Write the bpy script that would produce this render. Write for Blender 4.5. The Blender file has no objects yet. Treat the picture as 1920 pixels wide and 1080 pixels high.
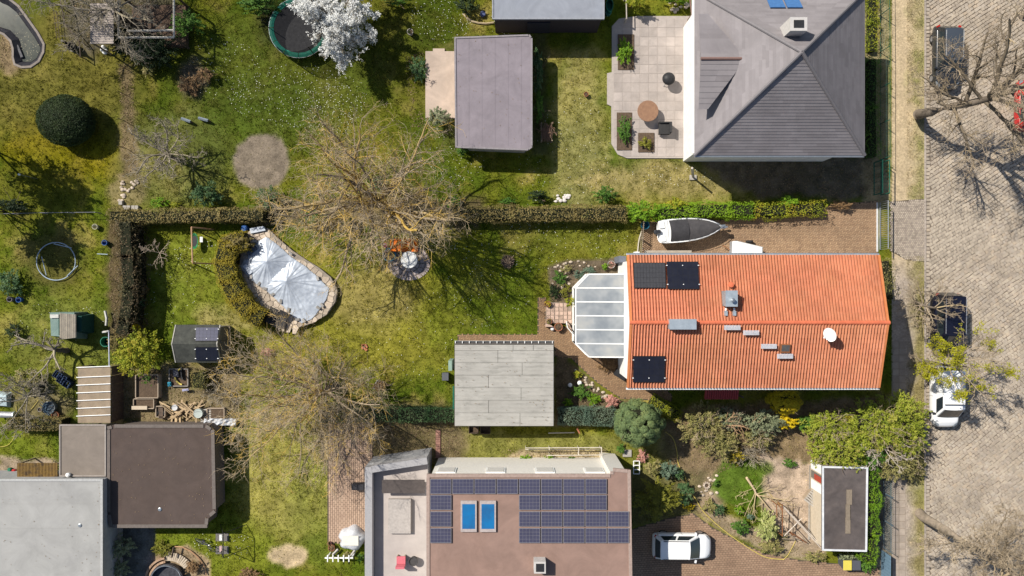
import bpy, math, random
import numpy as np
from mathutils import Vector, Matrix

# ---------------------------------------------------------------- camera, sky, sun, exposure
SC = bpy.context.scene
COL = SC.collection
H = 50.0                      # drone height
WID = 74.0                    # metres of ground across the frame
S = WID / 1920.0
cam_d = bpy.data.cameras.new('camera'); cam = bpy.data.objects.new('camera', cam_d)
COL.objects.link(cam); cam.location = (0, 0, H)
cam_d.sensor_width = 36.0; cam_d.lens = 36.0 * H / WID
cam_d.clip_start = 0.5; cam_d.clip_end = 2000
SC.camera = cam

SUN_K = (0.848, -0.570)       # metres of shadow per metre of height
elev = math.atan(1.0 / math.hypot(*SUN_K))
world = bpy.data.worlds.new('World'); SC.world = world; world.use_nodes = True
nt = world.node_tree; nt.nodes.clear()
sky = nt.nodes.new('ShaderNodeTexSky'); sky.sky_type = 'NISHITA'; sky.sun_disc = False
sky.sun_elevation = elev
sun_az = math.atan2(-SUN_K[0], -SUN_K[1])        # clockwise from +Y
sky.sun_rotation = sun_az
bg = nt.nodes.new('ShaderNodeBackground'); bg.inputs['Strength'].default_value = 0.075
wo = nt.nodes.new('ShaderNodeOutputWorld')
nt.links.new(sky.outputs[0], bg.inputs[0]); nt.links.new(bg.outputs[0], wo.inputs[0])

sl = bpy.data.lights.new('sun', 'SUN'); sl.energy = 4.6; sl.angle = math.radians(0.55); sl.color = (1.0, 0.945, 0.85)
sun = bpy.data.objects.new('sun', sl); COL.objects.link(sun); sun.location = (-40, 30, 60)
sun.rotation_euler = Vector((SUN_K[0], SUN_K[1], -1)).to_track_quat('-Z', 'Y').to_euler()
SC.view_settings.view_transform = 'Standard'; SC.view_settings.look = 'None'
SC.view_settings.gamma = 1.0; SC.view_settings.exposure = 0.5
try: SC.view_settings.use_curve_mapping = False
except Exception: pass
SC.render.engine = 'CYCLES'
SC.cycles.max_bounces = 6; SC.cycles.diffuse_bounces = 3; SC.cycles.transparent_max_bounces = 6

random.seed(4)
RNG = np.random.default_rng(11)

# ---------------------------------------------------------------- helpers
def P(px, py, z=0.0):
    f = (H - z) / H
    return Vector(((px - 960) * S * f, (540 - py) * S * f, z))
def PP(pts, z=0.0): return [tuple(P(x, y, z)) for x, y in pts]
def m(px): return px * S

def vnoise(x, y, scale, seed=0):
    x = np.asarray(x, float) / scale; y = np.asarray(y, float) / scale
    xi = np.floor(x).astype(int); yi = np.floor(y).astype(int)
    xf = x - xi; yf = y - yi
    u = xf * xf * (3 - 2 * xf); v = yf * yf * (3 - 2 * yf)
    def h(a, b):
        n = (a * 374761393 + b * 668265263 + seed * 974711) & 0x7fffffff
        n = ((n ^ (n >> 13)) * 1274126177) & 0x7fffffff
        return ((n ^ (n >> 16)) & 0xffff) / 65535.0
    return (h(xi, yi) * (1 - u) + h(xi + 1, yi) * u) * (1 - v) + (h(xi, yi + 1) * (1 - u) + h(xi + 1, yi + 1) * u) * v
def fbm(x, y, scale, seed=0, o=3):
    r = 0; a = 0.5; t = 0
    for i in range(o):
        r = r + a * vnoise(x, y, scale / 2 ** i, seed + i * 7); t += a; a *= 0.55
    return r / t

def in_poly(x, y, poly):
    x = np.asarray(x, float); y = np.asarray(y, float); r = np.zeros(x.shape, bool)
    n = len(poly); j = n - 1
    for i in range(n):
        xi, yi = poly[i][:2]; xj, yj = poly[j][:2]
        c = ((yi > y) != (yj > y)) & (x < (xj - xi) * (y - yi) / ((yj - yi) or 1e-9) + xi)
        r ^= c; j = i
    return r
def dist_poly(x, y, poly):
    d = np.full(np.asarray(x).shape, 1e9)
    n = len(poly)
    for i in range(n):
        ax, ay = poly[i][:2]; bx, by = poly[(i + 1) % n][:2]
        L = (bx - ax) ** 2 + (by - ay) ** 2 + 1e-12
        t = np.clip(((x - ax) * (bx - ax) + (y - ay) * (by - ay)) / L, 0, 1)
        d = np.minimum(d, np.hypot(x - ax - t * (bx - ax), y - ay - t * (by - ay)))
    return np.where(in_poly(x, y, poly), d, -d)

# ---------------------------------------------------------------- materials
MATS = {}
def mat(name, c1, c2=None, rough=0.85, scale=6.0, bump=0.0, bscale=None, metal=0.0, spec=0.2, tint=None, objrand=0.0,
        stretch=None, trans=0.0, coat=0.0, alpha=1.0, c3=None, stain=0.0, detail=5):
    """c1..c2 mixed by noise; tint: colours over the per-face 'tint' attribute; stain: patchy weathering."""
    if name in MATS: return MATS[name]
    M = bpy.data.materials.new(name); M.use_nodes = True
    t = M.node_tree; N = t.nodes; L = t.links
    b = N['Principled BSDF']; out = N['Material Output']
    b.inputs['Roughness'].default_value = rough; b.inputs['Metallic'].default_value = metal
    b.inputs['Specular IOR Level'].default_value = spec
    if coat: b.inputs['Coat Weight'].default_value = coat; b.inputs['Coat Roughness'].default_value = 0.06
    tc = N.new('ShaderNodeTexCoord'); mp = N.new('ShaderNodeMapping'); L.new(tc.outputs['Object'], mp.inputs['Vector'])
    if stretch: mp.inputs['Scale'].default_value = stretch
    nz = N.new('ShaderNodeTexNoise'); nz.inputs['Scale'].default_value = scale; nz.inputs['Detail'].default_value = detail
    nz.inputs['Roughness'].default_value = 0.65; L.new(mp.outputs[0], nz.inputs['Vector'])
    rp = N.new('ShaderNodeValToRGB'); e = rp.color_ramp.elements
    c2 = c2 or tuple(x * 0.75 for x in c1)
    e[0].position = 0.33; e[0].color = (*c1, 1); e[1].position = 0.67; e[1].color = (*c2, 1)
    if c3: n3 = e.new(0.5); n3.color = (*c3, 1)
    L.new(nz.outputs['Fac'], rp.inputs[0]); colsock = rp.outputs[0]
    if tint:
        at = N.new('ShaderNodeAttribute'); at.attribute_name = 'tint'
        tr = N.new('ShaderNodeValToRGB'); te = tr.color_ramp.elements
        te[0].color = (*tint[0], 1); te[0].position = 0.0; te[1].color = (*tint[-1], 1); te[1].position = 1.0
        for i, c in enumerate(tint[1:-1]):
            x = te.new((i + 1) / (len(tint) - 1)); x.color = (*c, 1)
        L.new(at.outputs['Fac'], tr.inputs[0])
        mx = N.new('ShaderNodeMix'); mx.data_type = 'RGBA'; mx.inputs[0].default_value = 0.72
        L.new(colsock, mx.inputs[6]); L.new(tr.outputs[0], mx.inputs[7]); colsock = mx.outputs[2]
    if stain:
        n5 = N.new('ShaderNodeTexNoise'); n5.inputs['Scale'].default_value = .55; n5.inputs['Detail'].default_value = 9; n5.inputs['Roughness'].default_value = .72; n5.inputs['Distortion'].default_value = .6
        L.new(tc.outputs['Object'], n5.inputs['Vector']); m5 = N.new('ShaderNodeMapRange'); m5.inputs[1].default_value = .36; m5.inputs[2].default_value = .64
        m5.inputs[3].default_value = 1 - stain; m5.inputs[4].default_value = 1 + stain * .6; L.new(n5.outputs['Fac'], m5.inputs[0])
        h5 = N.new('ShaderNodeHueSaturation'); L.new(m5.outputs[0], h5.inputs['Value']); L.new(colsock, h5.inputs['Color']); colsock = h5.outputs[0]
    if objrand:
        oi = N.new('ShaderNodeObjectInfo'); mr = N.new('ShaderNodeMapRange')
        mr.inputs[3].default_value = 1 - objrand; mr.inputs[4].default_value = 1 + objrand
        L.new(oi.outputs['Random'], mr.inputs[0])
        hs = N.new('ShaderNodeHueSaturation'); L.new(mr.outputs[0], hs.inputs['Value']); L.new(colsock, hs.inputs['Color']); colsock = hs.outputs[0]
    L.new(colsock, b.inputs['Base Color'])
    hsock = None
    if bump:
        n2 = N.new('ShaderNodeTexNoise'); n2.inputs['Scale'].default_value = bscale or scale * 4; n2.inputs['Detail'].default_value = 4
        L.new(mp.outputs[0], n2.inputs['Vector'])
        bp = N.new('ShaderNodeBump'); bp.inputs['Strength'].default_value = bump; bp.inputs['Distance'].default_value = 0.03
        L.new(n2.outputs['Fac'], bp.inputs['Height']); L.new(bp.outputs[0], b.inputs['Normal'])
    if trans:
        tl = N.new('ShaderNodeBsdfTranslucent'); L.new(colsock, tl.inputs['Color'])
        ms = N.new('ShaderNodeMixShader'); ms.inputs[0].default_value = trans
        L.new(b.outputs[0], ms.inputs[1]); L.new(tl.outputs[0], ms.inputs[2]); L.new(ms.outputs[0], out.inputs[0])
    if alpha < 1: b.inputs['Alpha'].default_value = alpha
    MATS[name] = M; return M

def colmat(name, rough=0.95, bump=0.5, bscale=14, trans=0.0):
    """base colour from the per-vertex ground colour, broken up by fine noise"""
    if name in MATS: return MATS[name]
    M = bpy.data.materials.new(name); M.use_nodes = True
    t = M.node_tree; N = t.nodes; L = t.links; b = N['Principled BSDF']
    b.inputs['Roughness'].default_value = rough; b.inputs['Specular IOR Level'].default_value = 0.03
    at = N.new('ShaderNodeAttribute'); at.attribute_name = 'col'
    sock = at.outputs['Color']
    tc = N.new('ShaderNodeTexCoord')
    if not trans:
        nz = N.new('ShaderNodeTexNoise'); nz.inputs['Scale'].default_value = 7; nz.inputs['Detail'].default_value = 9
        nz.inputs['Roughness'].default_value = 0.75
        L.new(tc.outputs['Object'], nz.inputs['Vector'])
        mr = N.new('ShaderNodeMapRange'); mr.inputs[1].default_value = 0.3; mr.inputs[2].default_value = 0.7
        mr.inputs[3].default_value = 0.58; mr.inputs[4].default_value = 1.5
        L.new(nz.outputs['Fac'], mr.inputs[0])
        hs = N.new('ShaderNodeHueSaturation'); L.new(mr.outputs[0], hs.inputs['Value']); L.new(sock, hs.inputs['Color']); sock = hs.outputs[0]
    L.new(sock, b.inputs['Base Color'])
    if bump:
        n2 = N.new('ShaderNodeTexNoise'); n2.inputs['Scale'].default_value = bscale; n2.inputs['Detail'].default_value = 5
        L.new(tc.outputs['Object'], n2.inputs['Vector'])
        bp = N.new('ShaderNodeBump'); bp.inputs['Strength'].default_value = bump; bp.inputs['Distance'].default_value = 0.05
        L.new(n2.outputs['Fac'], bp.inputs['Height']); L.new(bp.outputs[0], b.inputs['Normal'])
    if trans:
        tl = N.new('ShaderNodeBsdfTranslucent'); L.new(sock, tl.inputs['Color'])
        ms = N.new('ShaderNodeMixShader'); ms.inputs[0].default_value = trans
        L.new(b.outputs[0], ms.inputs[1]); L.new(tl.outputs[0], ms.inputs[2]); L.new(ms.outputs[0], N['Material Output'].inputs[0])
    MATS[name] = M; return M

def leafm(name, *cols, trans=0.22, rough=0.6):
    mid = cols[len(cols) // 2]
    return mat(name, mid, tuple(x * 0.8 for x in mid), rough=rough, scale=3, tint=cols, trans=trans, spec=0.25)

# ---------------------------------------------------------------- mesh builder
CUBEF = np.array([(0, 3, 2, 1), (4, 5, 6, 7), (0, 1, 5, 4), (1, 2, 6, 5), (2, 3, 7, 6), (3, 0, 4, 7)])
def wloc(o):
    v = Vector((0, 0, 0))
    while o is not None: v += o.location; o = o.parent
    return v
class MB:
    def __init__(s): s.V = []; s.F = []; s.T = []; s.C = []; s.n = 0
    def add(s, V, F, tint=0.5, col=None):
        V = np.asarray(V, float).reshape(-1, 3); s.V.append(V)
        F = np.asarray(F) if not isinstance(F, list) or len({len(f) for f in F}) == 1 else F
        if isinstance(F, np.ndarray): s.F.append(F + s.n); k = len(F)
        else: s.F.append([[i + s.n for i in f] for f in F]); k = len(F)
        s.T.append(np.broadcast_to(np.asarray(tint, float), (k,)))
        if col is not None: s.C.append(np.broadcast_to(np.asarray(col, float), (len(V), 3)))
        s.n += len(V); return s
    def box(s, c, size, rz=0.0, tint=0.5, R=None):
        x, y, z = size[0] / 2, size[1] / 2, size[2] / 2
        V = np.array([(-x, -y, -z), (x, -y, -z), (x, y, -z), (-x, y, -z), (-x, -y, z), (x, -y, z), (x, y, z), (-x, y, z)])
        if R is not None: V = V @ np.array(R.to_3x3()).T
        elif rz:
            c_, s_ = math.cos(rz), math.sin(rz); V = V @ np.array([(c_, s_, 0), (-s_, c_, 0), (0, 0, 1)])
        return s.add(V + np.array(tuple(c)), CUBEF, tint)
    def hexa(s, bot, top, tint=0.5): return s.add(list(bot) + list(top), CUBEF, tint)
    def prism(s, poly, z0, z1, tint=0.5, top_in=0.0):
        n = len(poly); a = [(p[0], p[1], z0) for p in poly]
        cx = sum(p[0] for p in poly) / n; cy = sum(p[1] for p in poly) / n
        area = sum(poly[i][0] * poly[(i + 1) % n][1] - poly[(i + 1) % n][0] * poly[i][1] for i in range(n))
        if area < 0: a = a[::-1]
        b = [(x + (cx - x) * top_in, y + (cy - y) * top_in, z1) for x, y, _ in a]
        F = [list(range(n - 1, -1, -1)), list(range(n, 2 * n))] + [[i, (i + 1) % n, n + (i + 1) % n, n + i] for i in range(n)]
        return s.add(a + b, F, tint)
    def tube(s, pts, r, n=6, r1=None, tint=0.5, cap=True, closed=False):
        pts = [Vector(p) for p in pts]; k = len(pts); V = []; F = []
        for i, p in enumerate(pts):
            d = (pts[(i + 1) % k] - pts[i - 1]) if closed else (pts[min(i + 1, k - 1)] - pts[max(i - 1, 0)])
            d = d.normalized() if d.length else Vector((0, 0, 1))
            u = d.cross(Vector((0, 0, 1)) if abs(d.z) < 0.95 else Vector((1, 0, 0))).normalized(); w = d.cross(u)
            rr = r if r1 is None else r + (r1 - r) * i / (k - 1)
            for j in range(n):
                a = 2 * math.pi * j / n; V.append(p + (u * math.cos(a) + w * math.sin(a)) * rr)
        for i in range(k if closed else k - 1):
            i2 = (i + 1) % k
            for j in range(n): F.append([i * n + j, i * n + (j + 1) % n, i2 * n + (j + 1) % n, i2 * n + j])
        if cap and not closed: F += [list(range(n)), [(k - 1) * n + j for j in range(n)][::-1]]
        return s.add([tuple(v) for v in V], F, tint)
    def lathe(s, c, prof, n=20, tint=0.5, sx=1, sy=1, cap=True):
        V = []; F = []; k = len(prof)
        for r, z in prof:
            for j in range(n):
                a = 2 * math.pi * j / n; V.append((c[0] + r * sx * math.cos(a), c[1] + r * sy * math.sin(a), c[2] + z))
        for i in range(k - 1):
            for j in range(n): F.append([i * n + j, i * n + (j + 1) % n, (i + 1) * n + (j + 1) % n, (i + 1) * n + j])
        if cap: F.append([(k - 1) * n + j for j in range(n)]); F.append(list(range(n))[::-1])
        return s.add(V, F, tint)
    def segs(s, p0, p1, r0, r1, tint, n=3):
        p0 = np.asarray(p0); p1 = np.asarray(p1); d = p1 - p0
        d /= np.linalg.norm(d, axis=1, keepdims=True) + 1e-9
        ref = np.where(np.abs(d[:, 2:3]) < 0.9, np.array([[0, 0, 1.0]]), np.array([[1.0, 0, 0]]))
        u = np.cross(d, ref); u /= np.linalg.norm(u, axis=1, keepdims=True) + 1e-9; w = np.cross(d, u)
        k = len(p0); V = np.empty((k, 2 * n, 3))
        for j in range(n):
            a = 2 * math.pi * j / n; o = u * math.cos(a) + w * math.sin(a)
            V[:, j] = p0 + o * np.asarray(r0)[:, None]; V[:, n + j] = p1 + o * np.asarray(r1)[:, None]
        F = np.array([[j, (j + 1) % n, n + (j + 1) % n, n + j] for j in range(n)])
        FF = (F[None] + (np.arange(k) * 2 * n)[:, None, None]).reshape(-1, 4)
        return s.add(V.reshape(-1, 3), FF, np.repeat(tint, n))
    def leaves(s, c, nrm, size, tint, aspect=0.5, rng=RNG, up=None):
        """rhombus leaves at c facing nrm"""
        k = len(c); nrm = nrm / (np.linalg.norm(nrm, axis=1, keepdims=True) + 1e-9)
        r = rng.normal(size=(k, 3)) if up is None else up + rng.normal(size=(k, 3)) * 0.35
        u = r - nrm * np.sum(r * nrm, axis=1, keepdims=True); u /= np.linalg.norm(u, axis=1, keepdims=True) + 1e-9
        w = np.cross(nrm, u); sz = np.broadcast_to(size, (k,))[:, None] * rng.uniform(0.65, 1.3, (k, 1))
        V = np.stack([c - u * sz * .5, c + w * sz * aspect * .5 - nrm * sz * .06, c + u * sz * .5, c - w * sz * aspect * .5 - nrm * sz * .06], 1)
        F = np.arange(4 * k).reshape(k, 4)
        return s.add(V.reshape(-1, 3), F, tint)
    def build(s, name, material, parent=None, local=False, smooth=False, origin=None, kind=None, label=None, col=False):
        V = np.concatenate(s.V); me = bpy.data.meshes.new(name)
        base = Vector((0, 0, 0))
        if not local:
            if parent is not None: base = wloc(parent)
            elif origin is not None: base = Vector(origin)
            V = V - np.array(tuple(base))
        idx = []; ln = []
        for f in s.F:
            if isinstance(f, np.ndarray): idx.append(f.reshape(-1)); ln.append(np.full(len(f), f.shape[1]))
            else:
                idx.append(np.array([i for q in f for i in q])); ln.append(np.array([len(q) for q in f]))
        idx = np.concatenate(idx).astype(np.int32); ln = np.concatenate(ln).astype(np.int32)
        me.vertices.add(len(V)); me.vertices.foreach_set('co', V.astype(np.float32).ravel())
        me.loops.add(len(idx)); me.loops.foreach_set('vertex_index', idx)
        me.polygons.add(len(ln)); me.polygons.foreach_set('loop_start', np.concatenate([[0], np.cumsum(ln)[:-1]]).astype(np.int32))
        T = np.concatenate(s.T).astype(np.float32)
        a = me.attributes.new('tint', 'FLOAT', 'FACE'); a.data.foreach_set('value', T)
        if col and s.C:
            a = me.attributes.new('col', 'FLOAT_COLOR', 'POINT'); C4 = np.ones((len(V), 4), np.float32); C4[:, :3] = np.concatenate(s.C)
            a.data.foreach_set('color', C4.ravel())
        me.polygons.foreach_set('use_smooth', np.full(len(ln), bool(smooth)))
        me.update(calc_edges=True); me.validate()
        me.materials.append(material)
        o = bpy.data.objects.new(name, me); COL.objects.link(o)
        if parent is not None: o.parent = parent
        elif not local: o.location = base
        if kind: o['kind'] = kind
        if label: o['label'] = label
        return o

def tag(o, label, cat, group=None):
    o['label'] = label; o['category'] = cat
    if group: o['group'] = group
    return o
def thing(name, label, cat, loc=(0, 0, 0), group=None, rz=0.0):
    o = bpy.data.objects.new(name, None); COL.objects.link(o); o.location = loc; o.rotation_euler = (0, 0, rz)
    o.empty_display_size = 0.3
    return tag(o, label, cat, group)
def single(mb, name, material, label, cat, origin, group=None, smooth=False):
    return tag(mb.build(name, material, origin=origin, smooth=smooth), label, cat, group)
def struct(mb, name, material, smooth=False, **k):
    o = mb.build(name, material, origin=(0, 0, 0), smooth=smooth, **k); o['kind'] = 'structure'; return o
def dup(root, loc, rz=None, label=None):
    c = root.copy(); COL.objects.link(c); c.location = loc
    if rz is not None: c.rotation_euler = (0, 0, rz)
    if label: c['label'] = label
    for ch in root.children:
        d = ch.copy(); COL.objects.link(d); d.parent = c
        for g in ch.children:
            e = g.copy(); COL.objects.link(e); e.parent = d
    return c

# ---------------------------------------------------------------- shared materials
WHITE = mat('white_paint', (.80, .80, .78), (.72, .72, .70), rough=.5, scale=2)
RENDERW = mat('white_render', (.78, .77, .74), (.66, .65, .62), rough=.9, scale=3, bump=.1)
BEIGEW = mat('beige_render', (.52, .46, .38), (.44, .39, .32), rough=.9, scale=3, bump=.15)
GREYW = mat('grey_render', (.36, .36, .36), (.28, .28, .29), rough=.9, scale=3, bump=.1)
WOOD = mat('weathered_wood', (.36, .29, .21), (.22, .17, .12), rough=.85, scale=5, bump=.3, stretch=(1, 6, 1))
WOODD = mat('dark_wood', (.13, .095, .07), (.07, .05, .04), rough=.85, scale=5, bump=.3)
PALEWOOD = mat('pale_wood', (.56, .45, .30), (.42, .33, .21), rough=.8, scale=5, bump=.2)
GREYMETAL = mat('grey_metal', (.42, .45, .47), (.33, .36, .38), rough=.35, metal=.75, scale=5)
ZINC = mat('zinc_sheet', (.52, .58, .62), (.40, .46, .50), rough=.42, metal=.55, scale=3, spec=.5)
BLACKP = mat('black_plastic', (.02, .02, .022), (.03, .03, .032), rough=.5, scale=8)
DARKF = mat('dark_fabric', (.045, .043, .043), (.03, .03, .031), rough=.85, scale=5, bump=.3)
GREENM = mat('green_steel', (.02, .12, .08), (.015, .09, .06), rough=.4, scale=5)
GREENP = mat('green_plastic', (.03, .17, .10), (.02, .12, .07), rough=.45, scale=5)
BLUEP = mat('blue_plastic', (.02, .10, .32), (.02, .07, .22), rough=.45, scale=5)
TERRA = mat('terracotta', (.42, .17, .09), (.34, .13, .07), rough=.8, scale=8)
CONC = mat('concrete', (.40, .37, .33), (.29, .27, .24), rough=.9, scale=4, bump=.3)
STONE = mat('pale_stone', (.50, .43, .34), (.34, .28, .22), rough=.9, scale=4, bump=.4, objrand=.28, c3=(.44, .36, .28))
GREYSTONE = mat('grey_stone', (.36, .34, .31), (.22, .21, .20), rough=.9, scale=5, bump=.4, objrand=.3)
RUST = mat('rusty_metal', (.30, .13, .05), (.16, .07, .04), rough=.8, scale=8)
HOSE = mat('yellow_hose', (.62, .50, .12), (.5, .4, .1), rough=.5)
SOIL = mat('dark_soil', (.13, .09, .06), (.07, .05, .035), rough=1, scale=9, bump=.8)
# ================================================================ THE SETTING
def ell(cx, cy, rx, ry, n=28, rot=0.0):
    return [(cx + rx * math.cos(a) * math.cos(rot) - ry * math.sin(a) * math.sin(rot),
             cy + rx * math.cos(a) * math.sin(rot) + ry * math.sin(a) * math.cos(rot)) for a in [2 * math.pi * i / n for i in range(n)]]
GREEN = np.array((.072, .102, .009)); YEL = np.array((.162, .156, .017)); DRY = np.array((.31, .245, .080)); MOSS = np.array((.215, .165, .003))
DEEP = np.array((.040, .075, .010))
# (polygon in photo px, colour, strength, feather px, grass left there)
ZONES = [
    # lawns: greener and drier areas
    (ell(110, 150, 170, 130), (.175, .150, .035), .75, 60, 1), (ell(120, 290, 120, 60), MOSS, .55, 50, 1),
    (ell(60, 360, 90, 60), (.10, .10, .015), .6, 40, .9),
    (ell(520, 150, 200, 120), (.085, .115, .020), .6, 70, 1), (ell(760, 80, 90, 90), (.06, .075, .012), .5, 50, 1),
    (ell(330, 300, 110, 90), (.16, .155, .055), .6, 50, 1), (ell(480, 240, 120, 90), (.06, .095, .012), .6, 60, 1),
    (ell(1085, 250, 55, 160), (.27, .23, .10), .55, 40, 1), (ell(1290, 335, 200, 40), (.27, .21, .095), .7, 30, .8),
    (ell(690, 610, 190, 110), (.21, .185, .028), .75, 60, 1), (ell(700, 560, 80, 60), (.25, .20, .08), .6, 40, .9),
    (ell(900, 600, 110, 90), (.085, .115, .010), .6, 50, 1), (ell(1080, 440, 120, 40), (.13, .125, .022), .5, 30, 1),
    (ell(350, 520, 90, 80), (.15, .17, .022), .6, 50, 1), (ell(430, 600, 60, 30), (.24, .20, .085), .6, 25, 1),
    (ell(300, 560, 60, 60), (.10, .13, .015), .5, 40, 1),
    (ell(550, 880, 120, 130), (.28, .245, .07), .75, 50, 1), (ell(600, 940, 60, 120), (.15, .17, .03), .5, 40, 1),
    (ell(400, 1030, 130, 60), (.14, .165, .018), .6, 40, 1), (ell(540, 1042, 36, 20), (.38, .29, .18), .95, 10, .05),
    (ell(120, 640, 110, 90), (.15, .155, .035), .6, 50, 1), (ell(100, 490, 60, 60), (.085, .070, .025), .7, 30, .5),
    (ell(60, 830, 80, 40), (.11, .15, .015), .5, 30, 1), (ell(80, 760, 60, 40), (.15, .12, .07), .8, 25, .4),
    # bare soil
    (ell(491, 303, 53, 52), (.205, .165, .125), .97, 7, .03),
    ([(222, 118), (250, 120), (256, 330), (228, 330)], (.19, .135, .085), .75, 12, .35),
    (ell(360, 150, 30, 36), (.17, .13, .095), .85, 14, .2), (ell(20, 95, 28, 40), (.28, .20, .12), .85, 14, .15),
    (ell(240, 360, 40, 30), (.20, .15, .09), .6, 20, .5),
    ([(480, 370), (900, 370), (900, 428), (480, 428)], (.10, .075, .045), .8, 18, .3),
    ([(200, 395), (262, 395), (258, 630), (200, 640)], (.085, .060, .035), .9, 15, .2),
    ([(1028, 500), (1060, 488), (1165, 484), (1165, 520), (1085, 520), (1078, 600), (1035, 600)], (.11, .085, .06), .97, 5, .1),
    ([(1040, 650), (1075, 680), (1145, 745), (1235, 765), (1240, 800), (1040, 800)], (.115, .085, .055), .95, 8, .2),
    ([(1300, 300), (1425, 372), (1660, 372), (1660, 290)], (.105, .085, .065), .9, 14, .25),  # dark soil tone painted along the outline of the villa's cast shadow
    ([(1621, -60), (1668, -60), (1668, 380), (1621, 380)], (.26, .21, .12), .85, 10, .5),
    ([(1240, 790), (1300, 760), (1740, 740), (1740, 880), (1540, 880), (1430, 862), (1350, 960), (1300, 960), (1240, 860)], (.185, .130, .080), .9, 14, .2),
    ([(1428, 855), (1530, 868), (1545, 900), (1545, 1040), (1480, 1020), (1415, 930)], (.36, .275, .205), .95, 8, .03),
    ([(1310, 880), (1345, 900), (1350, 960), (1440, 1000), (1545, 1020), (1540, 1056), (1420, 1030), (1340, 985), (1295, 930)], (.27, .205, .140), .9, 12, .15),
    ([(200, 680), (330, 680), (450, 690), (460, 800), (200, 800)], (.17, .125, .080), .8, 18, .35),
    ([(830, 805), (1180, 815), (1180, 860), (830, 862)], (.16, .155, .045), .75, 12, .8),
    ([(975, 842), (1135, 842), (1135, 868), (940, 868)], (.30, .235, .150), .85, 6, .35),
    (ell(1225, 850, 40, 40), (.16, .15, .05), .6, 20, .7), ([(1180, 880), (1330, 880), (1300, 975), (1180, 985)], (.12, .105, .045), .85, 14, .4),
    ([(690, 760), (870, 760), (870, 870), (600, 870), (600, 790)], (.13, .095, .06), .8, 18, .35),
    ([(280, 1040), (350, 1020), (392, 1050), (392, 1120), (250, 1120)], (.26, .19, .12), .95, 6, .05),
    ([(195, 985), (290, 985), (290, 1120), (195, 1120)], (.13, .13, .13), .9, 5, .05),
    ([(0, 855), (112, 862), (112, 900), (0, 900)], (.26, .20, .15), .9, 8, .1),
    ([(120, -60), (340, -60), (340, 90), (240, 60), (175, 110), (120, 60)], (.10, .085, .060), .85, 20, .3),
    (ell(1388, 905, 50, 48), (.070, .118, .012), .95, 10, 1), (ell(1435, 880, 18, 14), (.08, .12, .016), .9, 10, .9),
    ([(1628, 872), (1673, 872), (1673, 1120), (1628, 1120)], (.15, .135, .12), .9, 6, .12),
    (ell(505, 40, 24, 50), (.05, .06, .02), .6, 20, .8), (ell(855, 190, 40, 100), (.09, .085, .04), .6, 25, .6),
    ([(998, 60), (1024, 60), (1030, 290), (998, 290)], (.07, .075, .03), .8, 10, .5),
]
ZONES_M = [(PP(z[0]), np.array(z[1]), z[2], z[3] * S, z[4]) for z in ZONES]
# things that keep grass away: pavings and buildings (px polygons)
NOGRASS = [[(1205, 388), (1660, 372), (1660, 480), (1195, 480)], [(1010, 558), (1085, 560), (1085, 640), (1240, 740), (1240, 760), (1140, 745), (1040, 665), (1040, 640), (858, 640), (858, 625), (1008, 625)],
           [(1183, 985), (1300, 965), (1345, 990), (1420, 1032), (1645, 1062), (1645, 1130), (1183, 1130)],
           [(612, 780), (690, 780), (690, 1012), (612, 1012)], [(1145, 30), (1310, 30), (1310, 298), (1145, 298)], [(1022, 565), (1100, 560), (1100, 620), (1022, 610)],
           [(452, 430), (500, 428), (632, 520), (632, 560), (580, 612), (520, 618), (450, 500)], ell(767, 490, 40, 32), [(-20, -40), (90, -40), (86, 100), (60, 132), (20, 120), (15, 80), (-20, 80)],
           [(797, 93), (1000, 65), (1000, 290), (855, 285), (855, 225), (797, 222)]]
NOGRASS_M = [PP(p) for p in NOGRASS]

def ground_col(x, y):
    x = np.asarray(x, float); y = np.asarray(y, float)
    n1 = fbm(x, y, 5.0, 1); n2 = fbm(x, y, 1.3, 2); n3 = fbm(x, y, .45, 3, 2); n4 = fbm(x, y, 2.2, 9)
    w = np.clip((n1 * .6 + n2 * .4 - .36) * 3.6, 0, 1)[:, None]
    c = GREEN * (1 - w) + YEL * w
    d = np.clip((n2 * .55 + n4 * .45 - .56) * 4.5, 0, 1)[:, None] * .8
    c = c * (1 - d) + DRY * d
    dens = np.ones(len(x))
    wob = (n2 - .5) * 1.3 + (n3 - .5) * .7
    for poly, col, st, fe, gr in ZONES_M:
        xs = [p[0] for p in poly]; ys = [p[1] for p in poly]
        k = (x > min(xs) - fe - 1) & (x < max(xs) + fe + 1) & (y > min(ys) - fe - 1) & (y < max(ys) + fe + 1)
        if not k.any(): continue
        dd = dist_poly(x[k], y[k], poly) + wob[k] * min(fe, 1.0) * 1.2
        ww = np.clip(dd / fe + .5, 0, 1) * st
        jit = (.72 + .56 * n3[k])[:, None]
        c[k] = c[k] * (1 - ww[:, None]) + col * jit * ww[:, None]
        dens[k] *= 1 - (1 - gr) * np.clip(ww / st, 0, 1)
    for poly in NOGRASS_M:
        k = in_poly(x, y, poly); dens[k] = 0
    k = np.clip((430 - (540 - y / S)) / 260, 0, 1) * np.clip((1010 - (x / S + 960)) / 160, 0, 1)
    c = c * (.78 + .44 * n3)[:, None] * (1 - .30 * k)[:, None]      # ground colour darkens smoothly towards the upper left
    return c, dens

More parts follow.
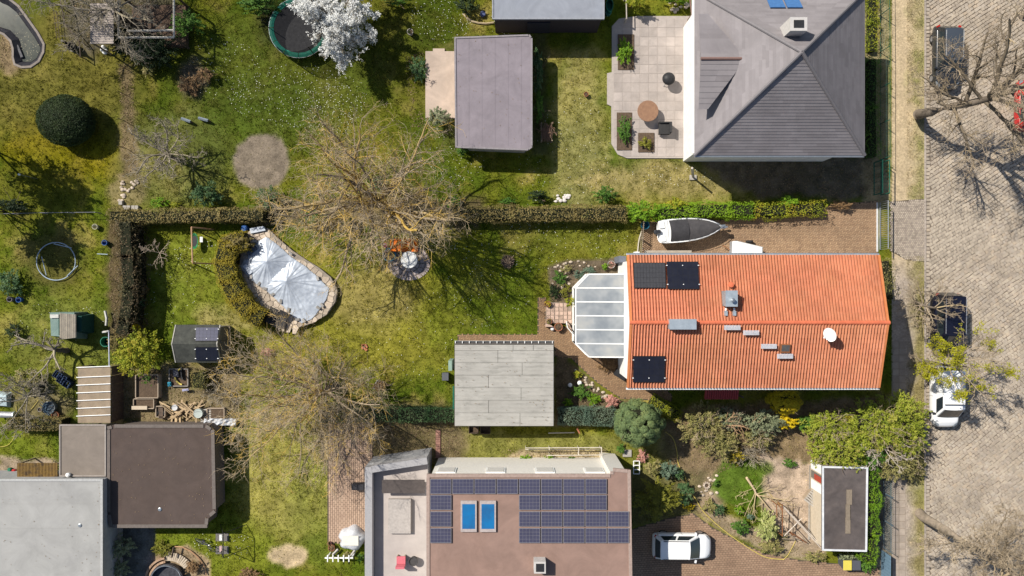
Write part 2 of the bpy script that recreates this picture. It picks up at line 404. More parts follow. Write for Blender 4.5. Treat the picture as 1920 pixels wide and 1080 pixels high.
def grid_sheet(name, x0, x1, y0, y1, step, colf, material, z=0.0, relief=0.0, hole=None):
    nx = int((x1 - x0) / step) + 1; ny = int((y1 - y0) / step) + 1
    X, Y = np.meshgrid(np.linspace(x0, x1, nx), np.linspace(y0, y1, ny)); x = X.ravel(); y = Y.ravel()
    c = colf(x, y)
    zz = np.full(len(x), z) + (fbm(x, y, 1.5, 5) - .5) * relief
    i = np.arange(nx * ny).reshape(ny, nx)
    F = np.stack([i[:-1, :-1], i[:-1, 1:], i[1:, 1:], i[1:, :-1]], -1).reshape(-1, 4)
    if hole: ins = in_poly(x, y, hole); F = F[~ins[F].all(1)]
    mb = MB(); mb.add(np.stack([x, y, zz], 1), F, .5, c)
    return struct(mb, name, material, smooth=True, col=True)

POND = [(-30, -20), (18, -4), (36, 10), (52, 32), (72, 60), (84, 82), (83, 98), (74, 116), (58, 127), (40, 128), (26, 122), (22, 108), (22, 92), (18, 78), (6, 66), (-30, 50)]
GROUNDM = colmat('lawn_and_soil', bump=.6, bscale=16)
XV0, XV1 = m(1672 - 960), m(1736 - 960)            # verge / road edges
far = MB(); xa, xb, ya = -45.9, XV1 + 15.9, 27.9
for a_, b_, c_, d_ in ((-600, -600, xa, 600), (xb, -600, 600, 600), (xa, ya, xb, 600), (xa, -600, xb, -ya)): far.add([(a_, b_, -.03), (c_, b_, -.03), (c_, d_, -.03), (a_, d_, -.03)], np.array([[0, 1, 2, 3]]))
struct(far, 'ground', mat('far_ground', (.09, .11, .03), (.15, .14, .05), scale=.3, rough=1))
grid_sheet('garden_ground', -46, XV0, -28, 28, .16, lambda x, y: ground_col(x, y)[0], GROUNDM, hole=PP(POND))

def verge_col(x, y):
    n1 = fbm(x, y, 3, 21); n2 = fbm(x, y, .8, 22); n3 = fbm(x, y, .3, 23, 2)
    px = x / S + 960; py = 540 - y / S
    sand = np.array((.42, .33, .21)); straw = np.array((.36, .30, .165)); grn = np.array((.15, .17, .03)); brown = np.array((.24, .185, .10)); slab = np.array((.34, .285, .235))
    t = np.clip((px - 1697 + (n2 - .5) * 26) / 24, 0, 1)[:, None]
    c = sand * (1 - t) + straw * t
    g = np.clip((n2 * .6 + n3 * .4 - .50) * 5, 0, 1)[:, None] * t * .5
    c = c * (1 - g) + grn * g
    low = np.clip((py - 470) / 60, 0, 1)[:, None]
    c2 = slab * (1 - t) + (brown * (1 - .5 * n1[:, None]) + grn * .45 * n1[:, None] * 1.6) * t
    c = c * (1 - low) + c2 * low
    return c * (.75 + .5 * n3)[:, None]
grid_sheet('verge', XV0, XV1 - .12, -28, 28, .12, verge_col, colmat('verge_soil', bump=.7, bscale=20), z=.0)

# kerb of long stones (parts of the road)
ROADM = mat('road_bed', (.19, .155, .12), (.13, .105, .085), rough=1, scale=8, bump=.6)
road = MB(); road.prism([(XV1 - .13, -30), (XV1 + 16, -30), (XV1 + 16, 30), (XV1 - .13, 30)], -.14, -.055)
road_o = struct(road, 'road', ROADM)
KERBM = mat('kerb_stone', (.37, .32, .27), (.26, .22, .19), rough=.9, scale=6, bump=.3, objrand=.15)
y = -21.5; k = 0
while y < 21.5:
    L = random.uniform(.85, 1.1)
    mb = MB(); mb.prism([(XV1 - .12, y + .012), (XV1 + .015, y + .012), (XV1 + .015, y + L - .012), (XV1 - .12, y + L - .012)], -.1, .03 + random.uniform(-.008, .008))
    mb.build('kerbstone', KERBM, parent=road_o); y += L
# road gutter row + cobbles, laid in slanting courses
COBM = mat('cobble_stone', (.45, .385, .305), (.29, .245, .20), rough=.8, scale=1.2, bump=.35, stain=.24, tint=((.30, .25, .20), (.365, .305, .235), (.43, .36, .275), (.365, .315, .26), (.41, .325, .235)))
COBO = mat('cobble_stone_single', (.42, .35, .265), (.32, .265, .21), rough=.8, scale=3, bump=.35, objrand=.16, stain=.24, c3=(.385, .33, .265))
def stone_unit(w, l, h=.05, ins=.03, jit=.014, rng=random):
    q = [(-w / 2, -l / 2), (w / 2, -l / 2), (w / 2, l / 2), (-w / 2, l / 2)]
    q = [(a + rng.uniform(-jit, jit), b + rng.uniform(-jit, jit)) for a, b in q]
    V = [(a, b, 0) for a, b in q] + [(a * (1 - .25 * ins / w * 2), b * (1 - .25 * ins / l * 2), h * .7) for a, b in q] + [(a * (1 - 2 * ins / w), b * (1 - 2 * ins / l), h) for a, b in q]
    F = [(0, 1, 5, 4), (1, 2, 6, 5), (2, 3, 7, 6), (3, 0, 4, 7), (4, 5, 9, 8), (5, 6, 10, 9), (6, 7, 11, 10), (7, 4, 8, 11), (8, 9, 10, 11)]
    return np.array(V), np.array(F)
units = [stone_unit(random.uniform(.225, .25), random.uniform(.205, .24), ins=.018, jit=.020) for _ in range(14)]
unit_me = []
for V, F in units:
    o = MB().add(V, F).build('cobble', COBO, local=True); unit_me.append(o.data); bpy.data.objects.remove(o)
def lay_cobbles():
    cand = []
    ang = math.radians(34); ca, sa = math.cos(ang), math.sin(ang)
    r = random.Random(5); rowh = .238
    for i in range(-140, 140):
        u = -50 + r.uniform(0, .3)
        while u < 50:
            w = r.uniform(.17, .31); uu = u + w / 2; u += w + .016
            vv = i * rowh + r.uniform(-.018, .018) + .22 * math.sin(uu * .22 + 1.0) + .1 * math.sin(uu * .55 + i * .1)
            X = ca * uu - sa * vv + 30; Y = sa * uu + ca * vv
            if XV1 + .32 < X < XV1 + 12 and abs(Y) < 23:
                sl = .22 * .22 * math.cos(uu * .22 + 1)
                cand.append((X, Y, ang + sl + r.uniform(-.12, .12), r.randrange(14), w / .237, r.uniform(-.012, .012)))
    for k in range(170):                       # one straight row along the kerb
        cand.append((XV1 + .17, -22.8 + k * .27, r.uniform(-.04, .04), r.randrange(14), 1.08, r.uniform(-.01, .01)))
    def near(c): return 0 if (m(1742 - 960) < c[0] < m(1845 - 960) and m(540 - 560) < c[1] < m(540 - 225)) else 1
    cand.sort(key=lambda c: (near(c), abs(c[1] - 4) + abs(c[0] - XV1)))
    mb = MB()
    for j, (X, Y, a, q, sx, dz) in enumerate(cand):
        if j < 300:
            o = bpy.data.objects.new('cobble', unit_me[q]); COL.objects.link(o); o.parent = road_o
            o.location = (X, Y, -.06 + dz); o.rotation_euler = (r.uniform(-.03, .03), r.uniform(-.03, .03), a); o.scale = (sx, 1, 1)
        else:
            V, F = units[q]; c_, s_ = math.cos(a), math.sin(a)
            W = np.stack([V[:, 0] * sx * c_ - V[:, 1] * s_ + X, V[:, 0] * sx * s_ + V[:, 1] * c_ + Y, V[:, 2] - .06 + dz], 1)
            mb.add(W, F, np.full(len(F), r.random()))
    o = mb.build('cobbles', COBM, parent=road_o); o['kind'] = 'stuff'
lay_cobbles()
# tree pits break the kerb: handled by the trunks standing in the verge

PAVM = mat('paver_brick', (.33, .225, .145), (.25, .165, .11), rough=.85, scale=1.6, bump=.15, stain=.2,
           tint=((.26, .16, .095), (.315, .20, .115), (.37, .24, .14), (.325, .215, .13)))
PAVM2 = mat('brown_paver', (.32, .22, .155), (.25, .17, .12), stain=.18, rough=.85, scale=1.2, bump=.15, tint=((.245, .155, .10), (.285, .18, .115), (.32, .21, .135)))
PAVM3 = mat('rosy_paver', (.42, .29, .21), (.34, .23, .16), rough=.85, scale=1.2, bump=.15, tint=((.35, .24, .175), (.40, .28, .20), (.45, .32, .235)))
def paving(name, poly_px, L, W, pattern, rot, M, z=.035, base=(.10, .08, .06), gap=.010, bevel=.008, seed=1):
    poly = [p[:2] for p in PP(poly_px)]; r = random.Random(seed)
    b = MB(); b.prism(poly, -.02, z - .012)
    o = struct(b, name, mat(name + '_bed', base, tuple(x * .7 for x in base), rough=1, scale=9, bump=.4))
    cx = sum(p[0] for p in poly) / len(poly); cy = sum(p[1] for p in poly) / len(poly)
    R = max(math.hypot(p[0] - cx, p[1] - cy) for p in poly) + 1
    ca, sa = math.cos(rot), math.sin(rot); rects = []
    if pattern == 'herring':
        n = int(R / W) + 2
        for i in range(-n, n):
            for j in range(-n, n):
                k = (i - j) % 4
                x, y = i * W, j * W
                if k == 0: rects.append((x + W, y + W / 2, L, W))
                elif k == 2: rects.append((x + W / 2, y, W, L))
    else:
        nr = int(R / W) + 2; nc = int(R / L) + 2
        for j in range(-nr, nr):
            for i in range(-nc, nc): rects.append((i * L + (j % 2) * L * .5, j * W, L, W))
    X = np.array([(cx + x * ca - y * sa, cy + x * sa + y * ca) for x, y, _, _ in rects])
    ok = dist_poly(X[:, 0], X[:, 1], poly) > W * .35
    mb = MB(); V = []; T = []
    for (x, y, w, h), g in zip(rects, ok):
        if not g: continue
        w2 = w / 2 - gap / 2; h2 = h / 2 - gap / 2; zz = z + r.uniform(-.004, .004)
        q = [(-w2, -h2), (w2, -h2), (w2, h2), (-w2, h2)]
        lo = [(x + a, y + c, z - .03) for a, c in q]; hi = [(x + a * (1 - bevel / w2), y + c * (1 - bevel / h2), zz) for a, c in q]
        V += [(cx + a * ca - c * sa, cy + a * sa + c * ca, d) for a, c, d in lo + hi]; T += [r.random()] * 5
    V = np.array(V); k = len(V) // 8
    F5 = CUBEF[1:]
    F = (F5[None] + (np.arange(k) * 8)[:, None, None]).reshape(-1, 4)
    mb.add(V, F, np.array(T)); p = mb.build('paving_bricks', M, parent=o); p['kind'] = 'stuff'
    return o
paving('driveway', [(1204, 416), (1350, 412), (1480, 404), (1560, 384), (1646, 376), (1646, 486), (1204, 486)], .21, .105, 'herring', math.radians(0), PAVM, seed=2)
paving('garden_path', [(1008, 558), (1024, 558), (1024, 612), (1082, 612), (1082, 650), (1110, 668), (1180, 672), (1260, 740), (1260, 752), (1165, 748), (1120, 718), (1070, 672), (1040, 668), (1040, 652), (858, 652), (858, 627), (1008, 627)], .21, .105, 'herring', 0, mat('path_brick', (.31, .20, .12), (.24, .15, .095), rough=.85, scale=1.6, bump=.15, tint=((.22, .135, .075), (.28, .17, .09), (.33, .21, .115))), seed=3)
paving('front_drive', [(1160, 1000), (1250, 972), (1300, 962), (1335, 988), (1380, 1012), (1430, 1036), (1500, 1050), (1648, 1064), (1648, 1140), (1160, 1140)], .23, .155, 'bond', math.radians(3), PAVM2, seed=4)
paving('patio', [(614, 780), (700, 780), (700, 1018), (614, 1018)], .30, .15, 'bond', math.radians(90), PAVM3, seed=5)
paving('pavement_crossing', [(1668, 378), (1737, 372), (1737, 492), (1700, 488), (1668, 470)], .14, .13, 'bond', math.radians(62), mat('small_setts', (.40, .34, .28), (.30, .25, .20), rough=.85, scale=2, bump=.2, tint=((.24, .20, .165), (.38, .32, .26), (.47, .40, .32))), z=.02, seed=6)
# slabs of the lower pavement
SLABM = mat('pavement_slab', (.36, .30, .245), (.27, .225, .185), rough=.9, scale=2.2, bump=.25, objrand=.10)
pv = MB(); pv.prism([p[:2] for p in PP([(1673, 640), (1697, 640), (1698, 1120), (1673, 1120)])], -.03, .006)
pv = struct(pv, 'pavement', mat('pavement_joint', (.28, .23, .18), (.22, .18, .14), rough=1))
yy = 640
while yy < 1115:
    for xx in (1673.6, 1685.6):
        mb = MB(); mb.prism([p[:2] for p in PP([(xx, yy), (xx + 11.4, yy), (xx + 11.4, yy + 12.2), (xx, yy + 12.2)])], -.01, .022 + random.uniform(-.004, .004), top_in=.03)
        mb.build('slab', SLABM, parent=pv)
    yy += 13

# ---------------------------------------------------------------- grass blades, daisies, fallen leaves
def scatter_grass(n, seed, x0, x1, y0, y1):
    r = np.random.default_rng(seed)
    nc = n // 6
    cx = r.uniform(x0, x1, nc); cy = r.uniform(y0, y1, nc)
    x = np.repeat(cx, 6) + r.normal(0, .06, nc * 6); y = np.repeat(cy, 6) + r.normal(0, .06, nc * 6)
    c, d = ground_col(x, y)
    k = r.random(len(x)) < d; x = x[k]; y = y[k]; c = c[k]; n = len(x)
    tall = .6 + .9 * fbm(x, y, 1.6, 31)
    a = r.uniform(0, 2 * np.pi, n); lean = r.uniform(.03, .12, n) * tall; h = r.uniform(.025, .11, n) * tall; w = r.uniform(.012, .028, n)
    dx, dy = np.cos(a), np.sin(a)
    V = np.empty((n, 3, 3)); V[:, 0] = np.stack([x - dy * w, y + dx * w, np.zeros(n)], 1); V[:, 1] = np.stack([x + dy * w, y - dx * w, np.zeros(n)], 1)
    V[:, 2] = np.stack([x + dx * lean, y + dy * lean, h], 1)
    c = c * r.uniform(.40, 1.9, (n, 1)) * np.array([1.0, 1.05, .7])
    straw = r.random(n) < .14; c[straw] = c[straw] * .5 + np.array((.20, .165, .055)) * .75
    mb = MB(); mb.add(V.reshape(-1, 3), np.arange(3 * n).reshape(n, 3), .5, np.repeat(c, 3, 0)); return mb
GRASSM = colmat('grass_blade', bump=0, trans=.25, rough=.7)
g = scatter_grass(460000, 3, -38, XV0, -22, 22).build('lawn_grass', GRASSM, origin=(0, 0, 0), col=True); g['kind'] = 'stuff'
def verge_grass(n):
    r = np.random.default_rng(8); x = r.uniform(m(1700 - 960), XV1 - .2, n); y = r.uniform(-22, 22, n)
    d = fbm(x, y, .8, 22) * .6 + fbm(x, y, .3, 23, 2) * .4
    py = 540 - y / S
    k = (d > .47 + r.normal(0, .05, n)) & ~((py > 372) & (py < 480)); x = x[k]; y = y[k]; n = len(x)
    c = verge_col(x, y) * r.uniform(.6, 1.5, (n, 1))
    a = r.uniform(0, 6.28, n); dx, dy = np.cos(a), np.sin(a); w = .014; le = r.uniform(.04, .14, n); h = r.uniform(.03, .1, n)
    V = np.empty((n, 3, 3)); V[:, 0] = np.stack([x - dy * w, y + dx * w, 0 * x], 1); V[:, 1] = np.stack([x + dy * w, y - dx * w, 0 * x], 1); V[:, 2] = np.stack([x + dx * le, y + dy * le, h], 1)
    mb = MB(); mb.add(V.reshape(-1, 3), np.arange(3 * n).reshape(n, 3), .5, np.repeat(c, 3, 0)); return mb
g = verge_grass(26000).build('verge_grass', GRASSM, origin=(0, 0, 0), col=True); g['kind'] = 'stuff'
def daisies():
    r = np.random.default_rng(12); P_ = []
    for cx, cy, rx, ry, n in [(560, 180, 130, 60, 420), (830, 30, 60, 50, 170), (620, 210, 60, 50, 160), (1010, 460, 180, 50, 230), (850, 300, 60, 50, 110), (1060, 300, 100, 120, 200), (1260, 330, 80, 20, 60),
                              (420, 130, 70, 60, 130), (900, 560, 100, 60, 110), (730, 650, 120, 80, 90), (380, 480, 60, 30, 70), (120, 600, 80, 40, 60), (940, 30, 30, 40, 60), (300, 560, 80, 50, 50), (420, 1020, 60, 30, 50)]:
        a = r.uniform(0, 6.28, n); q = np.sqrt(r.random(n)); P_.append(np.stack([cx + rx * q * np.cos(a), cy + ry * q * np.sin(a)], 1))
    p = np.concatenate(P_); x = (p[:, 0] - 960) * S; y = (540 - p[:, 1]) * S
    _, d = ground_col(x, y); k = d > .4; x = x[k]; y = y[k]; n = len(x)
    mb = MB(); c = np.stack([x, y, np.full(n, .085)], 1)
    mb.leaves(c, np.array([[0, 0, 1.0]]) + r.normal(0, .25, (n, 3)), .044, np.full(n, .5), aspect=1.0, rng=r)
    return mb
d = daisies().build('daisies', mat('daisy_petal', (.78, .78, .72), (.66, .66, .58), rough=.7), origin=(0, 0, 0)); d['kind'] = 'stuff'

# leaf litter on the bare beds
def litter():
    r = np.random.default_rng(14); A = []; T = []
    for poly, n in (([(1240, 790), (1300, 760), (1740, 740), (1740, 880), (1545, 868), (1430, 856), (1340, 890), (1330, 975), (1300, 960), (1240, 860)], 11000), ([(1310, 890), (1340, 960), (1440, 1000), (1540, 1020), (1540, 1056), (1420, 1030), (1340, 985)], 2600),
                    ([(1030, 505), (1060, 488), (1160, 486), (1085, 525), (1075, 590), (1035, 590)], 1500), ([(1042, 660), (1075, 690), (1145, 750), (1235, 772), (1240, 800), (1042, 800)], 2600), ([(600, 770), (870, 770), (870, 860), (600, 860)], 3500),
                    ([(480, 375), (900, 375), (900, 425), (480, 425)], 3500), ([(205, 410), (255, 410), (255, 620), (205, 620)], 1600), ([(205, 690), (450, 690), (450, 795), (205, 795)], 2600), ([(120, -20), (340, -20), (330, 80), (180, 100)], 2600),
                    ([(1305, 305), (1425, 370), (1650, 370), (1650, 300)], 2200), ([(222, 120), (250, 120), (254, 330), (230, 330)], 900), ([(940, 842), (1135, 842), (1135, 866), (940, 866)], 700), ([(285, 1040), (350, 1020), (392, 1050), (392, 1090), (285, 1090)], 500),
                    ([(0, 66), (20, 80), (22, 120), (0, 130)], 300), ([(760, 110), (795, 90), (795, 240), (770, 240)], 700)):
        q = PP(poly); xs = [p[0] for p in q]; ys = [p[1] for p in q]; x = r.uniform(min(xs), max(xs), n); y = r.uniform(min(ys), max(ys), n); k = in_poly(x, y, q) & (fbm(x, y, 1.1, 44) + r.normal(0, .1, n) > .42)
        A.append(np.stack([x[k], y[k], r.uniform(.01, .05, k.sum())], 1))
    c = np.concatenate(A); mb = MB(); n = len(c)
    mb.leaves(c, np.array([[0, 0, 1.0]]) + r.normal(0, .45, (n, 3)), .115, r.random(n), aspect=.45, rng=r); return mb
o = litter().build('leaf_litter', mat('litter_leaf', (.22, .15, .09), (.13, .09, .055), tint=((.09, .06, .035), (.20, .13, .075), (.34, .25, .15), (.12, .12, .03), (.26, .17, .10)), rough=.9), origin=(0, 0, 0)); o['kind'] = 'stuff'
# ================================================================ BUILDINGS
# ---------------------------------------------------------------- orange roofed house
ZE, ZR = 5.5, 6.6
XL, XR = P(1175, 0, ZE).x, P(1650, 0, ZE).x
YN, YS, YR = P(0, 478, ZE).y, P(0, 727, ZE).y, P(0, 605, ZR).y
def roofz(y): return ZR - (ZR - ZE) * ((y - YR) / (YN - YR) if y > YR else (YR - y) / (YR - YS))
def RP(px, py, dz=0.0):
    z = 6.0
    for _ in range(8): z = roofz(P(px, py, z).y) + dz
    return P(px, py, z)
house = thing('house', 'long white house under an orange clay tile roof with solar panels and a satellite dish', 'house', ((XL + XR) / 2, (YN + YS) / 2, 0))
w = MB(); a, b, c, d = XL + .28, XR - .28, YS + .35, YN - .35
zl, zn = roofz(c) - .14, roofz(d) - .14
V = [(a, c, -.1), (b, c, -.1), (b, d, -.1), (a, d, -.1), (a, c, zl), (b, c, zl), (b, d, zn), (a, d, zn), (a, YR, ZR - .14), (b, YR, ZR - .14)]
w.add(V, [[0, 1, 5, 4], [1, 2, 6, 9, 5], [2, 3, 7, 6], [3, 0, 4, 8, 7], [4, 5, 9, 8], [8, 9, 6, 7], [3, 2, 1, 0]])
wall = w.build('wall', RENDERW, house)
for px in (1330, 1420, 1560):
    q = P(px, 727, 0).x
    f = MB(); f.box((q, c - .02, 1.6), (1.2, .08, 1.3)); fo = f.build('window', WHITE, house)
    f = MB(); f.box((q, c - .07, 1.6), (1.02, .03, 1.1)); f.build('pane', mat('dark_glass', (.03, .04, .05), (.04, .05, .06), rough=.08, spec=.6), fo)
roofm = MB()
e = .12
roofm.add([(XL + .1, YS + .02, ZE - .06), (XR - .1, YS + .02, ZE - .06), (XR - .1, YR, ZR - .05), (XL + .1, YR, ZR - .05), (XL + .1, YN - .02, ZE - .06), (XR - .1, YN - .02, ZE - .06),
           (XL + .1, YS + .02, ZE - .14), (XR - .1, YS + .02, ZE - .14), (XR - .1, YR, ZR - .13), (XL + .1, YR, ZR - .13), (XL + .1, YN - .02, ZE - .14), (XR - .1, YN - .02, ZE - .14)],
          [[0, 1, 2, 3], [3, 2, 5, 4], [7, 6, 9, 8], [8, 9, 10, 11], [6, 7, 1, 0], [11, 10, 4, 5], [6, 0, 3, 9], [9, 3, 4, 10], [1, 7, 8, 2], [2, 8, 11, 5]])
roof = roofm.build('roof', mat('roof_deck', (.10, .06, .045)), house)
TILEC = ((.42, .155, .088), (.46, .178, .102), (.485, .20, .118), (.45, .17, .096), (.475, .192, .11))
TILEM = mat('clay_tile', (.53, .18, .095), (.42, .195, .08), rough=.75, scale=.45, stain=.17, tint=TILEC, bump=.08, bscale=30, spec=.2)
TILEO = mat('clay_tile_single', (.465, .182, .105), (.445, .168, .096), rough=.75, scale=1.2, objrand=.06, bump=.08, bscale=30, spec=.2, c3=(.55, .205, .115))
NC, NR = 85, 13
tw = (XR - XL - .22) / NC
def tile_profile(w, l):
    xs = [0, .18, .36, .54, .68, .76, .84, 1.0]; zs = [.0, -.008, .012, .058, .098, .098, .002, .0]
    n = len(xs); V = []
    for yv, dz in ((.06, .0), (-l, .013), (-l, .002)):
        V += [(x * w, yv, (z + dz) if dz != .002 else z * .2 - .004) for x, z in zip(xs, zs)]
    F = [(i, n + i, n + i + 1, i + 1) for i in range(n - 1)] + [(n + i, 2 * n + i, 2 * n + i + 1, n + i + 1) for i in range(n - 1)]
    return np.array(V), np.array(F)
cand = []
for side in (-1, 1):
    ye = YS if side < 0 else YN
    run = abs(ye - YR); Lr = math.hypot(run, ZR - ZE); row = Lr / NR; sl = math.atan2(ZR - ZE, run)
    TV, TF = tile_profile(tw, row)
    o = MB().add(TV, TF).build('tile', TILEO, local=True); tme = o.data; bpy.data.objects.remove(o)
    for r in range(NR):
        for q in range(NC):
            s_ = r * row + .0
            yy = YR + side * s_ * math.cos(sl); zz = ZR - s_ * math.sin(sl)
            if side < 0: loc = Vector((XL + .11 + q * tw, yy, zz - .035)); rot = (sl, 0, 0)
            else: loc = Vector((XL + .11 + (q + 1) * tw, yy, zz - .035)); rot = (sl, 0, math.pi)
            cand.append((( Vector((0, 0, H)) - loc).length, side, loc, rot, TV, TF, tme))
cand.sort(key=lambda t: t[0]); joined = MB(); base = wloc(house)
rr = random.Random(7)
for k, (dd, side, loc, rot, TV, TF, tme) in enumerate(cand):
    lj = loc + Vector((rr.uniform(-.003, .003), rr.uniform(-.004, .004), rr.uniform(-.0015, .0015)))
    if k < 300:
        o = bpy.data.objects.new('tile', tme); COL.objects.link(o); o.parent = roof; o.location = lj - base; o.rotation_euler = rot
    else:
        M3 = (Matrix.Rotation(rot[2], 3, 'Z') @ Matrix.Rotation(rot[0], 3, 'X'))
        joined.add(TV @ np.array(M3).T + np.array(tuple(lj)), TF, rr.random())
o = joined.build('tiles', TILEM, roof); o['kind'] = 'stuff'
for x in (XL + .02, XR - .14):          # verge tiles down both gables
    for side in (-1, 1):
        ye = YS if side < 0 else YN
        v = MB(); v.hexa([(x, ye, ZE - .16), (x + .13, ye, ZE - .16), (x + .13, YR, ZR - .16), (x, YR, ZR - .16)], [(x, ye, ZE + .05), (x + .13, ye, ZE + .05), (x + .13, YR, ZR + .05), (x, YR, ZR + .05)])
        v.build('verge_strip', mat('verge_tile', (.56, .20, .075), (.46, .16, .06), rough=.8, scale=3), roof)
n = 46
for i in range(n):
    x0 = XL + (XR - XL) * i / n; x1 = XL + (XR - XL) * (i + 1) / n + .03
    mb = MB(); prof = [(math.cos(t) * .13, math.sin(t) * .115) for t in [math.pi * j / 6 for j in range(7)]]
    V = [(x0, YR + a, ZR - .03 + b) for a, b in prof] + [(x1, YR + a * 1.06, ZR - .026 + b * 1.08) for a, b in prof]
    mb.add(V, [[j, j + 1, 8 + j, 7 + j] for j in range(6)] + [[13, 12, 11, 10, 9, 8, 7]])
    mb.build('ridge_tile', mat('ridge_clay', (.54, .14, .07), (.49, .125, .06), rough=.7, scale=3, objrand=.08), roof, smooth=False)
for (y, s_, M_) in ((YS - .06, -1, mat('white_gutter', (.62, .66, .68), (.50, .53, .55), rough=.5)), (YN + .06, 1, ZINC)):
    mb = MB(); V = []; 
    for x in (XL - .02, XR + .02):
        V += [(x, y + .075 * math.cos(t), ZE - .05 + .075 * math.sin(t)) for t in [math.pi + math.pi * j / 6 for j in range(7)]]
    mb.add(V, [[j, j + 1, 8 + j, 7 + j] for j in range(6)]); mb.box(((XL + XR) / 2, y, ZE - .115), (XR - XL, .10, .02))
    mb.build('gutter', M_, house)
# roof fittings
PVG = mat('solar_glass', (.012, .013, .022), (.018, .019, .028), rough=.22, spec=.35, scale=2)
PVG2 = mat('dull_solar_glass', (.035, .035, .040), (.05, .05, .055), rough=.5, spec=.3, scale=8)
PVF = mat('black_frame', (.02, .02, .022), rough=.4)
def panel(parent, corners, g, clamps=True, cells=(6, 4), nm='solar_panel', label=None, up=.09):
    c4 = [Vector(q) for q in corners]; nrm = (c4[1] - c4[0]).cross(c4[3] - c4[0]).normalized()
    if nrm.z < 0: nrm = -nrm
    mb = MB(); mb.hexa([tuple(q + nrm * up) for q in c4], [tuple(q + nrm * (up + .04)) for q in c4])
    pn = mb.build(nm, PVF, parent, label=label)
    L = lambda u, v: (c4[0] * (1 - u) + c4[1] * u) * (1 - v) + (c4[3] * (1 - u) + c4[2] * u) * v
    mb = MB(); nx, ny = cells
    for i in range(nx):
        for j in range(ny):
            u0, u1 = .012 + .976 * i / nx + .004, .012 + .976 * (i + 1) / nx - .004; v0, v1 = .016 + .968 * j / ny + .005, .016 + .968 * (j + 1) / ny - .005
            mb.add([tuple(L(u, v) + nrm * (up + .043)) for u, v in ((u0, v0), (u1, v0), (u1, v1), (u0, v1))], np.array([[0, 1, 2, 3]]))
    mb.build('solar_cells', g, pn)['kind'] = 'stuff'
    if clamps:
        for u, v in ((0, .17), (0, .86), (1, .17), (1, .86), (.5, .17), (.5, .86)):
            MB().box(L(u, v) + nrm * (up + .055), (.085 if u != .5 else .06, .05, .03)).build('clamp', WHITE, pn)
    return pn
def rq(x0, y0, x1, y1, sk=0): return [RP(x0 + sk, y1), RP(x1 + sk, y1), RP(x1, y0), RP(x0, y0)]
panel(house, rq(1187, 493.5, 1246.5, 541, 1.5), PVG2, clamps=False, cells=(10, 5), label='dull grey solar panel at the corner of the roof')
panel(house, rq(1249, 491.5, 1308, 543, 2.5), PVG, label='black solar panel beside the dull grey one')
panel(house, rq(1187, 666.5, 1246.5, 715.5, -1), PVG, label='black solar panel low on the shaded slope')
def roof_box(px0, py0, px1, py1, h, name, M_, z_off=0.0, top=True):
    za = RP((px0 + px1) / 2, (py0 + py1) / 2).z + h
    A = P(px0, py1, za); B = P(px1, py0, za); zlow = min(roofz(A.y), roofz(B.y)) - .05
    mb = MB(); mb.box(((A.x + B.x) / 2, (A.y + B.y) / 2, (za + zlow) / 2), (B.x - A.x, B.y - A.y, za - zlow))
    return mb, A, B, za
mb, A, B, za = roof_box(1361, 545.5, 1382, 574, .75, 'chimney', ZINC)
ch = mb.build('chimney', ZINC, house)
MB().box(((A.x + B.x) / 2, (A.y + B.y) / 2, za + .02), (B.x - A.x + .06, B.y - A.y + .06, .04)).build('chimney_cap', ZINC, ch)
q = P(1374, 563, za + .25); MB().lathe((q.x, q.y, za + .03), [(.09, 0), (.09, .22), (.14, .22), (.14, .26), (.02, .30)], n=14).build('flue', GREYMETAL, ch)
mb, A, B, za = roof_box(1256, 599, 1305, 617, .45, 'chimney', ZINC)
ch = mb.build('chimney', ZINC, house, label='wide zinc clad chimney astride the ridge')
MB().box(((A.x + B.x) / 2, (A.y + B.y) / 2, za + .015), (B.x - A.x + .05, B.y - A.y + .05, .03)).build('chimney_cap', ZINC, ch)
for px in (1361.5, 1377.5):
    mb, A, B, za = roof_box(px - 2.5, 583, px + 3, 592, .16, 'vent', ZINC); v = mb.build('roof_vent', ZINC, house)
    MB().box(((A.x + B.x) / 2 - .02, B.y + .1, za - .06), (.1, .16, .05)).build('vent_pipe', WHITE, v)
q = RP(1368.5, 534); MB().lathe((q.x, q.y, q.z - .05), [(.12, 0), (.12, .28), (.19, .30), (.16, .38), (.03, .40)], n=14).build('vent_cowl', mat('ridge_clay', (.5, .12, .05)), house)
for x0, y0, x1 in ((1358.5, 610, 1387), (1394, 619.5, 1422), (1427.5, 645, 1455), (1457.5, 663.5, 1485.5)):
    a_, b_ = RP(x0, y0, .22), RP(x1, y0 + 8.5, .22)
    st = MB(); n_ = 5
    st.box(((a_.x + b_.x) / 2, a_.y - .015, a_.z), (b_.x - a_.x, .03, .05)); st.box(((a_.x + b_.x) / 2, b_.y + .015, a_.z), (b_.x - a_.x, .03, .05))
    for i in range(14): st.box((a_.x + (b_.x - a_.x) * i / 13, (a_.y + b_.y) / 2, a_.z), (.025, a_.y - b_.y, .035))
    for i in range(3): st.box(((a_.x + b_.x) / 2, a_.y + (b_.y - a_.y) * (i + 1) / 4, a_.z), (b_.x - a_.x, .04, .03))
    so = st.build('roof_step', mat('step_zinc', (.62, .63, .66), (.5, .51, .54), rough=.5, metal=.2), house)
    for xx in (a_.x + .15, b_.x - .15):
        MB().box((xx, (a_.y + b_.y) / 2, a_.z - .13), (.04, .2, .24)).build('bracket', GREYMETAL, so)
a_, b_ = RP(1464, 645, .1), RP(1480.5, 660.5, .1)
mb = MB(); mb.box(((a_.x + b_.x) / 2, (a_.y + b_.y) / 2, (a_.z + b_.z) / 2 - .05), (b_.x - a_.x, a_.y - b_.y, .22), R=Matrix.Rotation(math.atan2(ZR - ZE, YR - YS), 3, 'X'))
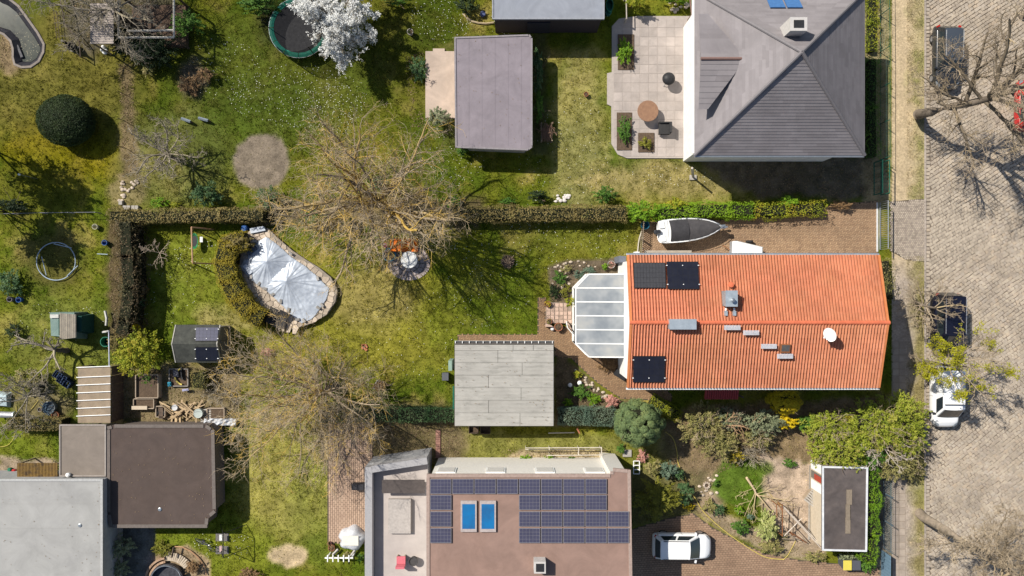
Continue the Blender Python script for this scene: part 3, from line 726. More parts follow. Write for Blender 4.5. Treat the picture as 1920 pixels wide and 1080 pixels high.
sk = mb.build('roof_hatch', mat('copper_frame', (.30, .12, .05), (.22, .09, .04), rough=.6), house)
mb = MB(); mb.box(((a_.x + b_.x) / 2, (a_.y + b_.y) / 2, (a_.z + b_.z) / 2 + .07), (b_.x - a_.x - .12, a_.y - b_.y - .12, .03), R=Matrix.Rotation(math.atan2(ZR - ZE, YR - YS), 3, 'X'))
mb.build('pane', mat('grey_glass', (.10, .095, .09), (.07, .07, .07), rough=.25), sk)
q = RP(1557, 627, .75)
dr = Matrix.Rotation(math.radians(20), 3, 'Z') @ Matrix.Rotation(math.radians(-52), 3, 'Y')
mb = MB(); ring = []
for r_, z_ in ((0, 0), (.15, .012), (.28, .04), (.40, .085)):
    ring.append([(r_ * math.cos(t), r_ * math.sin(t) * 1.12, z_) for t in [2 * math.pi * j / 24 for j in range(24)]])
V = [tuple(dr @ Vector(v) + q) for rg in ring for v in rg]; F = [[i * 24 + j, i * 24 + (j + 1) % 24, (i + 1) * 24 + (j + 1) % 24, (i + 1) * 24 + j] for i in range(3) for j in range(24)]
mb.add(V, F); V2 = [tuple(dr @ (Vector(v) - Vector((0, 0, .02))) + q) for rg in ring for v in rg]; mb.add(V2, [f[::-1] for f in F])
ds = mb.build('satellite_dish', mat('dish_white', (.80, .79, .76), (.76, .75, .72), rough=.5), house, smooth=True)
fq = dr @ Vector((-.12, 0, .62)) + q; eq = dr @ Vector((-.38, 0, .07)) + q
MB().tube([tuple(eq), tuple(fq)], .025, 6).build('dish_arm', WHITE, ds)
MB().tube([tuple(fq), tuple(fq + (q - fq).normalized() * .14)], .05, 8).build('receiver', WHITE, ds)
MB().tube([tuple(q), (q.x + .05, q.y - .02, roofz(q.y) - .02)], .035, 8).build('mast', GREYMETAL, ds)
# red tiled porch roof on the shaded side
a_, b_ = P(1321, 727, 2.5), P(1384, 748, 2.5)
po = MB(); po.hexa([(a_.x, b_.y, 2.42), (b_.x, b_.y, 2.42), (b_.x, c, 2.8), (a_.x, c, 2.8)], [(a_.x, b_.y, 2.5), (b_.x, b_.y, 2.5), (b_.x, c, 2.9), (a_.x, c, 2.9)])
n_ = 15
for i in range(n_): po.tube([(a_.x + (b_.x - a_.x) * (i + .5) / n_, b_.y - .02, 2.53), (a_.x + (b_.x - a_.x) * (i + .5) / n_, c - .02, 2.93)], .05, 6)
po.build('porch_roof', mat('red_sheet', (.36, .055, .05), (.28, .04, .04), rough=.6), house)
for px in (1325, 1380):
    MB().box((P(px, 0, 0).x + (-.3 if px > 1350 else 0), b_.y + .1, 1.2), (.1, .1, 2.45)).build('porch_post', WOODD, house)

# ---------------------------------------------------------------- glass conservatory
ZC = 2.35
cons = thing('conservatory', 'white framed conservatory with translucent panes against the gable of the orange roofed house', 'conservatory', P(1125, 590, 0))
CO = [P(x, y, ZC) for x, y in ((1079.5, 540), (1104.5, 514), (1169, 514), (1169, 669), (1104.5, 669), (1079.5, 644))]
GLASSM = mat('frosted_glass', (.21, .235, .26), (.40, .40, .385), rough=.2, spec=.5, scale=.55, alpha=.80, detail=3, c3=(.31, .33, .345))
def czz(x): return ZC + (x - CO[0].x) * .10
ys = [P(0, y, ZC).y for y in (514, 540, 566, 592, 618, 644, 669)]
xl, xm, xr = CO[0].x, CO[1].x, CO[2].x
for i in range(6):
    y0, y1 = ys[i] - .04, ys[i + 1] + .04
    poly = [(xl, y1), (xr, y1), (xr, y0), (xl, y0)]
    if i == 0: poly = [(xl, y1), (xr, y1), (xr, y0), (xm, y0)]
    if i == 5: poly = [(xm, y1), (xr, y1), (xr, y0), (xl, y0)]
    mb = MB(); k = len(poly); mb.add([(x, y, czz(x)) for x, y in poly] + [(x, y, czz(x) + .016) for x, y in poly], [list(range(k))[::-1], list(range(k, 2 * k))] + [[j, (j + 1) % k, k + (j + 1) % k, k + j] for j in range(k)])
    mb.build('glass_pane', GLASSM, cons)
def bar(p, q, w_=.036, h_=.07, nm='frame_bar', M_=WHITE, par=None, z=.03):
    p, q = Vector(p), Vector(q); d_ = (q - p); n_ = Vector((-d_.y, d_.x, 0)).normalized() * w_
    mb = MB(); mb.hexa([tuple(v + Vector((0, 0, z - h_))) for v in (p - n_, q - n_, q + n_, p + n_)], [tuple(v + Vector((0, 0, z))) for v in (p - n_, q - n_, q + n_, p + n_)])
    return mb.build(nm, M_, par)
for i, y in enumerate(ys):
    x0 = xm if i in (0, 6) else xl
    bar((x0, y, czz(x0) + .012), (xr, y, czz(xr) + .012), par=cons)
bar((xl, ys[1] + .05, czz(xl)), (xl, ys[5] - .05, czz(xl)), par=cons, z=.02)
bar((xl - .02, ys[1], czz(xl)), (xm - .02, ys[0], czz(xm)), par=cons, z=.025); bar((xl - .02, ys[5], czz(xl)), (xm - .02, ys[6], czz(xm)), par=cons, z=.025)
bar((xm, ys[0] - .06, czz(xm) - .10), (xm, ys[6] + .06, czz(xm) - .10), par=cons, z=0, nm='cross_beam', M_=GREYMETAL)
pts = [(xl, ys[5]), (xl, ys[1]), (xm, ys[0]), (xr - .06, ys[0])], [(xl, ys[5]), (xm, ys[6]), (xr - .06, ys[6])]
for ch_ in pts:
    for (x0, y0), (x1, y1) in zip(ch_, ch_[1:]):
        n_ = max(1, round(math.hypot(x1 - x0, y1 - y0) / 1.1))
        for i in range(n_):
            u0, u1 = i / n_, (i + 1) / n_; ax, ay, bx, by = x0 + (x1 - x0) * u0, y0 + (y1 - y0) * u0, x0 + (x1 - x0) * u1, y0 + (y1 - y0) * u1
            MB().add([(ax, ay, .5), (bx, by, .5), (bx, by, czz(bx) - .08), (ax, ay, czz(ax) - .08)], np.array([[0, 1, 2, 3]])).build('side_pane', mat('clear_glass', (.5, .55, .58), (.55, .6, .62), rough=.05, alpha=.3), cons)
            MB().box((ax, ay, 1.1), (.07, .07, 2.2)).build('post', WHITE, cons)
        mb = MB(); dx, dy = (x1 - x0), (y1 - y0); mb.box(((x0 + x1) / 2, (y0 + y1) / 2, .25), (math.hypot(dx, dy), .12, .5), rz=math.atan2(dy, dx)); mb.build('low_wall', RENDERW, cons)
fl = MB(); fl.prism([(xl, ys[5]), (xl, ys[1]), (xm, ys[0]), (xr, ys[0]), (xr, ys[6]), (xm, ys[6])], 0, .06); fl.build('floor', mat('conservatory_tile', (.40, .37, .34), (.30, .28, .26), scale=.6), cons)
def table_round(name, label, px, py, r, h, M_, z0=0.0, group=None):
    q = P(px, py, h + z0); t = thing(name, label, 'table', (q.x, q.y, z0), group)
    MB().lathe((q.x, q.y, z0 + h - .04), [(r, 0), (r, .03), (r * .97, .04)], n=28).build('table_top', M_, t)
    MB().lathe((q.x, q.y, z0), [(r * .45, 0), (r * .4, .04), (.05, .06), (.05, h - .04)], n=14).build('pedestal', GREYMETAL, t); return t
table_round('table', 'round white table showing through the conservatory glass', 1143, 635, .55, .75, WHITE, .06)
so = thing('sofa', 'dark blue sofa dimly visible under the conservatory glass', 'sofa', P(1150, 528, 0)); q = P(1148, 530, .4)
BLUEF = mat('blue_fabric', (.06, .09, .14), (.05, .07, .11), rough=.9)
MB().box((q.x, q.y, .28), (1.7, .8, .42)).build('seat', BLUEF, so)
MB().box((q.x, q.y + .44, .5), (1.7, .2, .8)).build('backrest', BLUEF, so)
q = P(1138, 605, .4); so = thing('sofa', 'blue grey sofa showing dimly through the middle conservatory panes', 'sofa', (q.x, q.y, .06))
MB().box((q.x, q.y, .28), (2.0, .9, .42)).build('seat', BLUEF, so); MB().box((q.x, q.y - .5, .5), (2.0, .18, .8)).build('backrest', BLUEF, so)

# ---------------------------------------------------------------- flat roofed buildings
def flat(name, label, cat, poly_px, h, RM, WM, inset=.25, th=.14, rim=None, rimw=.08, group=None, slope=0.0):
    poly = [Vector(p) for p in PP(poly_px, h)]
    cx = sum(p.x for p in poly) / len(poly); cy = sum(p.y for p in poly) / len(poly)
    t = thing(name, label, cat, (cx, cy, 0), group)
    R_ = max((p.xy - Vector((cx, cy))).length for p in poly)
    wp = [(cx + (p.x - cx) * (1 - inset / max(abs(p.x - cx), .5)), cy + (p.y - cy) * (1 - inset / max(abs(p.y - cy), .5))) for p in poly]
    MB().prism(wp, -.1, h - th - .005).build('wall', WM, t)
    r_ = MB().prism([(p.x, p.y) for p in poly], h - th, h).build('roof', RM, t)
    if rim:
        k = len(poly)
        for i in range(k):
            p, q = poly[i], poly[(i + 1) % k]; d_ = (q - p); 
            if d_.length < .3: continue
            n_ = Vector((-d_.y, d_.x, 0)).normalized(); 
            if n_.dot(Vector((cx, cy, 0)) - p) < 0: n_ = -n_
            u = d_.normalized() * rimw
            mb = MB(); mb.hexa([tuple(v + Vector((0, 0, -.02))) for v in (p - n_ * .012, q - u - n_ * .012, q - u + n_ * rimw, p + n_ * rimw)], [tuple(v + Vector((0, 0, .05))) for v in (p - n_ * .012, q - u - n_ * .012, q - u + n_ * rimw, p + n_ * rimw)])
            mb.build('roof_edge', rim, r_)
    return t
MAUVE = mat('mauve_roof_felt', stain=0.16, c1=(.235, .205, .225), c2=(.205, .18, .198), rough=.9, scale=.5, bump=.1, bscale=20)
BROWNF = mat('brown_roof_felt', stain=0.16, c1=(.090, .066, .056), c2=(.075, .056, .049), rough=.9, scale=.6, bump=.15, bscale=20)
TAUPE = mat('taupe_roof_felt', stain=0.16, c1=(.22, .185, .155), c2=(.19, .16, .135), rough=.9, scale=.6, bump=.1, bscale=20)
LIGHTF = mat('light_grey_roof', stain=0.13, c1=(.33, .325, .31), c2=(.30, .295, .285), rough=.85, scale=.35, bump=.1, bscale=20)
DUSK = mat('dark_roof_felt', stain=0.25, c1=(.115, .095, .088), c2=(.075, .064, .062), rough=.9, scale=1.1, bump=.25, bscale=25, c3=(.095, .08, .076))
sA = flat('garden_house', 'garden house with a plain mauve felt roof and a cream terrace', 'garden house', [(852, 70), (993, 65), (998, 72), (998, 276), (990, 282), (854, 277)], 2.2, MAUVE, BEIGEW, rim=mat('mauve_edge', (.27, .245, .255)), rimw=.10)
for i in range(1, 6):
    q0, q1 = P(854 + 24.5 * i, 70, 2.2), P(854 + 24.5 * i, 277, 2.2); MB().box(((q0.x), (q0.y + q1.y) / 2, 2.203), (.07, q0.y - q1.y - .3, .014)).build('felt_seam', MAUVE, sA)
ter = MB(); ter.prism([p[:2] for p in PP([(798, 97), (812, 97), (812, 92), (834, 92), (834, 97), (856, 97), (856, 222), (798, 222)])], -.05, .12)
struct(ter, 'terrace', mat('cream_terrace', stain=0.16, c1=(.47, .37, .30), c2=(.41, .33, .27), rough=.8, scale=.7))
sB = flat('summer_house', 'blue grey flat roofed summer house at the top of the photo', 'summer house', [(923, -70), (1133, -70), (1133, 36), (923, 36)], 2.9, mat('blue_grey_roof', stain=0.16, c1=(.26, .275, .31), c2=(.22, .235, .27), rough=.8, scale=.5), mat('dark_timber_wall', (.05, .04, .045), (.035, .03, .035), rough=.8, stretch=(8, 1, 1), scale=3), inset=.15, rim=mat('blue_edge', (.30, .31, .34)))
q = P(1010, 42, 1.4); MB().box((q.x, P(0, 36, 2.9).y + .1, 1.1), (1.6, .08, 1.9)).build('door', mat('dark_door', (.03, .03, .04)), sB)
# villa with a pyramid roof
RZ0, RZ1 = 5.0, 9.2
x0, x1, y0 = P(1302, 0, RZ0).x, P(1621, 0, RZ0).x, P(0, 291, RZ0).y
ap = P(1503, 98, RZ1); y1 = ap.y + 5.4
villa = thing('villa', 'large villa under a grey pyramid roof with a cross gable', 'house', ((x0 + x1) / 2, (y0 + y1) / 2, 0))
MB().prism([(x0 + .5, y0 + .5), (x1 - .5, y0 + .5), (x1 - .5, y1 - .5), (x0 + .5, y1 - .5)], -.1, RZ0 - .02).build('wall', RENDERW, villa)
GT = mat('grey_roof_tile', stain=0.12, c1=(.22, .20, .205), c2=(.18, .165, .17), rough=.8, scale=1.5, tint=((.185, .168, .172), (.21, .192, .197), (.235, .215, .22)))
def tiled_face(mb, a, b, c_, d_, rows, seed):
    """stepped courses over a roof face: a-b eave, d-c top"""
    a, b, c_, d_ = map(Vector, (a, b, c_, d_)); r = random.Random(seed)
    nrm = (b - a).cross(d_ - a).normalized()
    if nrm.z < 0: nrm = -nrm
    for i in range(rows):
        t0, t1 = i / rows, (i + 1) / rows
        p0, p1 = a.lerp(d_, t0), b.lerp(c_, t0); q0, q1 = a.lerp(d_, t1), b.lerp(c_, t1)
        n_ = max(1, int((p1 - p0).length / .9))
        for j in range(n_):
            u0, u1 = j / n_, (j + 1) / n_
            k0, k1, k2, k3 = p0.lerp(p1, u0) + nrm * .02, p0.lerp(p1, u1) + nrm * .02, q0.lerp(q1, u1), q0.lerp(q1, u0)
            mb.add([tuple(v) for v in (k0, k1, k2, k3, k0 - nrm * .05, k1 - nrm * .05)], np.array([(0, 1, 2, 3), (4, 5, 1, 0)]), r.random())
mb = MB()
A, B, C_, D = Vector((x0, y0, RZ0)), Vector((x1, y0, RZ0)), Vector((x1, y1, RZ0)), Vector((x0, y1, RZ0))
eps = Vector((.001, 0, 0))
tiled_face(mb, A, B, ap + eps, ap - eps, 32, 1); tiled_face(mb, B, C_, ap + eps, ap, 32, 2); tiled_face(mb, C_, D, ap, ap - eps, 32, 3); tiled_face(mb, D, A, ap, ap - eps, 32, 4)
mb.prism([(x0, y0), (x1, y0), (x1, y1), (x0, y1)], RZ0 - .18, RZ0 - .02)
vr = mb.build('roof', GT, villa)
for q in (A, B, C_, D):
    MB().tube([tuple(q + Vector((0, 0, .03))), tuple(ap + Vector((0, 0, .05)))], .11, 8).build('hip_ridge', mat('hip_tile', (.19, .175, .18), (.16, .15, .155)), vr)
zg = 6.9; yg = P(0, 110, zg).y; xg = P(1393, 0, zg).x; hw = 3.0
mb = MB(); g0, g1 = Vector((x0 - .1, yg, zg)), Vector((xg + .2, yg, zg)); zz = zg - .55
tiled_face(mb, (x0 - .1, yg - hw, zz), (x0 + .5, yg - hw, zz), tuple(g1), tuple(g0), 9, 5); tiled_face(mb, (x0 + .5, yg + hw, zz), (x0 - .1, yg + hw, zz), tuple(g0), tuple(g1), 9, 6)
mb.add([(x0, yg - hw, zz - .02), (x0, yg + hw, zz - .02), (x0, yg, zg - .03)], [[0, 2, 1]])
mb.build('gable_roof', GT, villa)
MB().tube([tuple(g0 + Vector((0, 0, .03))), tuple(g1 + Vector((0, 0, .0)))], .10, 8).build('gable_ridge', mat('hip_tile2', (.20, .12, .10), (.17, .11, .10)), villa)
mb = MB()
gut = MB(); gut.box(((x0 + x1) / 2, y0 - .07, RZ0 - .07), (x1 - x0, .12, .10)); gut.build('gutter', GREYMETAL, villa)
gut = MB(); gut.box((x0 - .07, (y0 + y1) / 2, RZ0 - .07), (.14, y1 - y0 - .3, .10)); gut.build('gutter', WHITE, villa)
q = P(1490, 52, 8.6); chv = MB().box((q.x, q.y, 8.2), (1.0, .8, 2.0)).build('chimney', mat('pale_chimney', (.5, .47, .45), (.42, .4, .38)), villa)
MB().box((q.x, q.y, 9.21), (.6, .45, .04)).build('chimney_opening', BLACKP, chv)
for px in (1455, 1487):
    q = P(px, 4, 6.05); MB().box((q.x, q.y, ap.z - .775 * (q.y - ap.y) + .1), (.95, 1.2, .07), R=Matrix.Rotation(math.radians(-37.8), 3, 'X')).build('skylight', mat('blue_glass', (.06, .16, .36), (.05, .13, .3), rough=.15), villa)
# villa patio and what stands on it
pt = MB(); pt.prism([p[:2] for p in PP([(1147, 50), (1160, 36), (1195, 31), (1330, 31), (1330, 297), (1175, 297), (1158, 290), (1146, 270), (1146, 200), (1138, 196), (1138, 138), (1147, 136)])], -.05, .10)
pto = struct(pt, 'villa_patio', mat('patio_slab_joint', (.40, .35, .31), (.34, .30, .27), rough=.9))
PSL = mat('patio_slab', stain=0.16, c1=(.40, .345, .31), c2=(.33, .29, .265), rough=.85, scale=.6, objrand=.08)
for i in range(11):
    for j in range(15):
        ax, ay = 1150 + i * 16.4, 36 + j * 17.2
        if (ax < 1165 and (ay < 60 or ay > 268)) : continue
        MB().prism([p[:2] for p in PP([(ax + .4, ay + .4), (ax + 16, ay + .4), (ax + 16, ay + 16.8), (ax + .4, ay + 16.8)])], .05, .115 + random.uniform(-.003, .003)).build('patio_slab', PSL, pto)
for poly, nm in (([(1158, 66), (1188, 66), (1188, 132), (1158, 132)], 1), ([(1156, 212), (1184, 212), (1184, 282), (1156, 282)], 2), ([(1196, 250), (1226, 250), (1226, 286), (1196, 286)], 3)):
    o = MB().prism([p[:2] for p in PP(poly)], .1, .17).build('flower_bed', SOIL, origin=P(*poly[0])); o['kind'] = 'structure'
table_round('table', 'round brown wooden table on the villa patio', 1215, 208, .75, .74, mat('brown_table', (.26, .15, .09), (.20, .11, .07), rough=.6), .1)
q = P(1255, 146, 1.0); t = thing('barbecue', 'dark kettle barbecue standing on the pale villa patio', 'barbecue', (q.x, q.y, .1))
MB().lathe((q.x, q.y, .75), [(.1, -.25), (.42, -.05), (.46, .05), (.40, .22), (.2, .33), (.02, .36)], n=22).build('kettle', BLACKP, t, smooth=True)
for i in range(3):
    aa = i * 2.09; MB().tube([(q.x + .2 * math.cos(aa), q.y + .2 * math.sin(aa), .6), (q.x + .42 * math.cos(aa), q.y + .42 * math.sin(aa), .1)], .025, 6).build('leg', GREYMETAL, t)
q = P(1246, 240, .5); t = thing('lounge_chair', 'dark grey lounge chair at the lower end of the villa patio', 'chair', (q.x, q.y, .1))
MB().box((q.x, q.y, .38), (.8, .75, .14)).build('seat', DARKF, t); MB().box((q.x + .4, q.y, .62), (.12, .75, .5)).build('backrest', DARKF, t)
for sx in (-1, 1):
    MB().box((q.x, q.y + sx * .4, .42), (.8, .08, .34)).build('armrest', DARKF, t)

# ---------------------------------------------------------------- solar roofed house at the bottom
HD = 5.3
sol = flat('house', 'broad house with a pinkish brown roof carrying rows of blue black solar panels', 'house', [(800, 889), (1150, 889), (1150, 878), (1182, 881), (1186, 1150), (800, 1150)], HD, mat('pink_brown_roof', stain=0.16, c1=(.27, .175, .14), c2=(.24, .158, .128), rough=.85, scale=.5, bump=.1), mat('cream_wall', (.72, .69, .63), (.64, .61, .56), rough=.9), inset=.22, rim=mat('cream_edge', (.36, .27, .23)), rimw=.2)
PVB = mat('blue_solar_glass', (.060, .060, .098), (.05, .05, .083), rough=.35, spec=.3, scale=1)
PVL = mat('grey_frame', (.22, .21, .23))
def dpanel(ax, ay, bx, by):
    c4 = [P(ax, by, HD), P(bx, by, HD), P(bx, ay, HD), P(ax, ay, HD)]
    pn = MB().hexa([tuple(v + Vector((0, 0, .08))) for v in c4], [tuple(v + Vector((0, 0, .12))) for v in c4]).build('solar_panel', PVL, sol)
    L = lambda u, v: (c4[0] * (1 - u) + c4[1] * u) * (1 - v) + (c4[3] * (1 - u) + c4[2] * u) * v
    mb = MB()
    for i in range(6):
        for j in range(4):
            u0, u1, v0, v1 = .02 + .16 * i + .005, .02 + .16 * (i + 1) - .005, .03 + .235 * j + .007, .03 + .235 * (j + 1) - .007
            mb.add([tuple(L(u, v) + Vector((0, 0, .124))) for u, v in ((u0, v0), (u1, v0), (u1, v1), (u0, v1))], np.array([[0, 1, 2, 3]]))
    mb.build('solar_cells', PVB, pn)['kind'] = 'stuff'
for r_, yy in enumerate((897, 927, 958, 989)):
    for k in range(9):
        ax = 807 + 41.5 * k; bx = ax + 39.5
        if r_ == 0 and k > 7: continue
        if r_ == 1 and k > 7: continue
        if r_ > 0 and k in (1, 2, 3) and not (r_ == 3 and k == 3 and False): 
            if bx > 850 and ax < 945: continue
        dpanel(ax, yy, min(bx, 1181), yy + 28)
for ax in (864, 900):
    c4 = [P(ax, 996, HD), P(ax + 30, 996, HD), P(ax + 30, 938, HD), P(ax, 938, HD)]
    s_ = MB().hexa([tuple(v) for v in c4], [tuple(v + Vector((0, 0, .15))) for v in c4]).build('skylight', mat('skylight_frame', (.42, .36, .34)), sol)
    mb = MB(); i4 = [c4[0].lerp(c4[2], .1), c4[1].lerp(c4[3], .1), c4[2].lerp(c4[0], .1), c4[3].lerp(c4[1], .1)]
    mb.add([tuple(v + Vector((0, 0, .156))) for v in i4], np.array([[0, 1, 2, 3]])); mb.build('pane', mat('blue_blind_glass', (.012, .15, .36), (.02, .10, .24), rough=.1, spec=.6, scale=1.1), s_)
q = P(1012, 1062, HD + .6); chd = MB().box((q.x, q.y, HD + .35), (.75, .75, .9)).build('chimney', mat('pale_chimney', (.5, .47, .45)), sol)
MB().box((q.x, q.y, HD + .82), (.5, .5, .05)).build('chimney_opening', BLACKP, chd)
for px in (840, 930, 1020, 1110):
    yw = P(0, 889, HD).y - .20; q = P(px, 870, 2.5)
    wv = MB().box((q.x, yw, 3.6), (1.3, .06, 1.3)).build('window', WHITE, sol); MB().box((q.x, yw + .04, 3.6), (1.1, .03, 1.1)).build('pane', mat('pale_blind', (.6, .58, .55), (.55, .53, .5), rough=.4), wv)
# roof terrace wing of that house
tb = [P(x, y, 3.0) for x, y in ((684, 876), (800, 858), (800, 1150), (684, 1150))]
wing = thing('terrace_wing', 'low grey walled terrace wing beside the solar roofed house', 'building', tb[0])
MB().prism([(p.x, p.y) for p in tb], -.1, 2.2).build('wall', GREYW, wing)
mb = MB(); inn = [(tb[0].x + .55, tb[0].y - .5), (tb[1].x - .02, tb[1].y - .5), (tb[2].x - .02, tb[2].y), (tb[3].x + .55, tb[3].y)]; mb.prism(inn, 2.1, 2.25); mb.build('terrace_floor', mat('terrace_slab', (.44, .39, .36), (.36, .32, .30), rough=.85, scale=.7), wing)
for p, q, w_ in ((tb[3], tb[0], .5), (tb[0], tb[1], .45)):
    d_ = (q - p).normalized(); n_ = Vector((d_.y, -d_.x, 0)) * w_
    ex = d_ * (w_ if p is tb[0] else 0)
    MB().hexa([(v.x, v.y, 2.205) for v in (p + ex, p + n_ + ex, q + n_, q)], [(v.x, v.y, 3.0) for v in (p + ex, p + n_ + ex, q + n_, q)]).build('parapet', mat('grey_parapet', (.34, .33, .335), (.29, .285, .29)), wing)
mb = MB(); a_, b_ = P(716, 900, 2.9), P(796, 925, 2.9); mb.box(((a_.x + b_.x) / 2, (a_.y + b_.y) / 2, 2.85), (b_.x - a_.x, a_.y - b_.y, .08)); mb.build('awning', mat('dark_awning', (.09, .075, .07)), wing)
mb = MB(); a_, b_ = P(728, 936, 2.5), P(770, 1000, 2.5); mb.box(((a_.x + b_.x) / 2, (a_.y + b_.y) / 2, 2.40), (b_.x - a_.x, a_.y - b_.y, .3)); mb.build('planter', mat('planter_grey', (.42, .38, .35)), wing)
q = P(752, 1050, 2.6); t = thing('deck_chair', 'pink deck chair on the grey walled terrace', 'chair', (q.x, q.y, 2.25))
PINKF = mat('pink_fabric', (.55, .15, .18), (.48, .12, .15), rough=.9)
MB().box((q.x, q.y, 2.6), (.6, .5, .1)).build('seat', PINKF, t); MB().box((q.x, q.y - .34, 2.85), (.6, .14, .6)).build('backrest', PINKF, t)
for sx in (-.25, .25):
    MB().box((q.x + sx, q.y, 2.41), (.06, .5, .32)).build('leg', WOOD, t)
q = P(775, 1052, 2.6); mb = MB(); mb.lathe((q.x, q.y, 2.25), [(.22, 0), (.32, .45), (.28, .45), (.26, .38)], n=18); single(mb, 'plant_pot', mat('dark_pot', (.07, .065, .065)), 'dark round plant pot beside the pink deck chair', 'plant pot', (q.x, q.y, 2.25))

# ---------------------------------------------------------------- brown shed group at lower left
flat('shed', 'square shed under a dark brown felt roof at the lower left', 'shed', [(201, 800), (215, 796), (388, 796), (402, 806), (405, 960), (391, 972), (389, 989), (206, 989), (201, 960)], 1.9, BROWNF, mat('brown_wall', (.16, .13, .11), (.12, .10, .09)), inset=.15, rim=mat('taupe_edge', (.16, .135, .12)), rimw=.22)
flat('carport', 'carport with a smooth taupe roof joined to the dark brown shed', 'carport', [(112, 796), (199, 796), (199, 893), (112, 893)], 1.95, TAUPE, mat('brown_wall2', (.2, .17, .15)), inset=.3, rim=mat('taupe_edge2', (.33, .29, .26)), rimw=.08)
lr = flat('garage', 'big garage with a pale grey flat roof in the bottom left corner', 'garage', [(-60, 898), (193, 898), (193, 1150), (-60, 1150)], 2.6, LIGHTF, GREYW, inset=.1, rim=mat('pale_edge', (.42, .42, .41)), rimw=.15)
for i in range(1, 5):
    q0, q1 = P(-55, 898 + 46 * i, 2.6), P(190, 898 + 46 * i, 2.6); MB().box(((q0.x + q1.x) / 2, q0.y, 2.603), (q1.x - q0.x, .06, .012)).build('felt_seam', LIGHTF, lr)
q = P(124, 892, 2.3); mb = MB(); mb.lathe((q.x, q.y, 1.95), [(.13, 0), (.15, .2), (.08, .25)], n=14); single(mb, 'roof_vent', WHITE, 'small white vent on the taupe carport roof', 'vent', (q.x, q.y, 1.95))
for rx0, ry0, rx1, ry1, rz_, n_, lab in ((5, 905, 188, 1075, 2.6, 60, 'dry leaves blown over the pale grey garage roof'), (210, 803, 398, 980, 1.9, 90, 'dry leaves scattered on the dark brown shed roof'), (858, 75, 992, 272, 2.2, 50, 'dry leaves on the mauve garden house roof'), (856, 650, 1034, 795, 2.36, 90, 'twigs and leaves on the pale grey garage sheets')):
    g = np.random.default_rng(n_); q0, q1 = P(rx0, ry1, rz_), P(rx1, ry0, rz_); u = g.random(n_) ** 1.5; v = g.random(n_)
    p = np.stack([q0.x + (q1.x - q0.x) * np.where(g.random(n_) < .5, u, 1 - u), q0.y + (q1.y - q0.y) * v, np.full(n_, rz_ + .03)], 1)
    mb = MB(); mb.leaves(p, np.array([[0, 0, 1.]]) + g.normal(0, .2, (n_, 3)), .08, g.random(n_), rng=g); o = mb.build('fallen_leaves', mat('dry_leaf', (.26, .19, .11), (.16, .11, .07)), origin=q0); o['kind'] = 'stuff'; o['label'] = lab
for px, py, rz_, lab in ((150, 985, 2.6, 'round roof drain on the pale grey garage'), (300, 955, 1.9, 'round roof drain on the dark brown shed')):
    q = P(px, py, rz_); single(MB().lathe((q.x, q.y, rz_), [(.13, 0), (.13, .03), (.09, .05), (.02, .05)], n=14), 'roof_drain', GREYMETAL, lab, 'drain', q)
# corrugated lean-to at the left edge
def corrugated(name, label, cat, poly, h, M_, pitch, axis, posts=True, amp=.02, tilt=0.0, post_mat=WOOD):
    (ax, ay), (bx, by) = poly; a_, b_ = P(ax, by, h), P(bx, ay, h)
    t = thing(name, label, cat, ((a_.x + b_.x) / 2, (a_.y + b_.y) / 2, 0))
    mb = MB(); L = (b_.x - a_.x) if axis == 'x' else (b_.y - a_.y); n_ = max(4, int(L / pitch)) * 4
    V = []; F = []
    for i in range(n_ + 1):
        u = i / n_; z = h + amp * math.sin(2 * math.pi * i / 4)
        for v in (0, 1):
            x, y = (a_.x + (b_.x - a_.x) * u, a_.y + (b_.y - a_.y) * v) if axis == 'x' else (a_.x + (b_.x - a_.x) * v, a_.y + (b_.y - a_.y) * u)
            V.append((x, y, z + tilt * (v - .5)))
    mb.add(V, [[2 * i, 2 * i + 2, 2 * i + 3, 2 * i + 1] for i in range(n_)]); mb.build('corrugated_roof', M_, t, smooth=True)
    if posts:
        for x in (a_.x + .08, b_.x - .08):
            for y in (a_.y + .08, b_.y - .08):
                MB().box((x, y, h / 2 - .03 - abs(tilt) / 2), (.09, .09, h - .08)).build('post', post_mat, t)
    return t, a_, b_
CORB = mat('brown_corrugated', (.17, .11, .06), (.10, .07, .05), rough=.7, scale=2, c3=(.30, .19, .06))
corrugated('lean_to', 'small lean-to with a ribbed dark brown roof above the pale grey garage', 'lean-to', ((32, 868), (108, 894)), 1.7, CORB, .10, 'x', amp=.03)
CORP = mat('translucent_corrugated', (.40, .32, .24), (.30, .24, .18), rough=.5, scale=1.5, c3=(.36, .28, .20), alpha=.93)
pg, a_, b_ = corrugated('pergola', 'pergola roofed with beige corrugated sheet under white battens', 'pergola', ((146, 687), (207, 793)), 1.55, CORP, .075, 'x', amp=.018)
for i in range(7):
    y = P(0, 689 + i * 14.5 + (4 if i else 0), 1.55).y
    mb = MB(); p_, q_ = Vector((a_.x - .05, y, 1.62)), Vector((b_.x + .05, y + .10, 1.62)); mb.tube([tuple(p_), tuple(q_)], .035, 5); mb.build('batten', WHITE, pg)
for k in range(6):
    mb = MB(); xx = b_.x + .04; L = (b_.y - a_.y) / 6; mb.box((xx, a_.y + (k + .5) * L, 0.72), (.04, L - .03, 1.44)); mb.build('side_board', WOODD, pg)
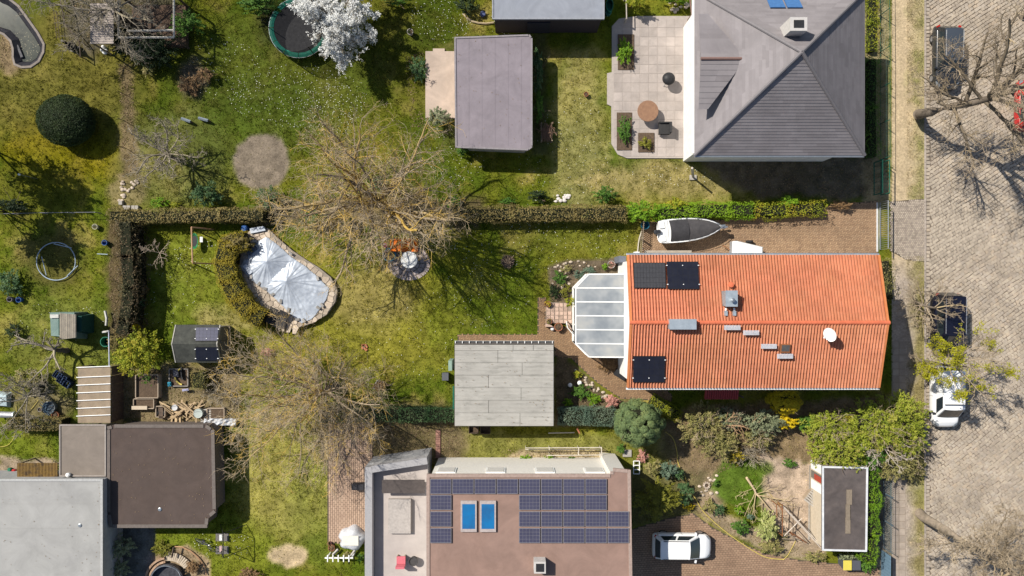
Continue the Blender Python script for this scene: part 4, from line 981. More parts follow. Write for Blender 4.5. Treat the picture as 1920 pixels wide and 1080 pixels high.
# grey sheeted garage by the house
HG = 2.3
gx = [852.6, 1038]; rows = [646.5, 657, 680, 703.5, 727, 750.5, 774, 798.7]
joints = [[962, 1000], [933.5], [979], [916], [977], [916], [975]]
gA, gB = P(852, 799, HG), P(1039, 643, HG)
gar = thing('garage', 'flat garage roofed with overlapping pale grey sheets beside the brick path', 'garage', ((gA.x + gB.x) / 2, (gA.y + gB.y) / 2, 0))
MB().prism([(gA.x + .2, gA.y + .2), (gB.x - .2, gA.y + .2), (gB.x - .2, gB.y - .2), (gA.x + .2, gB.y - .2)], -.1, HG - .15).build('wall', GREYW, gar)
rf = MB().prism([(gA.x, gA.y), (gB.x, gA.y), (gB.x, gB.y), (gA.x, gB.y)], HG - .145, HG - .03).build('roof', mat('roof_board', (.10, .09, .08)), gar)
SHEET = mat('pale_roof_sheet', stain=0.14, c1=(.33, .315, .285), c2=(.27, .26, .235), rough=.85, scale=1.2, bump=.12, bscale=18, stretch=(.6, 3, 1), objrand=.035, c3=(.35, .335, .305))
for i in range(7):
    xs = [gx[0]] + joints[i] + [gx[1]]
    for j in range(len(xs) - 1):
        p0, p1 = P(xs[j], rows[i + 1], HG), P(xs[j + 1], rows[i], HG)
        z0, z1 = HG - .022 + j * .002, HG - .005
        mb = MB(); x0_, x1_, y0_, y1_ = p0.x + .012, p1.x - .012, p0.y + .008, p1.y - .008
        dz = random.uniform(0, .006)
        n_ = 9; V = []; 
        for k in range(n_ + 1):
            y = y0_ + (y1_ - y0_) * k / n_
            zz = HG + .004 + .026 * (1 - k / n_) + (.006 if k % 3 == 1 else 0) + dz
            V += [(x0_, y, zz), (x1_, y, zz)]
        F = [[2 * k, 2 * k + 1, 2 * k + 3, 2 * k + 2] for k in range(n_)]
        V += [(x0_, y0_, HG - .03), (x1_, y0_, HG - .03), (x0_, y1_, HG - .03), (x1_, y1_, HG - .03)]
        b0 = 2 * n_ + 2; F += [[b0, b0 + 1, 1, 0], [2 * n_ + 1, b0 + 3, b0 + 2, 2 * n_], [b0, 0] + [2 * k for k in range(1, n_ + 1)] + [b0 + 2], [b0 + 3] + [2 * k + 1 for k in range(n_, -1, -1)] + [b0 + 1]]
        mb.add(V, F); mb.build('roof_sheet', SHEET, rf)
yt = gB.y
gu = MB(); gu.box(((gA.x + gB.x) / 2, yt + .06, HG - .10), (gB.x - gA.x, .14, .04)); go = gu.build('gutter', mat('dark_gutter', (.08, .08, .085)), gar)
for i in range(15):
    MB().box((gA.x + (gB.x - gA.x) * (i + .15) / 14.4, yt + .05, HG + .01), (.045, .15, .03)).build('gutter_clip', WHITE, go)
MB().box(((gA.x + gB.x) / 2, yt + .135, HG - .02), (gB.x - gA.x, .025, .07)).build('gutter_lip', mat('pale_lip', (.5, .5, .48)), go)
q = P(846, 775, 1); MB().box((gA.x - .15, P(0, 740, 0).y, 1.3), (.10, 1.6, .12)).build('rail', GREENM, gar)

# ---------------------------------------------------------------- dark barn shed with two solar panels
bn = thing('shed', 'black felted barn shed with two solar panels on its lawn', 'shed', P(378, 645, 0))
BF = mat('black_bitumen', stain=0.3, c1=(.075, .078, .066), c2=(.045, .047, .042), rough=.85, scale=3, bump=.5, bscale=40)
ze, zr = 1.85, 2.35
L0, L1 = P(329, 0, ze).x, P(412, 0, ze).x; yn, ys_, yr = P(0, 609, ze).y, P(0, 680, ze).y, P(0, 645, zr).y
mb = MB(); mb.add([(L0, ys_, ze - .05), (L1, ys_, ze - .05), (L1, yr, zr), (L0, yr, zr), (L0, yn, ze - .05), (L1, yn, ze - .05), (L0, ys_, ze - .13), (L1, ys_, ze - .13), (L1, yr, zr - .08), (L0, yr, zr - .08), (L0, yn, ze - .13), (L1, yn, ze - .13)],
    [[0, 1, 2, 3], [3, 2, 5, 4], [7, 6, 9, 8], [8, 9, 10, 11], [6, 7, 1, 0], [11, 10, 4, 5], [6, 0, 3, 9], [9, 3, 4, 10], [1, 7, 8, 2], [2, 8, 11, 5]]); mb.build('roof', BF, bn)
mb = MB(); W0, W1, a1, a2 = L0 + .12, L1 - .03, ys_ + .15, yn - .15; zq = ze - .13
mb.add([(W0, a1, -.1), (W1, a1, -.1), (W1, a2, -.1), (W0, a2, -.1), (W0, a1, zq), (W1, a1, zq), (W1, a2, zq), (W0, a2, zq), (W0, yr, zr - .1), (W1, yr, zr - .1)], [[0, 1, 5, 4], [1, 2, 6, 9, 5], [2, 3, 7, 6], [3, 0, 4, 8, 7], [4, 5, 9, 8], [8, 9, 6, 7]])
mb.build('wall', mat('grey_boards', (.20, .185, .16), (.13, .12, .105), rough=.85, scale=4, stretch=(1, 8, 1)), bn)
MB().box((W1 + .03, (a1 + a2) / 2 - .3, .9), (.05, 1.0, 1.7)).build('door', mat('door_boards', (.15, .14, .125), (.10, .095, .085)), bn)
for s_ in (0, 1):
    yb, yt_, z0, z1 = (yr, yn, zr, ze - .05) if s_ == 0 else (ys_, yr, ze - .05, zr)
    MB().hexa([(L1 - .02, yb, z0 - .1), (L1 + .04, yb, z0 - .1), (L1 + .04, yt_, z1 - .1), (L1 - .02, yt_, z1 - .1)], [(L1 - .02, yb, z0 + .03), (L1 + .04, yb, z0 + .03), (L1 + .04, yt_, z1 + .03), (L1 - .02, yt_, z1 + .03)]).build('barge_board', mat('pale_barge', (.42, .40, .36)), bn)
    MB().hexa([(L0 - .04, yb, z0 - .1), (L0 + .02, yb, z0 - .1), (L0 + .02, yt_, z1 - .1), (L0 - .04, yt_, z1 - .1)], [(L0 - .04, yb, z0 + .03), (L0 + .02, yb, z0 + .03), (L0 + .02, yt_, z1 + .03), (L0 - .04, yt_, z1 + .03)]).build('barge_board', mat('pale_barge', (.42, .40, .36)), bn)
def bp(px, py):
    z = 2.0
    for _ in range(6):
        y = P(px, py, z).y; z = zr - (zr - ze + .05) * ((y - yr) / (yn - yr) if y > yr else (yr - y) / (yr - ys_))
    return P(px, py, z)
PVM = mat('blue_grey_solar', (.05, .052, .09), (.04, .042, .075), rough=.25, spec=.5)
panel(bn, [bp(367, 640), bp(409, 640), bp(411, 614.5), bp(368, 614.5)], PVM, up=.05); panel(bn, [bp(368, 675), bp(410, 675), bp(409, 650), bp(367, 650)], PVG, up=.05)

# ---------------------------------------------------------------- brown roofed shed by the pavement
HS = 2.2
rs = flat('shed', 'long shed with a dark felt roof and white metal edges by the pavement', 'shed', [(1541.5, 874), (1627, 876), (1625, 1034), (1541.5, 1032)], HS, DUSK, mat('cream_shed_wall', (.55, .47, .36), (.47, .40, .30), rough=.9), inset=.12, rim=mat('white_flashing', (.66, .66, .66), (.48, .50, .53), rough=.5, scale=2.5), rimw=.11)
for (ax, ay, bx, by, dz) in ((1587, 918, 1597, 946, .05), (1585.5, 946, 1593, 974, .09), (1585, 971, 1594, 1000, .05)):
    p0, p1 = P(ax, by, HS), P(bx, ay, HS); MB().box(((p0.x + p1.x) / 2, (p0.y + p1.y) / 2, HS + dz / 2), (p1.x - p0.x, p1.y - p0.y, dz)).build('plank', mat('old_plank', (.22, .18, .135), (.15, .12, .09), rough=.9, stretch=(6, 1, 1), objrand=.2), rs)
xw = P(1541.5, 0, HS).x + .10
def wbox(y0p, y1p, z0, z1, M_, nm, th=.05, off=0.0, par=rs):
    ya, yb = P(0, y0p, 1.2).y, P(0, y1p, 1.2).y
    mb = MB(); mb.box((xw - th / 2 - off, (ya + yb) / 2, (z0 + z1) / 2), (th, abs(ya - yb), z1 - z0)); return mb.build(nm, M_, par)
wbox(868, 884, .3, 2.2, WHITE, 'white_panel'); wbox(887, 901, .3, 2.2, mat('grey_window', (.16, .15, .13), rough=.3), 'window'); wbox(890, 901, .9, 2.2, mat('red_poster', (.40, .07, .04), (.32, .05, .03)), 'red_sign', th=.03, off=.052); wbox(904, 921, .3, 2.2, WHITE, 'white_panel')
p0, p1 = P(1516, 1012, .12), P(1541, 872, .12); o = MB().prism([(p0.x, p0.y), (xw - .05, p0.y), (xw - .05, p1.y), (p0.x + .1, p1.y)], 0, .1).build('shed_step', CONC, origin=p0); o['kind'] = 'structure'
q = P(1525, 935, .4); bt = thing('bench', 'slatted grey bench set at an angle against the felt roofed shed', 'bench', (q.x, q.y, 0), rz=0)
Rz = Matrix.Rotation(math.radians(-38), 3, 'Z')
for i in range(6):
    v = Rz @ Vector((0, -.42 + i * .17, 0)) + Vector((q.x, q.y, .5)); MB().box(v, (1.1, .12, .04), rz=math.radians(-38)).build('slat', mat('grey_slat', (.40, .37, .33), (.3, .28, .25)), bt)
for sx in (-.45, .45):
    v = Rz @ Vector((sx, 0, 0)) + Vector((q.x, q.y, .24)); MB().box(v, (.08, .8, .46), rz=math.radians(-38)).build('leg', WOOD, bt)

# ---------------------------------------------------------------- huts at the left
th_ = thing('tool_hut', 'green tarpaulin tool hut with a corrugated sheet laid on top', 'hut', P(122, 612, 0))
GT_ = mat('green_tarpaulin', (.17, .235, .21), (.12, .18, .165), rough=.6, scale=2, bump=.4)
a_, b_ = P(92, 638, 1.5), P(118, 586, 1.5); MB().hexa([(a_.x, a_.y, 0), (b_.x + .8, a_.y, 0), (b_.x + .8, b_.y, 0), (a_.x, b_.y, 0)], [(a_.x, a_.y + .3, 1.3), (b_.x + .8, a_.y + .2, 1.5), (b_.x + .8, b_.y, 1.5), (a_.x, b_.y, 1.4)]).build('body', GT_, th_)
a2_, b2_ = P(134, 634, 1.4), P(154, 590, 1.4); MB().hexa([(a2_.x - 1.0, a2_.y, 0), (b2_.x, a2_.y + .3, 0), (b2_.x, b2_.y, 0), (a2_.x - 1.0, b2_.y, 0)], [(a2_.x - .9, a2_.y + .2, 1.4), (b2_.x - .1, a2_.y + .5, 1.3), (b2_.x - .1, b2_.y - .1, 1.3), (a2_.x - .9, b2_.y, 1.42)]).build('body', mat('dark_green_cover', (.02, .07, .055), (.015, .05, .04)), th_)
c0, c1 = P(111, 637, 1.65), P(143, 587, 1.65); mb = MB(); V = []; n_ = 64
for i in range(n_ + 1):
    x = c0.x + (c1.x - c0.x) * i / n_; z = 1.6 + .025 * math.sin(2 * math.pi * i / 4.6) + .1 * i / n_
    V += [(x, c0.y + .15 * i / n_, z), (x, c1.y - .1 * i / n_, z)]
mb.add(V, [[2 * i, 2 * i + 2, 2 * i + 3, 2 * i + 1] for i in range(n_)]); mb.build('corrugated_sheet', mat('grey_corrugated', (.44, .39, .31), (.33, .29, .235), rough=.7, scale=3), th_, smooth=True)
q = P(100, 593, 1.6); MB().box((q.x, q.y, 1.48), (.6, .25, .06)).build('board', mat('pale_board', (.55, .54, .5)), th_)
# corrugated shelter and beam frame under the trees at the top left
cs_, a_, b_ = corrugated('shelter', 'shelter with a weathered grey corrugated roof under the bare twigs', 'shelter', ((169, 6), (213, 82)), 2.4, mat('weathered_corrugated', (.38, .33, .29), (.24, .21, .19), rough=.8, scale=2), .16, 'y', amp=.035)
for k in range(6):
    mb = MB(); L = (b_.x - a_.x) / 6; mb.box((a_.x + (k + .5) * L, b_.y - .15, 1.1), (L - .03, .05, 2.2)); mb.build('wall_board', WOODD, cs_)
fr = thing('timber_shelter', 'open timber frame with pale beams over a leafy dark floor', 'shed', P(270, 40, 0))
fa, fb = P(222, 70, 2.2), P(326, -10, 2.2)
MB().prism([(fa.x, fa.y), (fb.x, fa.y), (fb.x, fb.y), (fa.x, fb.y)], 0, .5).build('floor', mat('leaf_litter', (.12, .075, .05), (.06, .045, .035), rough=1, scale=5, bump=.8), fr)
for (p, q_) in (((fa.x, fa.y), (fb.x, fa.y)), ((fa.x + .6, fa.y + .45), (fb.x, fa.y + .5)), ((fb.x, fa.y), (fb.x, fb.y)), ((fa.x, fa.y), (fa.x, fb.y))):
    MB().tube([(p[0], p[1], 2.2), (q_[0], q_[1], 2.2)], .07, 4).build('beam', mat('pale_beam', (.50, .47, .42), (.38, .35, .31), rough=.8), fr)
for x in (fa.x, fb.x):
    for y in (fa.y, fb.y):
        MB().box((x, y, 1.05), (.12, .12, 2.15)).build('post', WOODD, fr)
# ================================================================ VEGETATION
LM = {}
def lm(k):
    pal = {
        'dark': ((.010, .022, .008), (.018, .036, .010), (.030, .055, .014)),
        'yew': ((.014, .024, .010), (.024, .042, .012), (.045, .070, .018)),
        'thuja': ((.045, .052, .010), (.165, .135, .014), (.27, .205, .018), (.145, .14, .018)),
        'cypress': ((.040, .075, .035), (.075, .115, .050), (.115, .150, .055), (.145, .165, .06)),
        'bluegreen': ((.045, .080, .055), (.085, .125, .085), (.140, .175, .115)),
        'brownhedge': ((.060, .052, .018), (.130, .105, .032), (.190, .145, .055), (.105, .11, .02)),
        'deadhedge': ((.045, .036, .022), (.095, .068, .036), (.055, .062, .024)),
        'bright': ((.060, .130, .008), (.120, .230, .010), (.210, .320, .015)),
        'limey': ((.100, .150, .010), (.190, .230, .014), (.280, .280, .020), (.30, .22, .02)),
        'olive': ((.070, .080, .022), (.145, .140, .040), (.215, .190, .070), (.26, .20, .11)),
        'conif': ((.050, .085, .008), (.140, .180, .014), (.215, .235, .025), (.29, .23, .07)),
        'green': ((.025, .065, .010), (.050, .110, .014), (.090, .170, .020)),
        'yellow': ((.55, .38, .010), (.70, .52, .012), (.62, .46, .02)),
        'golden': ((.22, .17, .006), (.34, .26, .008), (.44, .33, .010)),
        'grey': ((.090, .110, .060), (.160, .180, .100), (.230, .240, .140)),
        'gloss': ((.020, .050, .018), (.040, .085, .028), (.110, .150, .070)),
        'maple': ((.230, .240, .010), (.330, .320, .012), (.420, .370, .018)),
        'white': ((.70, .70, .67), (.80, .80, .78), (.76, .76, .72)),
        'pink': ((.30, .14, .12), (.42, .22, .18), (.34, .18, .12)),
        'brown': ((.10, .060, .030), (.17, .105, .050), (.24, .15, .075)),
        'varieg': ((.120, .160, .045), (.260, .280, .090), (.420, .400, .200)),
        'grassy': ((.085, .080, .012), (.130, .130, .016), (.180, .17, .022)),
    }[k]
    q = {'dark': 1.0, 'yew': 1.25, 'white': 1, 'yellow': 1, 'maple': 1.05, 'bright': 1.25, 'limey': 1.25}.get(k, 1.55)
    return leafm('leaf_' + k, *[tuple(min(.8, x * q) for x in c) for c in pal])
BARK = mat('bark', (.17, .135, .105), (.10, .08, .062), rough=.9, scale=6, bump=.5, tint=((.11, .09, .07), (.17, .14, .11), (.22, .18, .14)))
STEM = mat('shrub_stem', (.16, .12, .085), (.10, .075, .055), rough=.9, scale=6)

def stems(px, py, h, r, n, parent, seed, r0=.02, M_=None, spread=.9):
    g = np.random.default_rng(seed); b = P(px, py, 0) if not isinstance(px, Vector) else px
    a = g.uniform(0, 6.28, n); q = g.uniform(.3, 1, n) * r * spread
    p0 = np.array(tuple(b)) + np.stack([np.cos(a) * .06, np.sin(a) * .06, 0 * a], 1); p1 = np.array(tuple(b)) + np.stack([np.cos(a) * q, np.sin(a) * q, h * g.uniform(.5, .9, n)], 1)
    mb = MB(); mb.segs(p0, p1, np.full(n, r0), np.full(n, r0 * .4), np.full(n, .5), 5); return mb.build('stem', M_ or STEM, parent)

def dome_leaves(mb, c, rx, ry, rz, n, leaf, g, K=60, rc=.30, low=-.25, aspect=.5, bias=0.0, fuzz=.25, tspread=.22, flat=False, shell=.78):
    d = g.normal(size=(K * 3, 3)); d /= np.linalg.norm(d, axis=1, keepdims=True); d = d[d[:, 2] > low][:K]; K = len(d)
    cc = d * g.uniform(shell - .12, shell + .08, (K, 1)); rcc = rc * g.uniform(.7, 1.25, K); tc = np.clip(.5 + bias + g.normal(0, tspread, K), 0, 1)
    k = g.integers(0, K, n); e = g.normal(size=(n, 3)); e /= np.linalg.norm(e, axis=1, keepdims=True)
    s_ = np.sum(e * d[k], 1); e[s_ < -.2] *= -1
    p = cc[k] + e * rcc[k][:, None] * g.uniform(.75, 1.02, (n, 1))
    nrm = e + .35 * d[k] + np.array([0, 0, .35]) + g.normal(0, fuzz, (n, 3)); p = p * np.array([rx, ry, rz]) + np.array(tuple(c))
    ok = p[:, 2] > .03
    t = np.clip(tc[k] + g.normal(0, .14, n), 0, 1)
    mb.leaves(p[ok], (nrm / np.array([rx, ry, rz]) * min(rx, ry, rz))[ok], leaf, t[ok], aspect=aspect, rng=g)

def spray_leaves(mb, c, rx, ry, rz, n, leaf, g, K, low=-.25, bias=0.0, tspread=.22, aspect=.3):
    d = g.normal(size=(K * 3, 3)); d[:, 2] += .35; d /= np.linalg.norm(d, axis=1, keepdims=True); d = d[d[:, 2] > low][:K]; K = len(d)
    r0 = g.uniform(.25, .72, K); ax = d + g.normal(0, .38, (K, 3)); ax /= np.linalg.norm(ax, axis=1, keepdims=True); L = g.uniform(.26, .52, K)
    tc = np.clip(.5 + bias + g.normal(0, tspread, K), 0, 1); k = g.integers(0, K, n); t = g.random(n) ** .8
    p = d[k] * r0[k][:, None] + ax[k] * (t * L[k])[:, None] + g.normal(0, 1, (n, 3)) * (.105 * (1.08 - t))[:, None]
    nrm = d[k] * .5 + np.array([0, 0, .8]) + g.normal(0, .5, (n, 3)); S3 = np.array([rx, ry, rz]); p = p * S3 + np.array(tuple(c)); ok = p[:, 2] > .03
    up = ax[k] * S3; up /= np.linalg.norm(up, axis=1, keepdims=True) + 1e-9
    mb.leaves(p[ok], nrm[ok], leaf, np.clip(tc[k] + .22 * (t - .5) + g.normal(0, .13, n), 0, 1)[ok], aspect=aspect, rng=g, up=up[ok])

def shrub(name, label, cat, px, py, rx, ry, h, pal, leaf=.09, n=None, K=None, rc=.30, seed=1, group=None, aspect=.5, fuzz=.25, bias=0.0, tspread=.22, low=-.3, core=None, shell=.78, nstem=7, zc=.5, stemM=None, clip=False, spray=True):
    z = h * zc; f = (H - z) / H; c = P(px, py, z); RX, RY = rx * S * f, ry * S * f; RZ = h - z
    g = np.random.default_rng(seed * 31 + 7)
    t = thing(name, label, cat, (c.x, c.y, 0), group)
    n = n or int(np.clip((RX * RY * 3.2 + (RX + RY) * RZ * 2.5) / (leaf * leaf * aspect) * 1.7, 60, 16000)); K = K or int(np.clip(14 + RX * RY * 26, 10, 150))
    mb = MB()
    if clip:
        d = g.normal(size=(n, 3)); d /= np.linalg.norm(d, axis=1, keepdims=True); d = d[d[:, 2] > -.75]; k = len(d)
        b = fbm(d[:, 0] * 3 + 9, d[:, 1] * 3 + d[:, 2] * 2, 1.0, seed) - .5
        p = d * (1 + b * .10 - g.uniform(-.02, .06, k))[:, None] * np.array([RX, RY, RZ]) + np.array(tuple(c)); p[:, 2] = np.maximum(p[:, 2], .03)
        mb.leaves(p, d + np.array([0, 0, .2]) + g.normal(0, fuzz, (k, 3)), leaf, np.clip(.5 + bias + b * 1.2 + g.normal(0, .16, k), 0, 1), aspect=aspect, rng=g)
    elif spray: spray_leaves(mb, c, RX, RY, RZ, int(n * 1.1), leaf * 1.15, g, int(30 + RX * RY * 34), low=low, bias=bias, tspread=tspread, aspect=aspect)
    else: dome_leaves(mb, c, RX * .92, RY * .92, RZ, n, leaf, g, K=K, rc=rc, low=low, aspect=aspect, fuzz=fuzz, bias=bias, tspread=tspread, shell=shell)
    mb.build('foliage', lm(pal), t)
    if core or clip:
        q = .90 if clip else .50 if spray else .66
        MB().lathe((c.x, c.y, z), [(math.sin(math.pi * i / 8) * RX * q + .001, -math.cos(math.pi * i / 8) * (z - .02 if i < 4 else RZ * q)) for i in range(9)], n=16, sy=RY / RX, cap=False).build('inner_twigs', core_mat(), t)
    stems(Vector((c.x, c.y, 0)), None, h, max(RX, RY), nstem, t, seed, r0=.02 + h * .006, M_=stemM)
    return t

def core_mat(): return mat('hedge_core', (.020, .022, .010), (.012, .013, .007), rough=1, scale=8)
def hedge(name, label, pts, width, h, pal, leaf=.085, seed=1, group=None, dens=1.0, aspect=.5, rough_=.12, fuzz=.4, bias=0.0, tscale=.9, up_bias=0.35, parts_extra=None):
    """clipped hedge along a polyline (px of its top edge centre), built of leaves over its top, sides and ends"""
    g = np.random.default_rng(seed * 17 + 3); C = [P(x, y, h) for x, y in pts]; w = width * S * (H - h) / H
    t = thing(name, label, 'hedge', (C[0].x, C[0].y, 0), group); mb = MB()
    core = MB()
    Ls = [(b - a).length for a, b in zip(C, C[1:])]
    for (a, b), L in zip(zip(C, C[1:]), Ls):
        d = (b - a).normalized(); nn = Vector((-d.y, d.x, 0))
        A = L * w + 2 * L * h * .8 + 2 * w * h * .5; N = int(A / (leaf * leaf * aspect) * 1.15 * dens)
        s_ = g.uniform(-w * .2, L + w * .2, N); wh = g.random(N); pt, ps = L * w / A, 2 * L * h * .8 / A
        u = np.empty(N); z = np.empty(N); nx = np.zeros((N, 3)); D = np.array(tuple(d)); Nn = np.array(tuple(nn))
        top = wh < pt; side = (wh >= pt) & (wh < pt + ps); end = ~top & ~side
        u[top] = g.uniform(-w / 2, w / 2, top.sum()); z[top] = h; nx[top] = (0, 0, 1)
        sg = np.where(g.random(side.sum()) < .5, -1, 1); u[side] = sg * w / 2; z[side] = g.uniform(.05, h, side.sum()) ; nx[side] = sg[:, None] * Nn + np.array([0, 0, up_bias])
        eg = np.where(g.random(end.sum()) < .5, -1, 1); u[end] = g.uniform(-w / 2, w / 2, end.sum()); z[end] = g.uniform(.1, h, end.sum()); s_[end] = np.where(eg < 0, -w * .1, L + w * .1); nx[end] = eg[:, None] * D + np.array([0, 0, .3])
        p = np.array(tuple(a)) * np.array([1, 1, 0]) + s_[:, None] * D + u[:, None] * Nn; p[:, 2] = z
        # lumps
        b1 = fbm(p[:, 0] + p[:, 2] * .7, p[:, 1] + p[:, 2] * .5, .75, seed) - .5; b2 = fbm(p[:, 0] + p[:, 2], p[:, 1] - p[:, 2] * .6, .3, seed + 5, 2) - .5
        nu = nx / np.linalg.norm(nx, axis=1, keepdims=True)
        edge = np.clip((np.abs(u) / (w / 2) - .6) / .4, 0, 1) * np.clip((z / h - .6) / .4, 0, 1)
        p += nu * ((b1 * 2.2 + b2 * 1.5) * rough_ * (1 + h * .3) - g.uniform(0, .10, N) * (.6 + rough_ * 3))[:, None]
        p[:, 2] -= edge * .10 * h
        p[:, 2] = np.maximum(p[:, 2], .03)
        tt = np.clip(.5 + bias + (fbm(p[:, 0], p[:, 1], tscale, seed + 9) - .5) * 1.5 + b2 * .6 + g.normal(0, .15, N), 0, 1)
        mb.leaves(p, nu + g.normal(0, fuzz, (N, 3)), leaf, tt, aspect=aspect, rng=g)
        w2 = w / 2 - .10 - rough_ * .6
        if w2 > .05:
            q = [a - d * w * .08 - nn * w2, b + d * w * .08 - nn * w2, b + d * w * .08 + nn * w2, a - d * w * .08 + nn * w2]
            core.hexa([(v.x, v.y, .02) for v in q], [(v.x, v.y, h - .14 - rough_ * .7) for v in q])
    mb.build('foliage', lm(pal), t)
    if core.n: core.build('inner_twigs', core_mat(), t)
    return t

# ---------------------------------------------------------------- bare trees
TWIG = mat('twig_bark', (.44, .37, .27), (.34, .28, .20), rough=.85, scale=3, tint=((.22, .17, .115), (.36, .28, .185), (.50, .40, .27), (.58, .38, .06), (.62, .37, .015)))
TWIGD = mat('grey_twig', (.29, .25, .19), (.22, .19, .145), rough=.85, scale=3, tint=((.18, .15, .115), (.27, .235, .18), (.36, .31, .235), (.36, .31, .2)))
TWIGS_ = mat('street_twig', (.34, .27, .19), (.26, .205, .14), rough=.85, scale=3, tint=((.20, .155, .11), (.31, .245, .17), (.40, .32, .225), (.44, .33, .16)))
LIMB = mat('limb_bark', (.24, .19, .13), (.17, .135, .095), rough=.9, scale=4, bump=.3, tint=((.20, .16, .11), (.29, .23, .16), (.37, .295, .20), (.46, .32, .10), (.54, .34, .03)))
LIMBS = mat('street_limb', (.20, .16, .11), (.14, .115, .08), rough=.9, scale=4, bump=.3, tint=((.13, .105, .075), (.19, .15, .105), (.24, .19, .13)))
def grow(rng, p, d, L, r, seg, wob, up, rmin=.006, rend=.35):
    n = max(2, int(round(L / seg))); pts = [p]; rs = [r]; st = L / n
    for i in range(n):
        d = (d + Vector((rng.gauss(0, wob), rng.gauss(0, wob), rng.gauss(0, wob) + up))).normalized()
        p = p + d * st; 
        if p.z < .15: p.z = .15; d.z = abs(d.z)
        pts.append(p); rs.append(max(rmin, r * (1 - (1 - rend) * (i + 1) / n)))
    return pts, rs, d
def side_dir(rng, d, lo, hi, flat=.0):
    ax = d.cross(Vector((rng.gauss(0, 1), rng.gauss(0, 1), rng.gauss(0, 1)))).normalized()
    v = (Matrix.Rotation(math.radians(rng.uniform(lo, hi)), 3, ax) @ d); v.z *= (1 - flat); return v.normalized()
def bare_tree(name, label, base, trunk_top, r0, limbs, seed, counts=(8, 6, 5), lens=(.5, .5, .45), twigM=TWIG, barkM=BARK, group=None, wob=.16, up=.02, lich=.25, cat='tree', top_r=None, rmin=.010, seg=.38, trunk_pts=None, flat=.15, branchM=None):
    """limbs: list of (azimuth deg, elevation deg, length, radius, start fraction along the trunk)"""
    rng = random.Random(seed); base, trunk_top = Vector(base), Vector(trunk_top)
    t = thing(name, label, cat, tuple(base), group)
    tp = [Vector(q) for q in trunk_pts] if trunk_pts else [base.lerp(trunk_top, i / 5) + Vector((rng.gauss(0, .03), rng.gauss(0, .03), 0)) * (i > 0) for i in range(6)]
    top_r = top_r or r0 * .6
    MB().tube([tp[0] - Vector((0, 0, .1))] + tp, r0 * 1.15, 10, r1=top_r).build('trunk', barkM, t, smooth=True)
    A, B, RA, RB, TT = [], [], [], [], []
    def put(pts, rs, tint):
        for i in range(len(pts) - 1): A.append(pts[i]); B.append(pts[i + 1]); RA.append(rs[i]); RB.append(rs[i + 1]); TT.append(tint)
    def lt(): return rng.uniform(.62, 1.0) if rng.random() < lich else rng.uniform(0, .62)
    for az, el, L, r, fr_ in limbs:
        a = math.radians(az); e = math.radians(el); d = Vector((math.cos(a) * math.cos(e), math.sin(a) * math.cos(e), math.sin(e)))
        k = fr_ * (len(tp) - 1); i0 = min(int(k), len(tp) - 2); st = tp[i0].lerp(tp[i0 + 1], k - i0)
        pts, rs, dd = grow(rng, st, d, L, r, seg * 1.3, wob * .8, up, rmin * 1.6)
        mb = MB(); q = [(pts, rs)]
        for j in range(counts[0]):
            f = .18 + .82 * (j + rng.random()) / counts[0]; k1 = f * (len(pts) - 1); ii = min(int(k1), len(pts) - 2)
            p1 = pts[ii].lerp(pts[ii + 1], k1 - ii); dv = side_dir(rng, (pts[ii + 1] - pts[ii]).normalized(), 28, 62, flat)
            L1 = L * lens[0] * rng.uniform(.6, 1.15) * (1.1 - .55 * f); r1 = rs[ii] * .55
            P1, R1, d1 = grow(rng, p1, dv, L1, r1, seg, wob, up, rmin * 1.3); q.append((P1, R1))
            for jj in range(counts[1]):
                f2 = .15 + .85 * (jj + rng.random()) / counts[1]; k2 = f2 * (len(P1) - 1); i2 = min(int(k2), len(P1) - 2)
                p2 = P1[i2].lerp(P1[i2 + 1], k2 - i2); dv2 = side_dir(rng, (P1[i2 + 1] - P1[i2]).normalized(), 30, 70, flat)
                L2 = L1 * lens[1] * rng.uniform(.6, 1.2); P2, R2, d2 = grow(rng, p2, dv2, L2, max(rmin * 1.3, R1[i2] * .5), seg * .8, wob * 1.2, up, rmin); c2 = lt(); put(P2, R2, c2)
                for j3 in range(counts[2]):
                    k3 = (.2 + .8 * rng.random()) * (len(P2) - 1); i3 = min(int(k3), len(P2) - 2); p3 = P2[i3].lerp(P2[i3 + 1], k3 - i3)
                    P3, R3, _ = grow(rng, p3, side_dir(rng, (P2[i3 + 1] - P2[i3]).normalized(), 30, 75, flat), L2 * lens[2] * rng.uniform(.6, 1.3), rmin, seg * .6, wob * 1.3, up, rmin * .7, .7); put(P3, R3, min(1, max(0, c2 + rng.uniform(-.2, .15))))
        bm = MB()
        for pts_, rs_ in q:
            pa = np.array([tuple(v) for v in pts_]); ra = np.array(rs_); bm.segs(pa[:-1], pa[1:], ra[:-1], ra[1:], np.full(len(ra) - 1, lt()), 6)
        bm.build('branch', branchM or twigM, t, smooth=True)
    tw = MB(); tw.segs(np.array([tuple(v) for v in A]), np.array([tuple(v) for v in B]), np.array(RA), np.array(RB), np.array(TT), 3)
    o = tw.build('twigs', twigM, t, smooth=False); o['kind'] = 'stuff'
    return t, np.array([tuple(v) for v in B])

